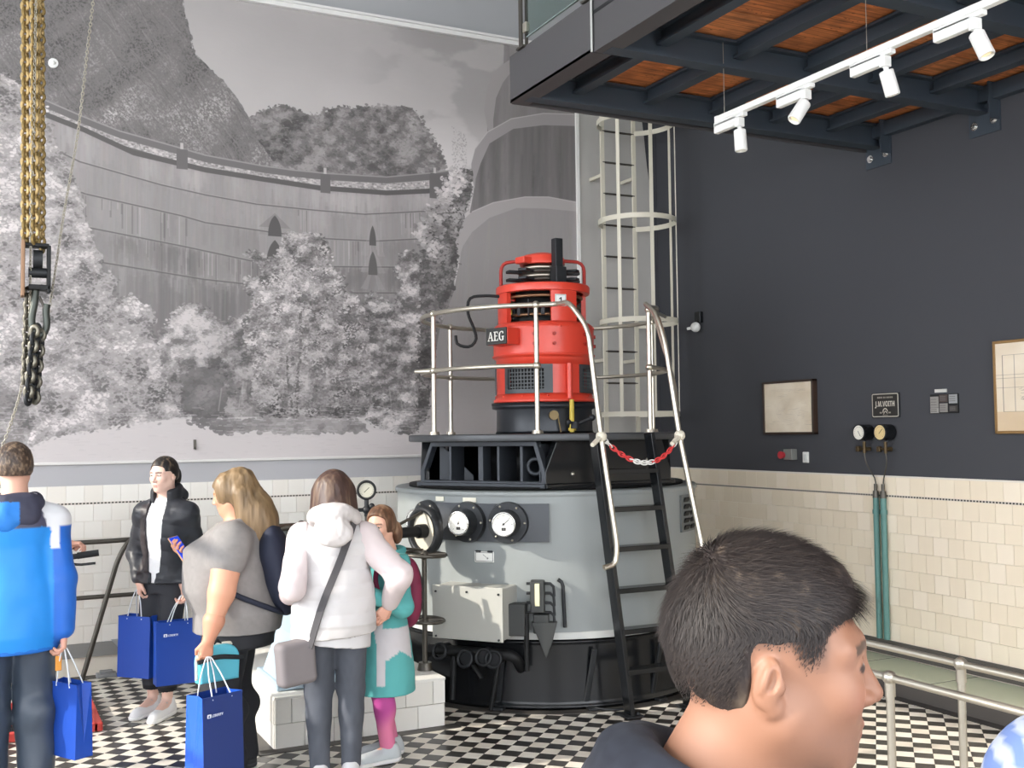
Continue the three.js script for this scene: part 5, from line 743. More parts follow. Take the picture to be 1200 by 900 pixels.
function surface(sdf, lo, hi, cell, color) {
  const n = [0, 1, 2].map((i) => Math.ceil((hi[i] - lo[i]) / cell / 4) * 4 + 1), [nx, ny, nz] = n, G = new Float32Array(nx * ny * nz), at3 = (i, j, k) => (k * ny + j) * nx + i, S = 4;
  const lim = cell * S * 0.87 * 1.7 + cell;
  for (let k = 0; k < nz; k += S) for (let j = 0; j < ny; j += S) for (let i = 0; i < nx; i += S) {
    const c = sdf(lo[0] + (i + 1.5) * cell, lo[1] + (j + 1.5) * cell, lo[2] + (k + 1.5) * cell), far = Math.abs(c) > lim;
    for (let c2 = k; c2 < Math.min(k + S, nz); c2++) for (let b = j; b < Math.min(j + S, ny); b++) for (let a = i; a < Math.min(i + S, nx); a++) G[at3(a, b, c2)] = far ? c : sdf(lo[0] + a * cell, lo[1] + b * cell, lo[2] + c2 * cell);
  }
  const id = new Int32Array(nx * ny * nz).fill(-1), P = [], I = [], E = [[0, 1], [0, 2], [0, 4], [1, 3], [1, 5], [2, 3], [2, 6], [3, 7], [4, 5], [4, 6], [5, 7], [6, 7]], v = new Float64Array(8);
  for (let k = 0; k < nz - 1; k++) for (let j = 0; j < ny - 1; j++) for (let i = 0; i < nx - 1; i++) {
    let m = 0; for (let c = 0; c < 8; c++) { v[c] = G[at3(i + (c & 1), j + ((c >> 1) & 1), k + (c >> 2))]; if (v[c] < 0) m |= 1 << c; }
    if (m === 0 || m === 255) continue;
    let x = 0, y = 0, z = 0, q = 0;
    for (const [a, b] of E) if (((m >> a) & 1) !== ((m >> b) & 1)) { const t = v[a] / (v[a] - v[b]); x += mix(a & 1, b & 1, t); y += mix((a >> 1) & 1, (b >> 1) & 1, t); z += mix(a >> 2, b >> 2, t); q++; }
    id[at3(i, j, k)] = P.length / 3; P.push(lo[0] + (i + x / q) * cell, lo[1] + (j + y / q) * cell, lo[2] + (k + z / q) * cell);
  }
  const quad = (a, b, c, d, f) => { if (a < 0 || b < 0 || c < 0 || d < 0) return; if (f) I.push(a, b, c, a, c, d); else I.push(a, c, b, a, d, c); };
  for (let k = 1; k < nz - 1; k++) for (let j = 1; j < ny - 1; j++) for (let i = 1; i < nx - 1; i++) {
    const s = G[at3(i, j, k)] < 0;
    if (s !== G[at3(i + 1, j, k)] < 0) quad(id[at3(i, j - 1, k - 1)], id[at3(i, j, k - 1)], id[at3(i, j, k)], id[at3(i, j - 1, k)], s);
    if (s !== G[at3(i, j + 1, k)] < 0) quad(id[at3(i - 1, j, k - 1)], id[at3(i - 1, j, k)], id[at3(i, j, k)], id[at3(i, j, k - 1)], s);
    if (s !== G[at3(i, j, k + 1)] < 0) quad(id[at3(i - 1, j - 1, k)], id[at3(i, j - 1, k)], id[at3(i, j, k)], id[at3(i - 1, j, k)], s);
  }
  const g = new THREE.BufferGeometry(), N = new Float32Array(P.length), C = color && new Float32Array(P.length), e = cell * 0.6, t = V(0, 0, 0);
  for (let i = 0; i < P.length; i += 3) {
    const x = P[i], y = P[i + 1], z = P[i + 2];
    t.set(sdf(x + e, y, z) - sdf(x - e, y, z), sdf(x, y + e, z) - sdf(x, y - e, z), sdf(x, y, z + e) - sdf(x, y, z - e)).normalize(); N.set([t.x, t.y, t.z], i);
    if (C) { const c = color(x, y, z, t); C.set([c.r, c.g, c.b], i); }
  }
  g.setAttribute('position', new THREE.BufferAttribute(new Float32Array(P), 3)); g.setAttribute('normal', new THREE.BufferAttribute(N, 3)); if (C) g.setAttribute('color', new THREE.BufferAttribute(C, 3)); g.setIndex(I); return g;
}
const col = (c) => new THREE.Color(c), lerpC = (a, b, t) => a.clone().lerp(b, clamp(t, 0, 1));
const cloth = (r = 0.85, more = {}) => new THREE.MeshStandardMaterial({ color: 0xffffff, vertexColors: true, roughness: r, ...more });
const skinMat = new THREE.MeshPhysicalMaterial({ color: 0xffffff, vertexColors: true, roughness: 0.52, sheen: 0.15, sheenColor: new THREE.Color('#ffb9a0'), sheenRoughness: 0.6 });
const hairMat = (c, r = 0.5) => new THREE.MeshStandardMaterial({ color: 0xffffff, vertexColors: true, roughness: r });
// a two bone arm or leg: the middle joint, bent towards a hint
function bend(a, b, l1, l2, hint) {
  const d = b.clone().sub(a), L = Math.min(d.length(), (l1 + l2) * 0.998); d.normalize(); const end = a.clone().addScaledVector(d, L), c = (l1 * l1 - l2 * l2 + L * L) / (2 * L), h = Math.sqrt(Math.max(0, l1 * l1 - c * c));
  const w = hint.clone().addScaledVector(d, -hint.dot(d)).normalize(); return [a.clone().addScaledVector(d, c).addScaledVector(w, h), end];
}
// hand: palm, four fingers of three bones and a thumb; dir towards the fingers, nrm out of the palm, thumb side = side * dir x nrm
function handField(wr, dir, nrm, side, { curl = 0.35, s = 1, spread = 0.05, thumb = 0.4 } = {}) {
  dir = dir.clone().normalize(); nrm = nrm.clone().addScaledVector(dir, -nrm.dot(dir)).normalize(); const ac = dir.clone().cross(nrm).multiplyScalar(side), P = (a, b, c) => wr.clone().addScaledVector(dir, a * s).addScaledVector(ac, b * s).addScaledVector(nrm, c * s), items = [];
  const knuckles = [0.028, 0.0095, -0.0095, -0.027], lens = [0.07, 0.079, 0.073, 0.056], heads = [0.086, 0.09, 0.086, 0.078];
  for (let i = 0; i < 4; i++) items.push([cone(P(0.012, knuckles[i] * 0.5, 0), P(heads[i], knuckles[i], 0), 0.014 * s, 0.0115 * s), 0.016 * s]);
  items.push([cone(P(0.015, 0.012, 0.004), P(0.055, 0.03, 0.008), 0.015 * s, 0.014 * s), 0.012 * s]);
  for (let i = 0; i < 4; i++) {
    let p = P(heads[i], knuckles[i], 0), ang = curl * (0.75 + 0.12 * i); const rad = [0.0098, 0.0092, 0.0084, 0.0072], seg = [0.46, 0.3, 0.24];
    for (let k = 0; k < 3; k++) { const d = dir.clone().multiplyScalar(Math.cos(ang)).addScaledVector(nrm, Math.sin(ang)).addScaledVector(ac, spread * (1.5 - i) * 0.6).normalize(), q = p.clone().addScaledVector(d, lens[i] * seg[k] * s); items.push([cone(p, q, rad[k] * s * (i === 3 ? 0.88 : 1), rad[k + 1] * s * (i === 3 ? 0.88 : 1)), 0.002]); p = q; ang += curl * 1.05; }
  }
  const t0 = P(0.03, 0.03, 0.006), t1 = P(0.062, 0.05, 0.012 + 0.02 * thumb), t2 = P(0.088, 0.052 - 0.02 * thumb, 0.018 + 0.034 * thumb); items.push([cone(t0, t1, 0.0135 * s, 0.0105 * s), 0.008], [cone(t1, t2, 0.0105 * s, 0.008 * s), 0.003]);
  return field(items);
}
// head about its own centre, facing +z, 0.235 m from chin to crown at scale 1
function headItems(o = {}) {
  const w = o.w ?? 1, i = [];
  i.push([ell(V(0, 0.03, -0.018), 0.076 * w, 0.088, 0.098), 0], [ell(V(0, -0.02, 0.028), 0.062 * w, 0.082, 0.062), 0.03]);
  for (const s of [-1, 1]) i.push([cone(V(0.05 * s * w, -0.055, 0.0), V(0.017 * s, -0.098, 0.062), 0.022, 0.016), 0.03], [ell(V(0.034 * s, -0.028, 0.062), 0.024, 0.026, 0.024), 0.025], [cone(V(0.047 * s, 0.02, 0.062), V(0.008 * s, 0.022, 0.083), 0.011, 0.01), 0.018]);
  i.push([ell(V(0, -0.067, 0.066), 0.032, 0.03, 0.026), 0.025], [ell(V(0, -0.1, 0.068), 0.02, 0.017, 0.018), 0.02], [cone(V(0, 0.008, 0.086), V(0, -0.031, 0.107), 0.0082, 0.0112), 0.014]);
  for (const s of [-1, 1]) i.push([ell(V(0.0115 * s, -0.036, 0.096), 0.0085, 0.0075, 0.0105), 0.007]);
  for (const s of [-1, 1]) i.push([(x, y, z) => ell(V(0.0315 * s, 0.002, 0.094), 0.018, 0.012, 0.014)(x, y, z), -1]);
  for (const s of [-1, 1]) i.push([ell(V(0.0315 * s, 0.0015, 0.0745), 0.0145, 0.0115, 0.0145), 0.004]);
  i.push([ell(V(0, -0.0625, 0.0885), 0.021, 0.005, 0.0085), 0.006], [ell(V(0, -0.073, 0.0865), 0.018, 0.006, 0.0085), 0.005]);
  return i;
}
function earItems() { const i = []; for (const s of [-1, 1]) { i.push([ell(V(0.078 * s, -0.011, -0.02), 0.0075, 0.0245, 0.0145, [0.15, 0.35 * s, 0]), 0.008], [ell(V(0.0755 * s, -0.034, -0.013), 0.006, 0.01, 0.008), 0.006]); i.push([ell(V(0.087 * s, -0.007, -0.0165), 0.0055, 0.0135, 0.0078, [0.15, 0.35 * s, 0]), -1], [ell(V(0.082 * s, -0.007, -0.0235), 0.005, 0.015, 0.0045, [0.3, 0.35 * s, 0]), 0.004], [ell(V(0.08 * s, -0.014, -0.007), 0.005, 0.007, 0.0045), 0.004]); } return i; }
const SKIN = { light: '#dfae98', warm: '#d39a7e', pale: '#e6bfae' };
const headColor = (o) => { const skin = col(o.skin), lip = lerpC(skin, col('#b0504c'), 0.55), brow = col(o.hair), red = lerpC(skin, col('#c8644c'), 0.35); return (x, y, z) => {
  let c = skin; c = lerpC(c, red, 0.5 * smooth(0.03, 0.0, Math.hypot(Math.abs(x) - 0.04, y + 0.03)) * smooth(0.04, 0.07, z));
  if (Math.abs(x) < 0.021 && y < -0.057 && y > -0.08 && z > 0.085) c = lerpC(c, lip, smooth(0.0215, 0.015, Math.abs(x)));
  const by = 0.0225 + 0.05 * (Math.abs(x) - 0.02) * (Math.abs(x) < 0.035 ? 1 : -1.2); if (Math.abs(x) > 0.012 && Math.abs(x) < 0.052 && z > 0.055) c = lerpC(c, brow, 0.85 * smooth(0.0075, 0.003, Math.abs(y - by)));
  if (z > 0.06) { const ex = Math.abs(x) - 0.0315, ey = y - 0.0015, u = Math.hypot(ex / 0.0125, ey / 0.0058); if (u < 1.25) { c = lerpC(c, brow, smooth(1.25, 1.0, u)); if (u < 0.95) c = col('#b5aaa2'); if (Math.hypot(ex + (o.gaze ?? 0), ey) < 0.0052) c = col('#2c211b'); } }
  if (o.tint) c = o.tint(x, y, z, c); return c; }; };

const figures = [];
function figure(o) {
  const H = o.H, wx = o.wx ?? 1, wz = o.wz ?? 1, t = thing('person', o.label, 'person', [o.pos.x, 0, o.pos.z], o.turn);
  const loc = (v) => v.clone().sub(V(o.pos.x, 0, o.pos.z)).applyAxisAngle(V(0, 1, 0), -o.turn), f = (x, y, z) => V(x * H, y * H, z * H), J = { loc, H, t };
  const sw = (o.shoulder ?? 0.108) * H, lean = o.lean ?? V(0, 0, 0);
  for (const [s, k] of [[1, 'L'], [-1, 'R']]) {
    const sh = V(sw * s, (o.shoulderY ?? 0.78) * H, -0.008 * H).add(lean), l1 = 0.17 * H, l2 = 0.15 * H;
    const target = o['hand' + k] ? loc(o['hand' + k]) : V(sw * s * 1.35, 0.485 * H, 0.03 * H), hint = (o['elbow' + k] ? loc(o['elbow' + k]).sub(sh.clone().lerp(target, 0.5)) : V(0.25 * s, 0, -1));
    const [el, wr] = bend(sh, target, l1, l2, hint); J['sh' + k] = sh; J['el' + k] = el; J['wr' + k] = wr;
    const foot = o['foot' + k] ?? V(0.06 * s * H * wx, 0, 0), hip = V(0.05 * s * H * wx, 0.52 * H, 0), an = V(foot.x, 0.05 * H + foot.y, foot.z - 0.01 * H), [kn] = bend(hip, an, 0.24 * H, 0.235 * H, V(0.1 * s, 0, 1));
    J['hip' + k] = hip; J['kn' + k] = kn; J['an' + k] = an; J['toe' + k] = an.clone().add(V(0.012 * s, -0.028 * H, 0.105 * H));
  }
  const neck = V(0, 0.835 * H, -0.012 * H).add(lean), hs = (o.headH ?? 0.132 * H) / 0.235, hc = o.headAt ? loc(o.headAt) : V(0, (o.headY ?? 0.928) * H, 0.012 * H).add(lean); Object.assign(J, { neck, hc, hs });
  const hq = new THREE.Quaternion().setFromEuler(new THREE.Euler(o.headPitch ?? 0, o.headTurn ?? 0, o.headRoll ?? 0, 'YXZ')), hi = hq.clone().invert(), tmp = V(0, 0, 0);
  J.toHead = (x, y, z) => tmp.set(x - hc.x, y - hc.y, z - hc.z).applyQuaternion(hi).divideScalar(hs); J.hq = hq;
  J.torso = (o.torso ?? [[0.49, 0.098, 0.074, -0.006], [0.54, 0.1, 0.073, -0.008], [0.61, 0.084, 0.061, 0], [0.7, 0.093, 0.066, 0.004], [0.755, 0.099, 0.067, 0], [0.79, 0.084, 0.056, -0.006], [0.815, 0.062, 0.046, -0.01], [0.84, 0.04, 0.036, -0.012]]).map(([y, w, d, z]) => [y * H, w * H * wx, d * H * wz, z * H]);
  const am = o.arm ?? 1, lm = o.leg ?? 1;
  J.armF = (g, k2 = 0.02, end = 1) => ['L', 'R'].flatMap((k) => [[cone(J.neck.clone().lerp(J['sh' + k], 0.3).add(V(0, -0.012 * H, 0)), J['sh' + k], 0.024 * H + g * 0.8, 0.03 * H * am + g), 0.05], [cone(J['sh' + k], J['el' + k], 0.033 * H * am + g, 0.026 * H * am + g), 0.05], [cone(J['el' + k], J['el' + k].clone().lerp(J['wr' + k], end), 0.026 * H * am + g, mix(0.026 * am, 0.0175, end) * H + g), k2]]);
  J.legF = (g, gk = g, ga = g) => ['L', 'R'].flatMap((k) => [[cone(J['hip' + k], J['kn' + k], 0.05 * H * lm + g, 0.034 * H * lm + gk), 0.03], [cone(J['kn' + k], J['an' + k], 0.034 * H * lm + gk, 0.022 * H + ga), 0.02], [ell(J['kn' + k].clone().lerp(J['an' + k], 0.3).add(V(0, 0, -0.012 * H)), 0.028 * H * lm + ga, 0.06 * H, 0.03 * H * lm + ga), 0.03]]);
  // body, head and hands, one mesh
  const upper = [[sections(J.torso, -0.008), 0], ...J.armF(-0.002), ...J.legF(-0.004), [cone(neck, hc.clone().add(V(0, -0.055 * hs, -0.012 * hs).applyQuaternion(hq)), 0.037 * H * (o.neckR ?? 1), 0.034 * H * (o.neckR ?? 1)), 0.03]];
  for (const k of ['L', 'R']) upper.push([cone(J['an' + k], J['toe' + k], 0.022 * H, 0.016 * H), 0.02]);
  const skin = col(o.skin), lo = [-0.55 * H, -0.01, -0.4 * H], hi2 = [0.55 * H, 0.92 * H + lean.y, 0.45 * H];
  const bodyGeo = surface(field(upper), lo, hi2, o.bodyCell ?? 0.014, () => skin);
  const hitems = [...headItems(o.face), ...(o.noEars ? [] : earItems())], hf0 = field(hitems), neckF = cone(neck, hc.clone().add(V(0, -0.055 * hs, -0.012 * hs).applyQuaternion(hq)), 0.037 * H * (o.neckR ?? 1), 0.034 * H * (o.neckR ?? 1));
  const headF = (x, y, z) => { const p = J.toHead(x, y, z); return smin(hf0(p.x, p.y, p.z) * hs, neckF(x, y, z), 0.03); }; J.headF = headF;
  const hcol = headColor({ skin: o.skin, hair: o.hair, gaze: o.gaze, tint: o.tint }), R2 = 0.155 * hs;
  const geos = [bodyGeo, surface((x, y, z) => Math.max(headF(x, y, z), neck.y - 0.02 - y), [hc.x - R2, hc.y - R2 * 1.15, hc.z - R2], [hc.x + R2, hc.y + R2, hc.z + R2], o.headCell ?? 0.0045, (x, y, z) => { const p = J.toHead(x, y, z); return hcol(p.x, p.y, p.z); })];
  for (const k of ['L', 'R']) {
    const h = o['grip' + k]; if (h === null) continue; const d = h?.dir ? h.dir.clone().applyAxisAngle(V(0, 1, 0), -o.turn) : J['wr' + k].clone().sub(J['el' + k]), nr = h?.nrm ? h.nrm.clone().applyAxisAngle(V(0, 1, 0), -o.turn) : V(k === 'L' ? -1 : 1, 0, 0), w = J['wr' + k], s = (o.handS ?? 1) * H / 1.72, q = 0.2 * s;
    geos.push(surface(field([[handField(w, d, nrNot(nr, d), k === 'L' ? -1 : 1, { curl: h?.curl ?? 0.4, s, thumb: h?.thumb ?? 0.4 }), 0], [cone(J['el' + k].clone().lerp(w, 0.6), w, 0.021 * H * am, 0.0175 * H), 0.02]]), [w.x - q, w.y - q, w.z - q], [w.x + q, w.y + q, w.z + q], o.handCell ?? 0.004, (x, y, z) => lerpC(skin, col('#c06a55'), 0.18)));
  }
  part('body', mergeGeometries(geos.map((g) => { const c = g.clone(); return c; })), skinMat, t);
  J.part = (name, geo, m, label, parent = t) => part(name, geo, m, parent, label);
  // a garment: a field grown outwards, cut and creased
  J.garment = (name, items, { lo: l = lo, hi: h = hi2, cell = 0.011, amp = 0.006, freq = 9, cut = [], color, m = cloth(), quilt, label }) => {
    const F = field(items), s = o.pos.x * 7;
    const sdf = (x, y, z) => { let d = F(x, y, z); if (d < 0.06) { d -= amp * 2 * (fbm(x * freq + s, y * freq * 0.7, z * freq, 3) - 0.5); if (quilt) d -= quilt[1] * Math.pow(Math.abs(Math.sin(y * quilt[0] + x * (quilt[2] ?? 0))), 0.5); } for (const c of cut) d = Math.max(d, c(x, y, z)); return d; };
    return J.part(name, surface(sdf, l, h, cell, typeof color === 'function' ? color : () => col(color)), m, label);
  };
  J.shoes = (color, sole, { cell = 0.006, high = 0 } = {}) => { for (const k of ['L', 'R']) { const a = J['an' + k], toe = J['toe' + k], d = toe.clone().sub(a).setY(0).normalize(), heel = a.clone().addScaledVector(d, -0.03); const F = field([[cone(V(heel.x, 0.045, heel.z), V(toe.x, 0.034, toe.z), 0.042, 0.034), 0], [cone(V(a.x, 0.05, a.z), V(a.x, 0.085 + high, a.z).addScaledVector(d, -0.01), 0.042, 0.04), 0.03], [cone(V(heel.x, 0.02, heel.z), V(toe.x, 0.018, toe.z).addScaledVector(d, 0.02), 0.04, 0.036), 0.02]]); const up = (x, y, z) => Math.max(F(x, y, z), 0.024 - y, y - 0.1 - high), so = (x, y, z) => Math.max(F(x, y, z) - 0.004, y - 0.026, 0.002 - y), L = [Math.min(a.x, toe.x) - 0.12, -0.01, Math.min(a.z, toe.z) - 0.14], U = [Math.max(a.x, toe.x) + 0.12, 0.14 + high, Math.max(a.z, toe.z) + 0.14]; const sh = J.part('shoe', surface(up, L, U, cell, () => col(color)), cloth(0.6)); part('sole', surface(so, L, U, cell, () => col(sole)), cloth(0.7), sh); if (high) for (let q = 0; q < 4; q++) { const b = a.clone().addScaledVector(d, 0.03 + q * 0.022), y = 0.098 + high - q * 0.012, w = V(d.z, 0, -d.x).multiplyScalar(0.026); part('lace', pipe([V(b.x - w.x, y - 0.012, b.z - w.z), V(b.x, y, b.z), V(b.x + w.x, y - 0.012, b.z + w.z)], 0.0035, { bend: 0.01, seg: 6 }), mat('#bdbbb8', 0.7), sh); } } };
  return J;
}
function nrNot(n, d) { const u = d.clone().normalize(); return Math.abs(n.clone().normalize().dot(u)) > 0.95 ? V(0, 0, 1) : n; }
// hair: the skull grown outwards inside a region, with locks
function hairCap(J, { grow = 0.012, region, color, contrast = 1, cell = 0.005, amp = 0.005, freq = 60, extra = [], label, lo, hi, stretch = 0.25, name = 'hair', m }) {
  const { hc, hs } = J, skull = field([[ell(V(0, 0.03, -0.018), 0.076, 0.088, 0.098), 0], [ell(V(0, -0.01, -0.02), 0.072, 0.08, 0.085), 0.03]]), c = col(color), dk = lerpC(c, col('#000000'), 0.45), lt = lerpC(c, col('#e8c9a4'), 0.22);
  const ex = field(extra.length ? extra : [[() => 1e3, 0]]);
  const nz = (x, y, z) => fbm(x * freq, y * freq * stretch, z * freq, 3) - 0.5;
  const sdf = (x, y, z) => { const p = J.toHead(x, y, z), a = Math.max((skull(p.x, p.y, p.z) - (typeof grow === 'function' ? grow(p.x, p.y, p.z) : grow)) * hs, region(p.x, p.y, p.z) * hs), b = ex(x, y, z); return smin(a, b, extra.length ? 0.025 : 0) - 2 * amp * nz(x, y, z); };
  const q = 0.16 * hs; return J.part(name, surface(sdf, lo ?? [hc.x - q, hc.y - q, hc.z - q], hi ?? [hc.x + q, hc.y + q, hc.z + q], cell, (x, y, z) => { const n = nz(x, y, z); return n > 0 ? lerpC(c, lt, n * 4 * contrast) : lerpC(c, dk, -n * 5 * contrast); }), m ?? hairMat(), label);
}
// a paper carrier bag standing at pos (bottom centre), turned, with its two cord handles gathered at the hand
const logo = canvas(256, 64, (c) => { c.fillStyle = '#1f48a6'; c.fillRect(0, 0, 256, 64); c.fillStyle = '#eef2fa'; c.beginPath(); c.roundRect(6, 8, 58, 48, 8); c.fill(); c.fillStyle = '#1f48a6'; c.beginPath(); c.moveTo(35, 16); c.lineTo(46, 34); c.lineTo(46, 48); c.lineTo(24, 48); c.lineTo(24, 34); c.closePath(); c.fill(); c.fillStyle = '#eef2fa'; c.beginPath(); c.arc(35, 34, 5, 0, 7); c.fill(); c.font = 'bold 44px sans-serif'; c.textBaseline = 'middle'; c.save(); c.translate(72, 34); c.scale(0.95, 1); c.fillText('LIBERTY', 0, 0, 180); c.restore(); });
const logoDark = canvas(256, 64, (c) => { c.fillStyle = '#1b3476'; c.fillRect(0, 0, 256, 64); c.fillStyle = '#dfe6f4'; c.beginPath(); c.roundRect(6, 8, 58, 48, 8); c.fill(); c.fillStyle = '#1b3476'; c.beginPath(); c.moveTo(35, 16); c.lineTo(46, 34); c.lineTo(46, 48); c.lineTo(24, 48); c.lineTo(24, 34); c.closePath(); c.fill(); c.fillStyle = '#dfe6f4'; c.font = 'bold 44px sans-serif'; c.textBaseline = 'middle'; c.fillText('LIBERTY', 72, 34, 170); });
function paperBag(label, pos, turn, hand, { w = 0.26, h = 0.39, d = 0.1, sides = '#2350b4', front = '#1f48a6', map = logo, lean = 0, print = true } = {}) {
  const t = thing('paper_bag', label, 'bag', [pos.x, pos.y, pos.z], turn, 'blue paper carrier bags'); t.rotation.z = lean;
  const sh = (pts) => { const g = new THREE.BufferGeometry(), P = [], I = []; pts.forEach((q, k) => { P.push(...q.flat()); const b = k * 4; I.push(b, b + 1, b + 2, b, b + 2, b + 3); }); g.setAttribute('position', new THREE.Float32BufferAttribute(P, 3)); g.setIndex(I); const n = g.toNonIndexed(); n.computeVertexNormals(); return n; };
  const W = w / 2, D = d / 2, f = mat(front, 0.36, 0, { side: THREE.DoubleSide }), s = mat(sides, 0.32, 0, { side: THREE.DoubleSide }), k = 0.022;
  part('front_panel', [sh([[[-W, 0, D], [W, 0, D], [W, h, D * 0.8], [-W, h, D * 0.8]]]), box(w, 0.012, 0.003, 0, h - 0.006, D * 0.8 + 0.001)], f, t); part('back_panel', sh([[[-W, 0, -D], [-W, h, -D * 0.8], [W, h, -D * 0.8], [W, 0, -D]]]), f, t);
  for (const e of [-1, 1]) part('gusset', sh([[[e * W, 0.07, 0], [e * W, 0, D], [e * W, h, D * 0.8], [e * (W - k), h, 0]], [[e * W, 0.07, 0], [e * (W - k), h, 0], [e * W, h, -D * 0.8], [e * W, 0, -D]], [[e * W, 0, D], [e * W, 0.07, 0], [e * W, 0.07, 0], [e * W, 0, -D]]]), s, t, 'creased side gusset');
  part('bottom', box(w, 0.003, d, 0, 0.0015, 0), f, t);
  if (print) part('logo', new THREE.PlaneGeometry(0.098, 0.0245).translate(-0.045, h * 0.79, D * 0.85 + 0.004), mat('#ffffff', 0.4, 0, { map }), t, 'small white printed mark');
  const hl = hand.clone().sub(pos).applyAxisAngle(V(0, 1, 0), -turn).applyAxisAngle(V(0, 0, 1), -lean);
  for (const e of [-1, 1]) { const a = V(-0.055, h - 0.02, e * D * 0.8), b = V(0.055, h - 0.02, e * D * 0.8), c = hl.clone().add(V(0, 0, e * 0.006)); part('handle', pipe([a, a.clone().lerp(c, 0.55).add(V(-0.012, 0, 0)), c.clone().add(V(-0.01, 0.0, 0)), c.clone().add(V(0.01, 0, 0)), b.clone().lerp(c, 0.55).add(V(0.012, 0, 0)), b], 0.0034, { bend: 0.02, seg: 8, step: 0.015 }), M.rope, t); }
  return t;
}
const UP = V(0, 1, 0);
// --- youth in the blue jacket, seen from behind
{
  const pos = V(0.17, 0, -5.99);
  const J = figure({ label: 'person in a bright blue and white hooded jacket seen from behind', pos, turn: Math.atan2(-0.1, -1), H: 1.735, shoulder: 0.103, shoulderY: 0.768, skin: SKIN.light, hair: '#3a2b22', wx: 1.08, wz: 1.1, handR: V(0.4, 0.765, -5.9), elbowR: V(0.62, 1.0, -5.75), handL: V(-0.12, 0.78, -5.95), elbowL: V(-0.4, 1.0, -5.8), headTurn: -0.12, gripR: { dir: V(0.0, -1, -0.05), nrm: V(-1, 0, -0.1), curl: 0.8 }, footR: V(-0.11, 0, 0), footL: V(0.11, 0, 0.02) });
  const blue = col('#1e8de6'), mid = col('#1a66c8'), yoke = col('#4a4a60'), white = col('#e4e6ec');
  const colorOf = (x, y, z) => { const ax = Math.abs(x), arm = ax > 0.19 || (ax > 0.165 && y < 1.2), edge = 0.14 + (1.36 - y) * 0.28; if (y > 1.315) return ax < edge - 0.02 && z < 0.1 ? yoke : white; if (!arm) return ax > 0.155 && y > 1.2 && y < 1.33 ? white : blue; return mid; };
  const T = J.torso.map((s) => [...s]); T[0][0] = 0.66; T[0][1] += 0.02; T[0][2] += 0.02;
  J.garment('jacket', [[sections([[0.705, 0.188, 0.14, -0.01], [0.78, 0.205, 0.155, -0.01], [0.95, 0.2, 0.15, 0], ...T.slice(3)], 0.03), 0], ...J.armF(0.024, 0.03, 0.97)], { amp: 0.012, freq: 6, cut: [(x, y, z) => 0.705 - y, (x, y) => y - 1.475], color: colorOf, m: cloth(0.5) });
  J.garment('hem_band', [[sections([[0.69, 0.185, 0.14, -0.01], [0.755, 0.19, 0.145, -0.01]], 0.028), 0]], { lo: [-0.35, 0.66, -0.3], hi: [0.35, 0.8, 0.3], amp: 0.004, cut: [(x, y) => 0.695 - y, (x, y) => y - 0.752], color: '#1a6fd0', m: cloth(0.6) });
  for (const k of ['L', 'R']) { const w = J['wr' + k].clone().lerp(J['el' + k], 0.04), e = J['wr' + k].clone().lerp(J['el' + k], 0.2), a = J.garment('cuff', [[cone(w, e, 0.042, 0.05), 0]], { lo: [w.x - 0.12, w.y - 0.12, w.z - 0.12], hi: [w.x + 0.12, w.y + 0.2, w.z + 0.12], cell: 0.008, amp: 0.005, color: '#1a66c8', m: cloth(0.6) }); }
  const hb = V(0, 1.435, -0.05);
  J.garment('hood', [[ell(V(0, 1.43, -0.075), 0.125, 0.055, 0.07, [0.5, 0, 0]), 0], [ell(V(0.05, 1.37, -0.125), 0.07, 0.08, 0.04, [0.35, 0, 0.5]), 0.04], [ell(V(-0.045, 1.385, -0.12), 0.06, 0.07, 0.04, [0.35, 0, -0.5]), 0.04], [cone(V(0.1, 1.44, 0.03), V(-0.1, 1.44, 0.03), 0.04, 0.04), 0.05]], { lo: [-0.3, 1.2, -0.3], hi: [0.3, 1.6, 0.2], cell: 0.009, amp: 0.012, freq: 12, cut: [], color: (x, y) => x > 0.0 && y < 1.44 ? col('#2a7fd6') : col('#3a3b4e'), m: cloth(0.7) });
  J.garment('trousers', [[sections([[0.8, 0.17, 0.13, -0.01], [0.95, 0.168, 0.125, -0.008], [1.0, 0.16, 0.115, 0]], 0.018), 0], ...J.legF(0.03, 0.04, 0.046)], { amp: 0.016, freq: 7, cut: [(x, y) => 0.075 - y, (x, y) => y - 0.99], color: '#3f4957', m: cloth(0.42) });
  J.shoes('#2b2f38', '#dadada');
  hairCap(J, { grow: 0.013, region: (x, y, z) => Math.max(z - 0.06 - (y > 0.05 ? 0.03 : 0), -0.045 - y + (Math.abs(x) > 0.066 ? 0.045 : 0) * smooth(-0.06, 0.03, z)), color: '#4a3a30', amp: 0.003, freq: 110, stretch: 0.5, label: 'short brown hair' });
  paperBag('blue paper bag held by the person in the blue jacket', V(0.43, 0.16, -5.93), -1.05, V(0.4, 0.7, -5.9), { w: 0.235, h: 0.365, d: 0.1, print: false });
  const k = thing('key_tag', 'small orange tag hanging from the hand of the person in the blue jacket', 'tag', [0.375, 0.63, -5.93]); part('tag', rbox(0.03, 0.075, 0.008, 0, -0.01, 0, 0.004), mat('#e0973a', 0.5), k); part('cord', rod(V(0, 0.02, 0), V(0.01, 0.08, 0.01), 0.002, 6), M.rope, k);
}
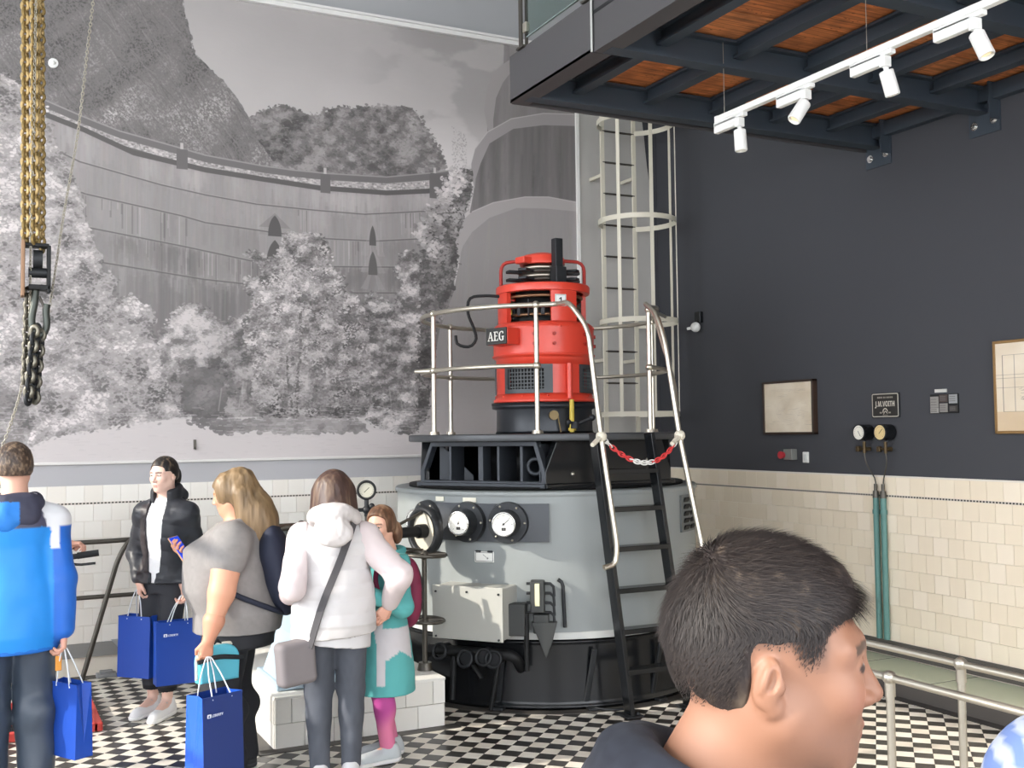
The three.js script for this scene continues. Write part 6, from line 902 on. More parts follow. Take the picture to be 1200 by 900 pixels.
// --- rider on the exercise bike, hidden behind the blue jacket
{
  const pos = V(0.02, 0, -7.2);
  const J = figure({ label: 'person in a dark jacket behind the blue jacket, one hand on a bicycle handlebar', pos, turn: Math.PI / 2, H: 1.5, skin: SKIN.light, hair: '#2c211b', handR: V(0.66, 1.105, -6.96), elbowR: V(0.35, 1.0, -6.9), handL: V(0.55, 1.08, -7.45), elbowL: V(0.3, 1.0, -7.6), gripR: { dir: V(1, -0.05, 0), nrm: V(0, -1, 0), curl: 0.75 }, gripL: { dir: V(1, -0.05, 0), nrm: V(0, -1, 0), curl: 0.75 } });
  J.garment('jacket', [[sections(J.torso, 0.022), 0], ...J.armF(0.022, 0.03, 0.9)], { cut: [(x, y) => 0.72 - y, (x, y) => y - 1.28], color: '#24262e' });
  J.garment('trousers', [[sections([[0.7, 0.145, 0.11, -0.01], [0.86, 0.14, 0.105, -0.005]], 0.012), 0], ...J.legF(0.014, 0.02, 0.02)], { cut: [(x, y) => 0.08 - y, (x, y) => y - 0.85], color: '#1f2740' });
  J.shoes('#30323a', '#cfcfcf', { cell: 0.009 });
  hairCap(J, { region: (x, y, z) => Math.max(z - 0.06, -0.06 - y), color: '#2c211b', cell: 0.008 });
  const b = thing('exercise_bike', 'red framed exercise bicycle stand with black handlebar behind the blue jacket', 'bicycle', [0.1, 0, -7.25]); const red = mat('#c2403a', 0.45), tube = (a, c) => pipe([a, c], 0.024, { bend: 0 });
  part('stand', [rbox(0.05, 0.05, 0.85, 0.56, 0.03, -0.1), rbox(0.05, 0.05, 0.85, -0.5, 0.03, -0.1), rbox(1.06, 0.05, 0.05, 0.03, 0.03, 0.3), rbox(1.06, 0.05, 0.05, 0.03, 0.03, 0.02), rbox(1.06, 0.05, 0.05, 0.03, 0.03, -0.46)], red, b, 'flat red tube stand on the floor');
  part('frame', [tube(V(0.15, 0.05, 0), V(0.22, 0.98, 0)), tube(V(-0.25, 0.05, 0), V(-0.22, 0.75, 0)), tube(V(0.2, 0.7, 0), V(-0.22, 0.35, 0))], red, b); part('saddle', rbox(0.26, 0.06, 0.18, -0.22, 0.76, 0, 0.02), M.blackMatt, b);
  part('handlebar', pipe([V(0.42, 1.04, 0.28), V(0.5, 1.05, 0.3), V(0.52, 1.055, 0.28), V(0.3, 1.03, 0.2), V(0.22, 1.0, 0), V(0.3, 1.03, -0.2), V(0.48, 1.05, -0.28)], 0.013, { bend: 0.05 }), M.blackMatt, b, 'black handlebar'); part('grip', rod(V(0.44, 1.048, 0.29), V(0.56, 1.06, 0.3), 0.02), M.blackMatt, b); part('brake_lever', pipe([V(0.36, 1.02, 0.3), V(0.44, 0.995, 0.31), V(0.54, 1.0, 0.31)], 0.008, { bend: 0.03 }), M.black, b);
}
// --- girl in the black padded jacket
{
  const pos = V(1.08, 0, -7.2), turn = Math.atan2(-0.62, 0.78);
  const J = figure({ label: 'person in a black padded jacket over a white top, carrying two blue bags', pos, turn, H: 1.63, skin: SKIN.pale, hair: '#1d1917', wx: 0.88, wz: 0.94, shoulder: 0.088, shoulderY: 0.772, handL: V(1.175, 0.82, -7.06), elbowL: V(1.32, 1.0, -7.25), handR: V(0.925, 0.85, -7.2), elbowR: V(0.93, 1.0, -7.5), headTurn: -0.18, headPitch: 0.1, gaze: 0.002, gripL: { dir: V(0, -1, 0.05), nrm: V(-1, 0, 0.3), curl: 0.85 }, gripR: { dir: V(0, -1, 0.05), nrm: V(1, 0, 0), curl: 0.85 }, footL: V(0.05, 0, 0.07), footR: V(-0.075, 0, 0.02), headCell: 0.0035 });
  const T = J.torso, open = (x, y, z) => z > 0.02 ? 0.05 + 0.012 * Math.sin(y * 6) - (y < 0.9 ? 0.02 : 0) - Math.abs(x + 0.015) : -1;
  J.garment('top', [[sections(T, 0.008), 0]], { cut: [(x, y) => 0.83 - y, (x, y, z) => y - 1.375 + z * 0.25], color: '#f1f1f3', amp: 0.005, freq: 10, cell: 0.009 });
  J.garment('jacket', [[sections([[0.83, 0.165, 0.125, -0.005], ...T.slice(1)], 0.02), 0], ...J.armF(0.016, 0.04, 0.93)], { cut: [(x, y) => 0.83 - y, (x, y) => y - 1.385, (x, y, z) => (Math.abs(x) < 0.2 ? open(x, y, z) : -1)], color: (x, y, z) => (x < -0.05 && z > 0.05 && y < 1.34 && x > -0.13 ? col('#2b2428') : col('#2a2c33')), m: cloth(0.45), quilt: [36, 0.005, 9], amp: 0.008, freq: 12, cell: 0.008 });
  J.garment('collar', [[(x, y, z) => Math.hypot(Math.hypot(x, (z + 0.02) * 1.1) - 0.082, Math.max(0, Math.abs(y - 1.385 + z * 0.3) - 0.025)) - 0.02, 0], [ell(V(0, 1.375, -0.1), 0.11, 0.06, 0.05), 0.04]], { lo: [-0.25, 1.25, -0.25], hi: [0.25, 1.5, 0.2], cut: [(x, y, z) => (z > 0.02 ? 0.045 - Math.abs(x) : -1)], color: '#25272d', m: cloth(0.45), cell: 0.008, amp: 0.006 });
  J.garment('jeans', [[sections([[0.77, 0.148, 0.11, -0.01], [0.9, 0.14, 0.105, -0.006]], 0.006), 0], ...J.legF(0.006, 0.012, 0.02)], { cut: [(x, y) => 0.155 - y, (x, y) => y - 0.9], color: (x, y) => col(y < 0.19 ? '#1b1c20' : '#34353b'), amp: 0.006 });
  J.shoes('#eceaea', '#f4f3f1', { high: 0.015 });
  hairCap(J, { grow: 0.009, region: (x, y, z) => Math.max(z - 0.052 - 0.05 * smooth(0.05, 0.09, y), -0.045 - y + smooth(-0.05, 0.02, z) * 0.07), color: '#1e1a19', amp: 0.002, freq: 70, label: 'sleek black hair tied back', extra: [[ell(J.hc.clone().add(V(0, -0.03, -0.12).applyQuaternion(J.hq)), 0.035, 0.06, 0.03), 0]] });
  paperBag('bright blue paper bag with white print below the black padded jacket', V(1.125, 0.225, -7.0), 0.05, V(1.165, 0.755, -7.05), { w: 0.27, h: 0.385, d: 0.1 });
  paperBag('plain blue paper bag in front of the slanted grey rail, below the black jacket', V(0.925, 0.25, -7.2), -0.8, V(0.915, 0.79, -7.2), { w: 0.24, h: 0.38, d: 0.12, print: false });
}
// --- fair haired woman in the grey T-shirt, in profile
{
  const pos = V(1.215, 0, -5.775), turn = Math.atan2(-0.94, -0.34);
  const tors = [[0.47, 0.12, 0.118, -0.02], [0.535, 0.128, 0.135, -0.018], [0.61, 0.125, 0.138, 0.012], [0.68, 0.118, 0.128, 0.022], [0.745, 0.112, 0.122, 0.03], [0.8, 0.1, 0.08, 0.0], [0.835, 0.06, 0.05, -0.014]];
  const J = figure({ label: 'person in a grey T-shirt in profile, with long fair hair and a dark backpack', pos, turn, H: 1.56, skin: SKIN.warm, hair: '#8a6236', torso: tors, arm: 1.68, leg: 1.42, shoulder: 0.118, neckR: 1.15, handL: V(1.03, 0.725, -5.5), elbowL: V(1.2, 0.97, -5.4), handR: V(1.0, 1.13, -5.9), elbowR: V(1.2, 0.85, -6.1), headPitch: 0.25, headTurn: -0.1, gripL: { dir: V(-0.15, -1, -0.05), nrm: V(-0.2, 0, -1), curl: 0.7 }, gripR: { dir: V(-0.75, 0.3, 0.6), nrm: V(0.3, 0.9, 0.3), curl: 0.6 }, footL: V(0.075, 0, 0.02), footR: V(-0.075, 0, -0.02), face: { w: 1.06 } });
  const slL = J.shL.clone().lerp(J.elL, 0.36), slR = J.shR.clone().lerp(J.elR, 0.36);
  J.garment('t_shirt', [[sections([[0.735, 0.195, 0.205, -0.015], ...tors.slice(1).map(([y, w, d, z]) => [y * 1.56, w * 1.56, d * 1.56, z * 1.56])], 0.02), 0], [cone(J.shL, slL, 0.106, 0.1), 0.05], [cone(J.shR, slR, 0.106, 0.1), 0.05]], { cut: [(x, y) => 0.735 - y, (x, y, z) => y - 1.315 + z * 0.2], color: (x, y, z) => lerpC(col('#8d8987'), col('#817d7c'), fbm(x * 60, y * 60, z * 60, 2)), amp: 0.013, freq: 6, cell: 0.009, m: cloth(0.9) });
  J.garment('trousers', [[sections([[0.66, 0.185, 0.175, -0.03], [0.78, 0.185, 0.185, -0.028], [0.9, 0.17, 0.17, 0]], 0.0), 0], ...J.legF(0.012, 0.026, 0.05)], { cut: [(x, y) => 0.05 - y, (x, y) => y - 0.82], color: '#26272c', amp: 0.012, freq: 6, m: cloth(0.8) });
  J.shoes('#26282c', '#3a3c40');
  const hl = (x, y, z) => J.hc.clone().add(V(x, y, z).multiplyScalar(J.hs).applyQuaternion(J.hq)), back = J.hc;
  hairCap(J, { grow: 0.02, region: (x, y, z) => Math.max(z - 0.07 - 0.03 * smooth(0.03, 0.09, y), -0.07 - y), color: '#7c6548', contrast: 0.6, amp: 0.006, freq: 42, stretch: 0.12, cell: 0.006, label: 'long wavy fair hair half tied up', lo: [back.x - 0.24, back.y - 0.42, back.z - 0.34], hi: [back.x + 0.24, back.y + 0.2, back.z + 0.2],
    extra: [[ell(hl(0, 0.085, -0.075), 0.045, 0.04, 0.05), 0], [cone(hl(0, 0.06, -0.1), V(0, back.y - 0.14, back.z - 0.16), 0.06, 0.085), 0.04], [cone(V(0, back.y - 0.1, back.z - 0.13), V(0.0, back.y - 0.27, back.z - 0.185), 0.1, 0.075), 0.05], [cone(V(0.06, back.y, back.z - 0.06), V(0.07, back.y - 0.22, back.z - 0.1), 0.05, 0.035), 0.04], [cone(V(-0.06, back.y, back.z - 0.06), V(-0.07, back.y - 0.22, back.z - 0.1), 0.05, 0.035), 0.04]] });
  // backpack on her back
  const L2 = (x, y, z) => V(x, y, z).applyAxisAngle(UP, turn).add(V(pos.x, 0, pos.z)), bp = thing('backpack', 'dark navy drawstring backpack on the back of the person in the grey T-shirt', 'backpack', [pos.x, 0, pos.z], turn);
  const bf = field([[ell(V(0.02, 1.02, -0.245), 0.16, 0.215, 0.085, [0.18, 0, 0.08]), 0], [ell(V(0.02, 1.17, -0.2), 0.12, 0.12, 0.06), 0.06]]);
  part('bag', surface((x, y, z) => bf(x, y, z) - 0.016 * (fbm(x * 9, y * 7, z * 9, 3) - 0.5), [-0.25, 0.72, -0.42], [0.28, 1.35, -0.05], 0.009, () => col('#20263a')), cloth(0.75), bp);
  for (const s of [-1, 1]) for (const g of [pipe(curvePts([V(0.07 * s, 1.2, -0.18), V(0.075 * s, 1.29, -0.1), V(0.08 * s, 1.31, -0.02)], 24), 0.014, { bend: 0 }), pipe(curvePts([V(0.225 * s, 1.0, 0.06), V(0.235 * s, 0.94, -0.06), V(0.16 * s, 0.86, -0.22), V(0.08 * s, 0.83, -0.26)], 24), 0.014, { bend: 0 })]) part('strap', g, mat('#1d2233', 0.8), bp);
  const ph = thing('phone', 'phone with a bright blue screen held up by the person in the grey T-shirt', 'phone', [0.955, 1.165, -5.85], 0.55); ph.rotation.set(-0.75, 0.5, 0.55); part('case', rbox(0.075, 0.155, 0.009, 0, 0, 0, 0.004), mat('#b98e6a', 0.4), ph); part('screen', rbox(0.07, 0.146, 0.002, 0, 0, 0.005, 0.001), mat('#2a4bd0', 0.2, 0, { emissive: new THREE.Color('#2a48d8'), emissiveIntensity: 0.35 }), ph);
  paperBag('large dark blue paper bag with white print beside the grey T-shirt', V(1.05, 0.075, -5.43), 0.42, V(1.03, 0.665, -5.48), { w: 0.23, h: 0.425, d: 0.16, sides: '#2a5fd0', front: '#1b3476', map: logoDark });
  const lb = thing('lunch_bag', 'small turquoise zipped bag hanging above the dark blue paper bag', 'bag', [1.09, 0.525, -5.575], 0.3); const tq = mat('#57b0c4', 0.55);
  const s = new THREE.Shape(); s.moveTo(-0.105, 0); s.lineTo(0.105, 0); s.lineTo(0.11, 0.1); s.quadraticCurveTo(0.105, 0.175, 0.03, 0.18); s.lineTo(-0.03, 0.18); s.quadraticCurveTo(-0.105, 0.175, -0.11, 0.1); s.closePath();
  part('pouch', new THREE.ExtrudeGeometry(s, { depth: 0.05, bevelSize: 0.012, bevelThickness: 0.012, bevelSegments: 3, bevelOffset: -0.012 }).translate(0, 0, -0.025), tq, lb); part('zip', pipe([V(-0.112, 0.02, 0.0), V(-0.112, 0.12, 0.0), V(-0.09, 0.18, 0), V(0.09, 0.18, 0), V(0.112, 0.12, 0), V(0.112, 0.02, 0)], 0.008, { bend: 0.05 }), mat('#e8e4d4', 0.6), lb); part('strap', pipe([V(-0.12, 0.11, 0.03), V(-0.02, 0.13, 0.05), V(0.13, 0.1, 0.03)], 0.012, { bend: 0.05 }), M.blackMatt, lb, 'black strap'); part('carry_loop', pipe([V(-0.03, 0.16, 0.0), V(0, 0.215, 0), V(0.03, 0.16, 0)], 0.008, { bend: 0.03 }), M.blackMatt, lb, 'black strap');
}
// --- woman in the white padded vest, seen from behind
{
  const pos = V(1.64, 0, -5.38), turn = Math.atan2(0.3, -0.95);
  const J = figure({ label: 'person in a white hooded padded vest, with long brown hair', pos, turn, H: 1.565, skin: SKIN.light, hair: '#4a332a', wx: 1.02, wz: 1.05, shoulder: 0.1, arm: 1.0, handL: V(1.44, 0.93, -5.52), elbowL: V(1.36, 1.0, -5.12), handR: V(1.93, 0.87, -5.36), elbowR: V(2.0, 1.06, -4.95), headPitch: 0.3, headTurn: -0.1, gripL: { dir: V(0.7, -0.5, -0.4), nrm: V(0.3, 0, -1), curl: 0.7 }, gripR: { dir: V(-0.6, -0.7, 0.1), nrm: V(-0.2, -0.2, -1), curl: 0.55 }, footL: V(0.075, 0, 0), footR: V(-0.08, 0, 0.02) });
  const T = J.torso;
  J.garment('vest', [[sections([[0.735, 0.185, 0.135, -0.005], [0.86, 0.182, 0.135, -0.005], [0.98, 0.168, 0.122, 0.0], ...T.slice(3)], 0.026), 0], [cone(J.shL, J.shL.clone().lerp(J.elL, 0.15), 0.07, 0.06), 0.05], [cone(J.shR, J.shR.clone().lerp(J.elR, 0.15), 0.07, 0.06), 0.05]], { cut: [(x, y, z) => 0.735 - y - x * 0.08, (x, y) => y - 1.36], color: (x, y) => (y < 0.8 ? col('#bfbbba') : col('#cbc8c9')), quilt: [44, 0.005, 0], amp: 0.01, freq: 9, cell: 0.008, m: cloth(0.6) });
  J.garment('sleeves', J.armF(0.022, 0.03, 0.92), { color: '#d6c9ca', amp: 0.014, freq: 9, cell: 0.009, m: cloth(0.8), cut: [(x, y, z) => 0.13 - Math.abs(x)] });
  J.garment('shirt_hem', [[sections([[0.68, 0.17, 0.125, -0.005], [0.79, 0.172, 0.128, -0.005]], 0.014), 0]], { lo: [-0.32, 0.62, -0.3], hi: [0.32, 0.85, 0.3], cut: [(x, y) => 0.69 - y + x * 0.12, (x, y) => y - 0.78], color: '#cfcdcf', amp: 0.006, cell: 0.01 });
  J.garment('hood', [[(x, y, z) => { const q = V(x, y - 1.33, z + 0.075).applyAxisAngle(V(1, 0, 0), -0.5); return Math.hypot(Math.hypot(q.x, q.z * 1.1) - 0.098, q.y) - 0.036; }, 0], [ell(V(0, 1.27, -0.17), 0.1, 0.075, 0.045, [0.3, 0, 0]), 0.04]], { lo: [-0.25, 1.1, -0.3], hi: [0.25, 1.5, 0.2], color: '#c6c0bf', amp: 0.016, freq: 14, cell: 0.008, m: cloth(0.75) });
  J.garment('jeans', [[sections([[0.74, 0.165, 0.13, -0.012], [0.88, 0.155, 0.118, -0.006]], 0.008), 0], ...J.legF(0.012, 0.016, 0.016)], { cut: [(x, y) => 0.06 - y, (x, y) => y - 0.87], color: (x, y, z) => lerpC(col('#41454e'), col('#585c66'), fbm(x * 30, y * 8, z * 30, 3)), amp: 0.007 });
  J.shoes('#c9c9cc', '#efefef');
  const h = J.hc;
  hairCap(J, { grow: 0.017, region: (x, y, z) => Math.max(z - 0.075, -0.09 - y), color: '#45302a', contrast: 0.5, amp: 0.0035, freq: 60, stretch: 0.06, cell: 0.006, label: 'long straight brown hair', lo: [h.x - 0.22, h.y - 0.36, h.z - 0.28], hi: [h.x + 0.22, h.y + 0.2, h.z + 0.2], extra: [[cone(h.clone().add(V(0, 0.02, -0.05)), V(0, h.y - 0.09, -0.075), 0.095, 0.085), 0], [cone(h.clone().add(V(0.05, 0, -0.03)), V(0.075, h.y - 0.11, -0.03), 0.065, 0.05), 0.03], [cone(h.clone().add(V(-0.05, 0, -0.03)), V(-0.075, h.y - 0.11, -0.03), 0.065, 0.05), 0.03]] });
  const b = thing('shoulder_bag', 'grey shoulder bag on a long strap over the white padded vest', 'bag', [pos.x, 0, pos.z], turn);
  const F = field([[(x, y, z) => { const q = V(x - 0.19, y - 0.625, z + 0.12).applyAxisAngle(UP, -0.5).applyAxisAngle(V(0, 0, 1), 0.08), a = V(Math.max(0, Math.abs(q.x) - 0.068), Math.max(0, Math.abs(q.y) - 0.08), Math.max(0, Math.abs(q.z) - 0.02)); return a.length() - 0.03; }, 0]]);
  part('pouch', surface((x, y, z) => F(x, y, z) - 0.006 * (fbm(x * 14, y * 14, z * 14, 2) - 0.5), [0.0, 0.44, -0.26], [0.4, 0.8, 0.1], 0.008, () => col('#7c7678')), cloth(0.8), b);
  part('strap', (() => { const p = curvePts([V(0.12, 0.7, -0.14), V(0.06, 0.9, -0.172), V(-0.03, 1.12, -0.158), V(-0.1, 1.3, -0.1), V(-0.12, 1.36, -0.02), V(-0.1, 1.3, 0.1), V(0.05, 1.0, 0.16), V(0.19, 0.72, 0.1)], 60), g = []; for (let i = 0; i < 60; i++) { const d = p[i + 1].clone().sub(p[i]), q = box(0.036, d.length() * 1.25, 0.006), m = new THREE.Matrix4(), yv = d.normalize(), out = V(p[i].x, 0, p[i].z).normalize(), xv = yv.clone().cross(out).normalize(); out.copy(xv).cross(yv); m.makeBasis(xv, yv, out).setPosition(p[i].clone().lerp(p[i + 1], 0.5)); g.push(q.applyMatrix4(m)); } return g; })(), mat('#4a484b', 0.8), b);
}
// --- child in the turquoise dress held by the woman in the vest
{
  const pos = V(1.985, 0, -5.6), turn = Math.atan2(-0.98, 0.1), H = 1.36;
  const J = figure({ label: 'child in a turquoise dress and pink leggings hugged by the person in white', pos, turn, H, skin: SKIN.light, hair: '#5a4030', headH: 0.195, headY: 0.925, headPitch: 0.15, headTurn: 0.65, shoulder: 0.1, handL: V(1.83, 0.92, -5.36), elbowL: V(2.02, 0.84, -5.4), handR: V(1.76, 0.95, -5.62), elbowR: V(1.95, 0.85, -5.8), gripL: { dir: V(-1, 0.1, 0), nrm: V(0, 0, -1), curl: 0.35 }, footL: V(0.055, 0, 0.02), footR: V(-0.055, 0, -0.05), headRoll: 0.05 });
  const patch = col('#c9c5c9'), teal = col('#57a6a6');
  J.garment('dress', [[sections([[0.36, 0.145, 0.15, -0.01], [0.6, 0.14, 0.135, -0.005], [0.8, 0.115, 0.1, 0], [0.98, 0.125, 0.095, 0], [1.07, 0.1, 0.065, -0.01], [1.11, 0.055, 0.045, -0.015]], 0.012), 0], ...J.armF(0.02, 0.03, 0.9)], { cut: [(x, y) => 0.36 - y, (x, y) => y - 1.11], color: (x, y, z) => { const u = z + 0.02; return y < 0.72 && y > 0.6 - Math.abs(u) * 0.6 && Math.abs(u) < 0.09 && x > 0.05 ? patch : (Math.abs(u - 0.1) < 0.018 && y > 0.42 && y < 0.75 && x > 0) ? patch : teal; }, amp: 0.01, freq: 9, cell: 0.009, m: cloth(0.85) });
  J.garment('hood', [[(x, y, z) => Math.hypot(Math.hypot(x, z + 0.03) - 0.07, y - 1.085 + z * 0.3) - 0.03, 0]], { lo: [-0.2, 0.95, -0.25], hi: [0.2, 1.2, 0.2], color: '#4f9c9e', amp: 0.012, freq: 14, cell: 0.008 });
  J.garment('leggings', J.legF(0.006, 0.008, 0.01), { cut: [(x, y) => 0.05 - y, (x, y) => y - 0.5], color: (x, y, z) => lerpC(col('#b0468e'), col('#d8789c'), smooth(0.33, 0.2, y + z * 0.8)), amp: 0.006, cell: 0.009, m: cloth(0.7) });
  J.shoes('#b9c0c4', '#e6e6e6');
  hairCap(J, { grow: 0.013, region: (x, y, z) => Math.max(z - 0.045 - 0.03 * smooth(0.04, 0.09, y), -0.075 - y), color: '#6a4a36', amp: 0.003, freq: 60, stretch: 0.2, label: 'brown hair tied back', extra: [[ell(J.hc.clone().add(V(0, -0.05, -0.1)), 0.03, 0.06, 0.03), 0]] });
  const b = thing('school_bag', 'maroon and black school backpack worn by the child in turquoise', 'backpack', [pos.x, 0, pos.z], turn), F = field([[ell(V(0, 0.88, -0.15), 0.115, 0.19, 0.07), 0]]);
  part('bag', surface((x, y, z) => F(x, y, z) - 0.006 * (fbm(x * 12, y * 12, z * 12, 2) - 0.5), [-0.18, 0.64, -0.28], [0.18, 1.12, 0.0], 0.008, (x, y, z) => (z < -0.175 ? col('#2b2428') : col('#7c2444'))), cloth(0.7), b);
  for (const s of [-1, 1]) part('strap', pipe(curvePts([V(0.07 * s, 1.02, -0.12), V(0.085 * s, 1.1, -0.02), V(0.09 * s, 1.02, 0.085), V(0.12 * s, 0.9, 0.08), V(0.13 * s, 0.8, -0.06)], 24), 0.014, { bend: 0 }), mat('#8a2a50', 0.7), b);
}
// --- young man close to the camera, head in profile
{
  const pos = V(0.755, 0, -0.985), turn = 61 * R, H = 1.61;
  // how much cropped hair grows at a point of the head: full above, thinning towards neck and temples, none round the ears
  const cropped = (x, y, z) => { const front = 0.048 - z + (y > 0.05 ? (y - 0.05) * 1.2 : 0) - (y < 0.0 ? 0.012 : 0), low = z > 0.0 ? mix(0.012, -0.012, smooth(0.0, 0.02, z)) : z > -0.038 ? 0.012 : mix(-0.055, 0.012, smooth(-0.055, -0.038, z)); return smooth(0, 0.012, front) * smooth(low - 0.004, low + 0.05, y) ** 1.15; };
  const J = figure({ label: 'person with short dark hair close up in profile, wearing a dark hooded top', pos, turn, H, skin: '#946a54', hair: '#2a201c', headH: 0.238, headAt: V(0.785, 1.5, -0.945), headTurn: 0.0, headPitch: 0.06, neckR: 1.22, headCell: 0.0024, bodyCell: 0.012, noEars: false, shoulder: 0.112, gaze: -0.003,
    tint: (x, y, z, c) => { // cropped sides show through as dark stubble, a faint beard shadow on the jaw
      if (z > 0.06 && Math.hypot((Math.abs(x) - 0.0315) / 0.0135, (y - 0.0005) / 0.0042) < 1.05) return col('#3a2922');
      const k = cropped(x, y, z) * (0.8 + 0.25 * fbm(x * 300, y * 300, z * 300, 2)); c = lerpC(c, col('#3a302c'), k * 0.9);
      const beard = smooth(-0.05, -0.075, y) * smooth(0.0, 0.05, z) * 0.2 + (y < -0.045 && y > -0.058 && z > 0.08 ? 0.14 : 0); c = lerpC(c, col('#6b5a50'), beard * (0.5 + fbm(x * 260, y * 260, z * 260, 2)));
      return lerpC(c, col('#c87a52'), 0.3 * smooth(0.03, 0.06, y) * smooth(0.05, 0.07, z)); } });
  J.garment('hoodie', [[sections(J.torso, 0.026), 0], ...J.armF(0.03, 0.04, 0.95)], { cut: [(x, y) => 0.78 - y, (x, y, z) => y - 1.35 + z * 0.5], color: (x, y, z) => lerpC(col('#2b2e39'), col('#3a3d48'), fbm(x * 80, y * 80, z * 80, 2)), amp: 0.014, freq: 8, cell: 0.009, m: cloth(0.9) });
  J.garment('hood', [[(x, y, z) => { const q = V(x, y - 1.35, z + 0.035).applyAxisAngle(V(1, 0, 0), -0.3); return Math.hypot(Math.hypot(q.x, q.z) - 0.088, Math.max(0, Math.abs(q.y) - 0.012)) - 0.026; }, 0], [ell(V(0, 1.32, -0.125), 0.1, 0.07, 0.05, [0.4, 0, 0]), 0.05]], { lo: [-0.26, 1.2, -0.32], hi: [0.26, 1.55, 0.2], color: (x, y, z) => lerpC(col('#23252e'), col('#31343e'), fbm(x * 90, y * 90, z * 90, 2)), amp: 0.014, freq: 11, cell: 0.006, m: cloth(0.9) });
  J.garment('trousers', [[sections([[0.74, 0.165, 0.12, -0.01], [0.9, 0.155, 0.11, -0.006]], 0.01), 0], ...J.legF(0.016, 0.02, 0.025)], { cut: [(x, y) => 0.06 - y, (x, y) => y - 0.9], color: '#2c3038', cell: 0.014 });
  J.shoes('#222428', '#d8d8d8', { cell: 0.009 });
  // hair: a thick cap that thins out over the cropped sides, and thousands of fine strands
  const top = (x, y, z) => 0.045 - y - 0.3 * Math.max(0, -z - 0.02) + 0.25 * Math.max(0, z - 0.03);
  const growF = (x, y, z) => mix(-0.004, 0.016, smooth(-0.035, 0.06, -top(x, y, z))) + 0.007 * smooth(0.04, 0.085, z) * smooth(0.04, 0.06, y) - 0.013 * smooth(-0.05, -0.11, z) - 0.02 * smooth(0.03, 0.0, y) * smooth(-0.04, -0.02, z);
  const cap = hairCap(J, { grow: growF, region: (x, y, z) => Math.max(z - 0.116, -0.06 - y, z > 0.06 ? 0.05 - y : -1), color: '#2a211f', contrast: 0.3, amp: 0.0022, freq: 75, stretch: 0.7, cell: 0.003, label: 'short dark brown hair, cropped at the sides', m: hairMat('#231b19', 0.7) });
  const r = rng(5), sk = field([[ell(V(0, 0.03, -0.018), 0.076, 0.088, 0.098), 0], [ell(V(0, -0.01, -0.02), 0.072, 0.08, 0.085), 0.03]]), P = [], N = [], C = [], I = [], tones = ['#1c1514', '#231b19', '#2e2522', '#1f1816', '#3b322e'].map(col);
  const grad = (x, y, z) => { const e = 0.002; return V(sk(x + e, y, z) - sk(x - e, y, z), sk(x, y + e, z) - sk(x, y - e, z), sk(x, y, z + e) - sk(x, y, z - e)).normalize(); };
  for (let i = 0; i < 60000; i++) {
    const u = r() * 2 - 1, a = r() * 6.283, d = V(Math.sqrt(1 - u * u) * Math.cos(a), u, Math.sqrt(1 - u * u) * Math.sin(a)); const p = V(d.x * 0.09, 0.02 + d.y * 0.1, -0.018 + d.z * 0.11); for (let k = 0; k < 3; k++) { const n = grad(p.x, p.y, p.z); p.addScaledVector(n, -sk(p.x, p.y, p.z)); }
    const { x, y, z } = p, up = smooth(-0.02, 0.03, -top(x, y, z)), crop = cropped(x, y, z); if (z > 0.082 && y < 0.06) continue; if (up < 0.05 && r() > crop) continue; if (up < 0.5 && crop < 0.12) continue;
    const n = grad(x, y, z), g0 = Math.max(0, growF(x, y, z) - 0.004), len = mix(mix(0.0012, 0.007, crop), mix(0.014, 0.028, r()), up) * (z > 0.058 ? 1.7 : 1), fringe = z > 0.058;
    const bk = smooth(-0.03, -0.09, z), dir = V((r() - 0.5) * 0.8 + x * 4 * up, mix(-0.7, fringe ? -0.8 : 0.1 - 0.9 * bk, up), mix(-0.5, 0.8 - 0.7 * bk, up)).normalize(); if (!fringe) dir.addScaledVector(n, -dir.dot(n)).normalize(); const root = p.clone().addScaledVector(n, g0), tip = root.clone().addScaledVector(n, len * (0.22 + 0.25 * r())).addScaledVector(dir, len), side = dir.clone().cross(n).normalize().multiplyScalar(0.00038), mid = root.clone().lerp(tip, 0.5).addScaledVector(n, len * 0.1), c = tones[Math.floor(r() * 5)];
    const w = (q) => q.multiplyScalar(J.hs).applyQuaternion(J.hq).add(J.hc), b = P.length / 3, nn = n.clone().applyQuaternion(J.hq);
    for (const q of [root.clone().add(side), root.clone().sub(side), mid.clone().addScaledVector(side, 0.8), mid.clone().addScaledVector(side, -0.8), tip]) { const s = w(q); P.push(s.x, s.y, s.z); N.push(nn.x, nn.y, nn.z); C.push(c.r, c.g, c.b); } I.push(b, b + 2, b + 1, b + 1, b + 2, b + 3, b + 2, b + 4, b + 3);
  }
  const g = new THREE.BufferGeometry(); g.setAttribute('position', new THREE.Float32BufferAttribute(P, 3)); g.setAttribute('normal', new THREE.Float32BufferAttribute(N, 3)); g.setAttribute('color', new THREE.Float32BufferAttribute(C, 3)); g.setIndex(I);
  const st = part('strands', g, new THREE.MeshStandardMaterial({ color: 0xffffff, vertexColors: true, roughness: 0.6, side: THREE.DoubleSide }), cap); st.userData.kind = 'stuff';
}
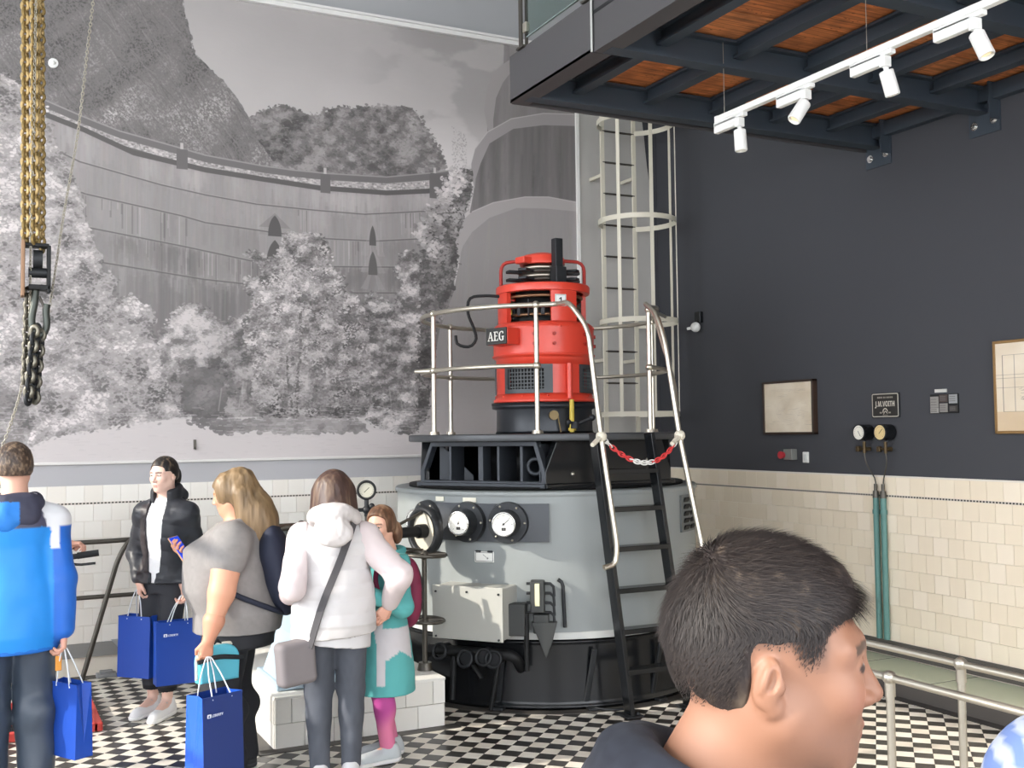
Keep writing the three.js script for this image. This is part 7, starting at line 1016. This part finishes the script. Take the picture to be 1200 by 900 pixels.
// --- shoulder of someone in a striped shirt at the right edge
{
  const pos = V(1.172, 0, -0.668), turn = Math.atan2(0.444, -0.895);
  const J = figure({ label: 'person in a pale blue and white striped shirt, cut by the picture edge', pos, turn, H: 1.76, skin: SKIN.light, hair: '#3a2c24', handCell: 0.006, headCell: 0.007, handL: V(0.95, 0.85, -0.78), elbowL: V(0.9, 1.1, -0.6) });
  J.garment('shirt', [[sections(J.torso, 0.018), 0], ...J.armF(0.022, 0.04, 0.9)], { cut: [(x, y) => 0.8 - y, (x, y) => y - 1.5], color: (x, y, z) => (Math.sin(x * 150 - y * 110 + z * 60) > 0.1 ? col('#99a2b2') : col('#5d73a6')), cell: 0.008, amp: 0.008 });
  J.garment('trousers', [[sections([[0.78, 0.16, 0.12, -0.01], [0.93, 0.155, 0.11, -0.006]], 0.01), 0], ...J.legF(0.016, 0.02, 0.025)], { cut: [(x, y) => 0.06 - y, (x, y) => y - 0.92], color: '#34383f', cell: 0.014 });
  J.shoes('#222428', '#d8d8d8', { cell: 0.01 }); hairCap(J, { region: (x, y, z) => Math.max(z - 0.06, -0.06 - y), color: '#3a2c24', cell: 0.008 });
}
renderer.render(scene, camera);
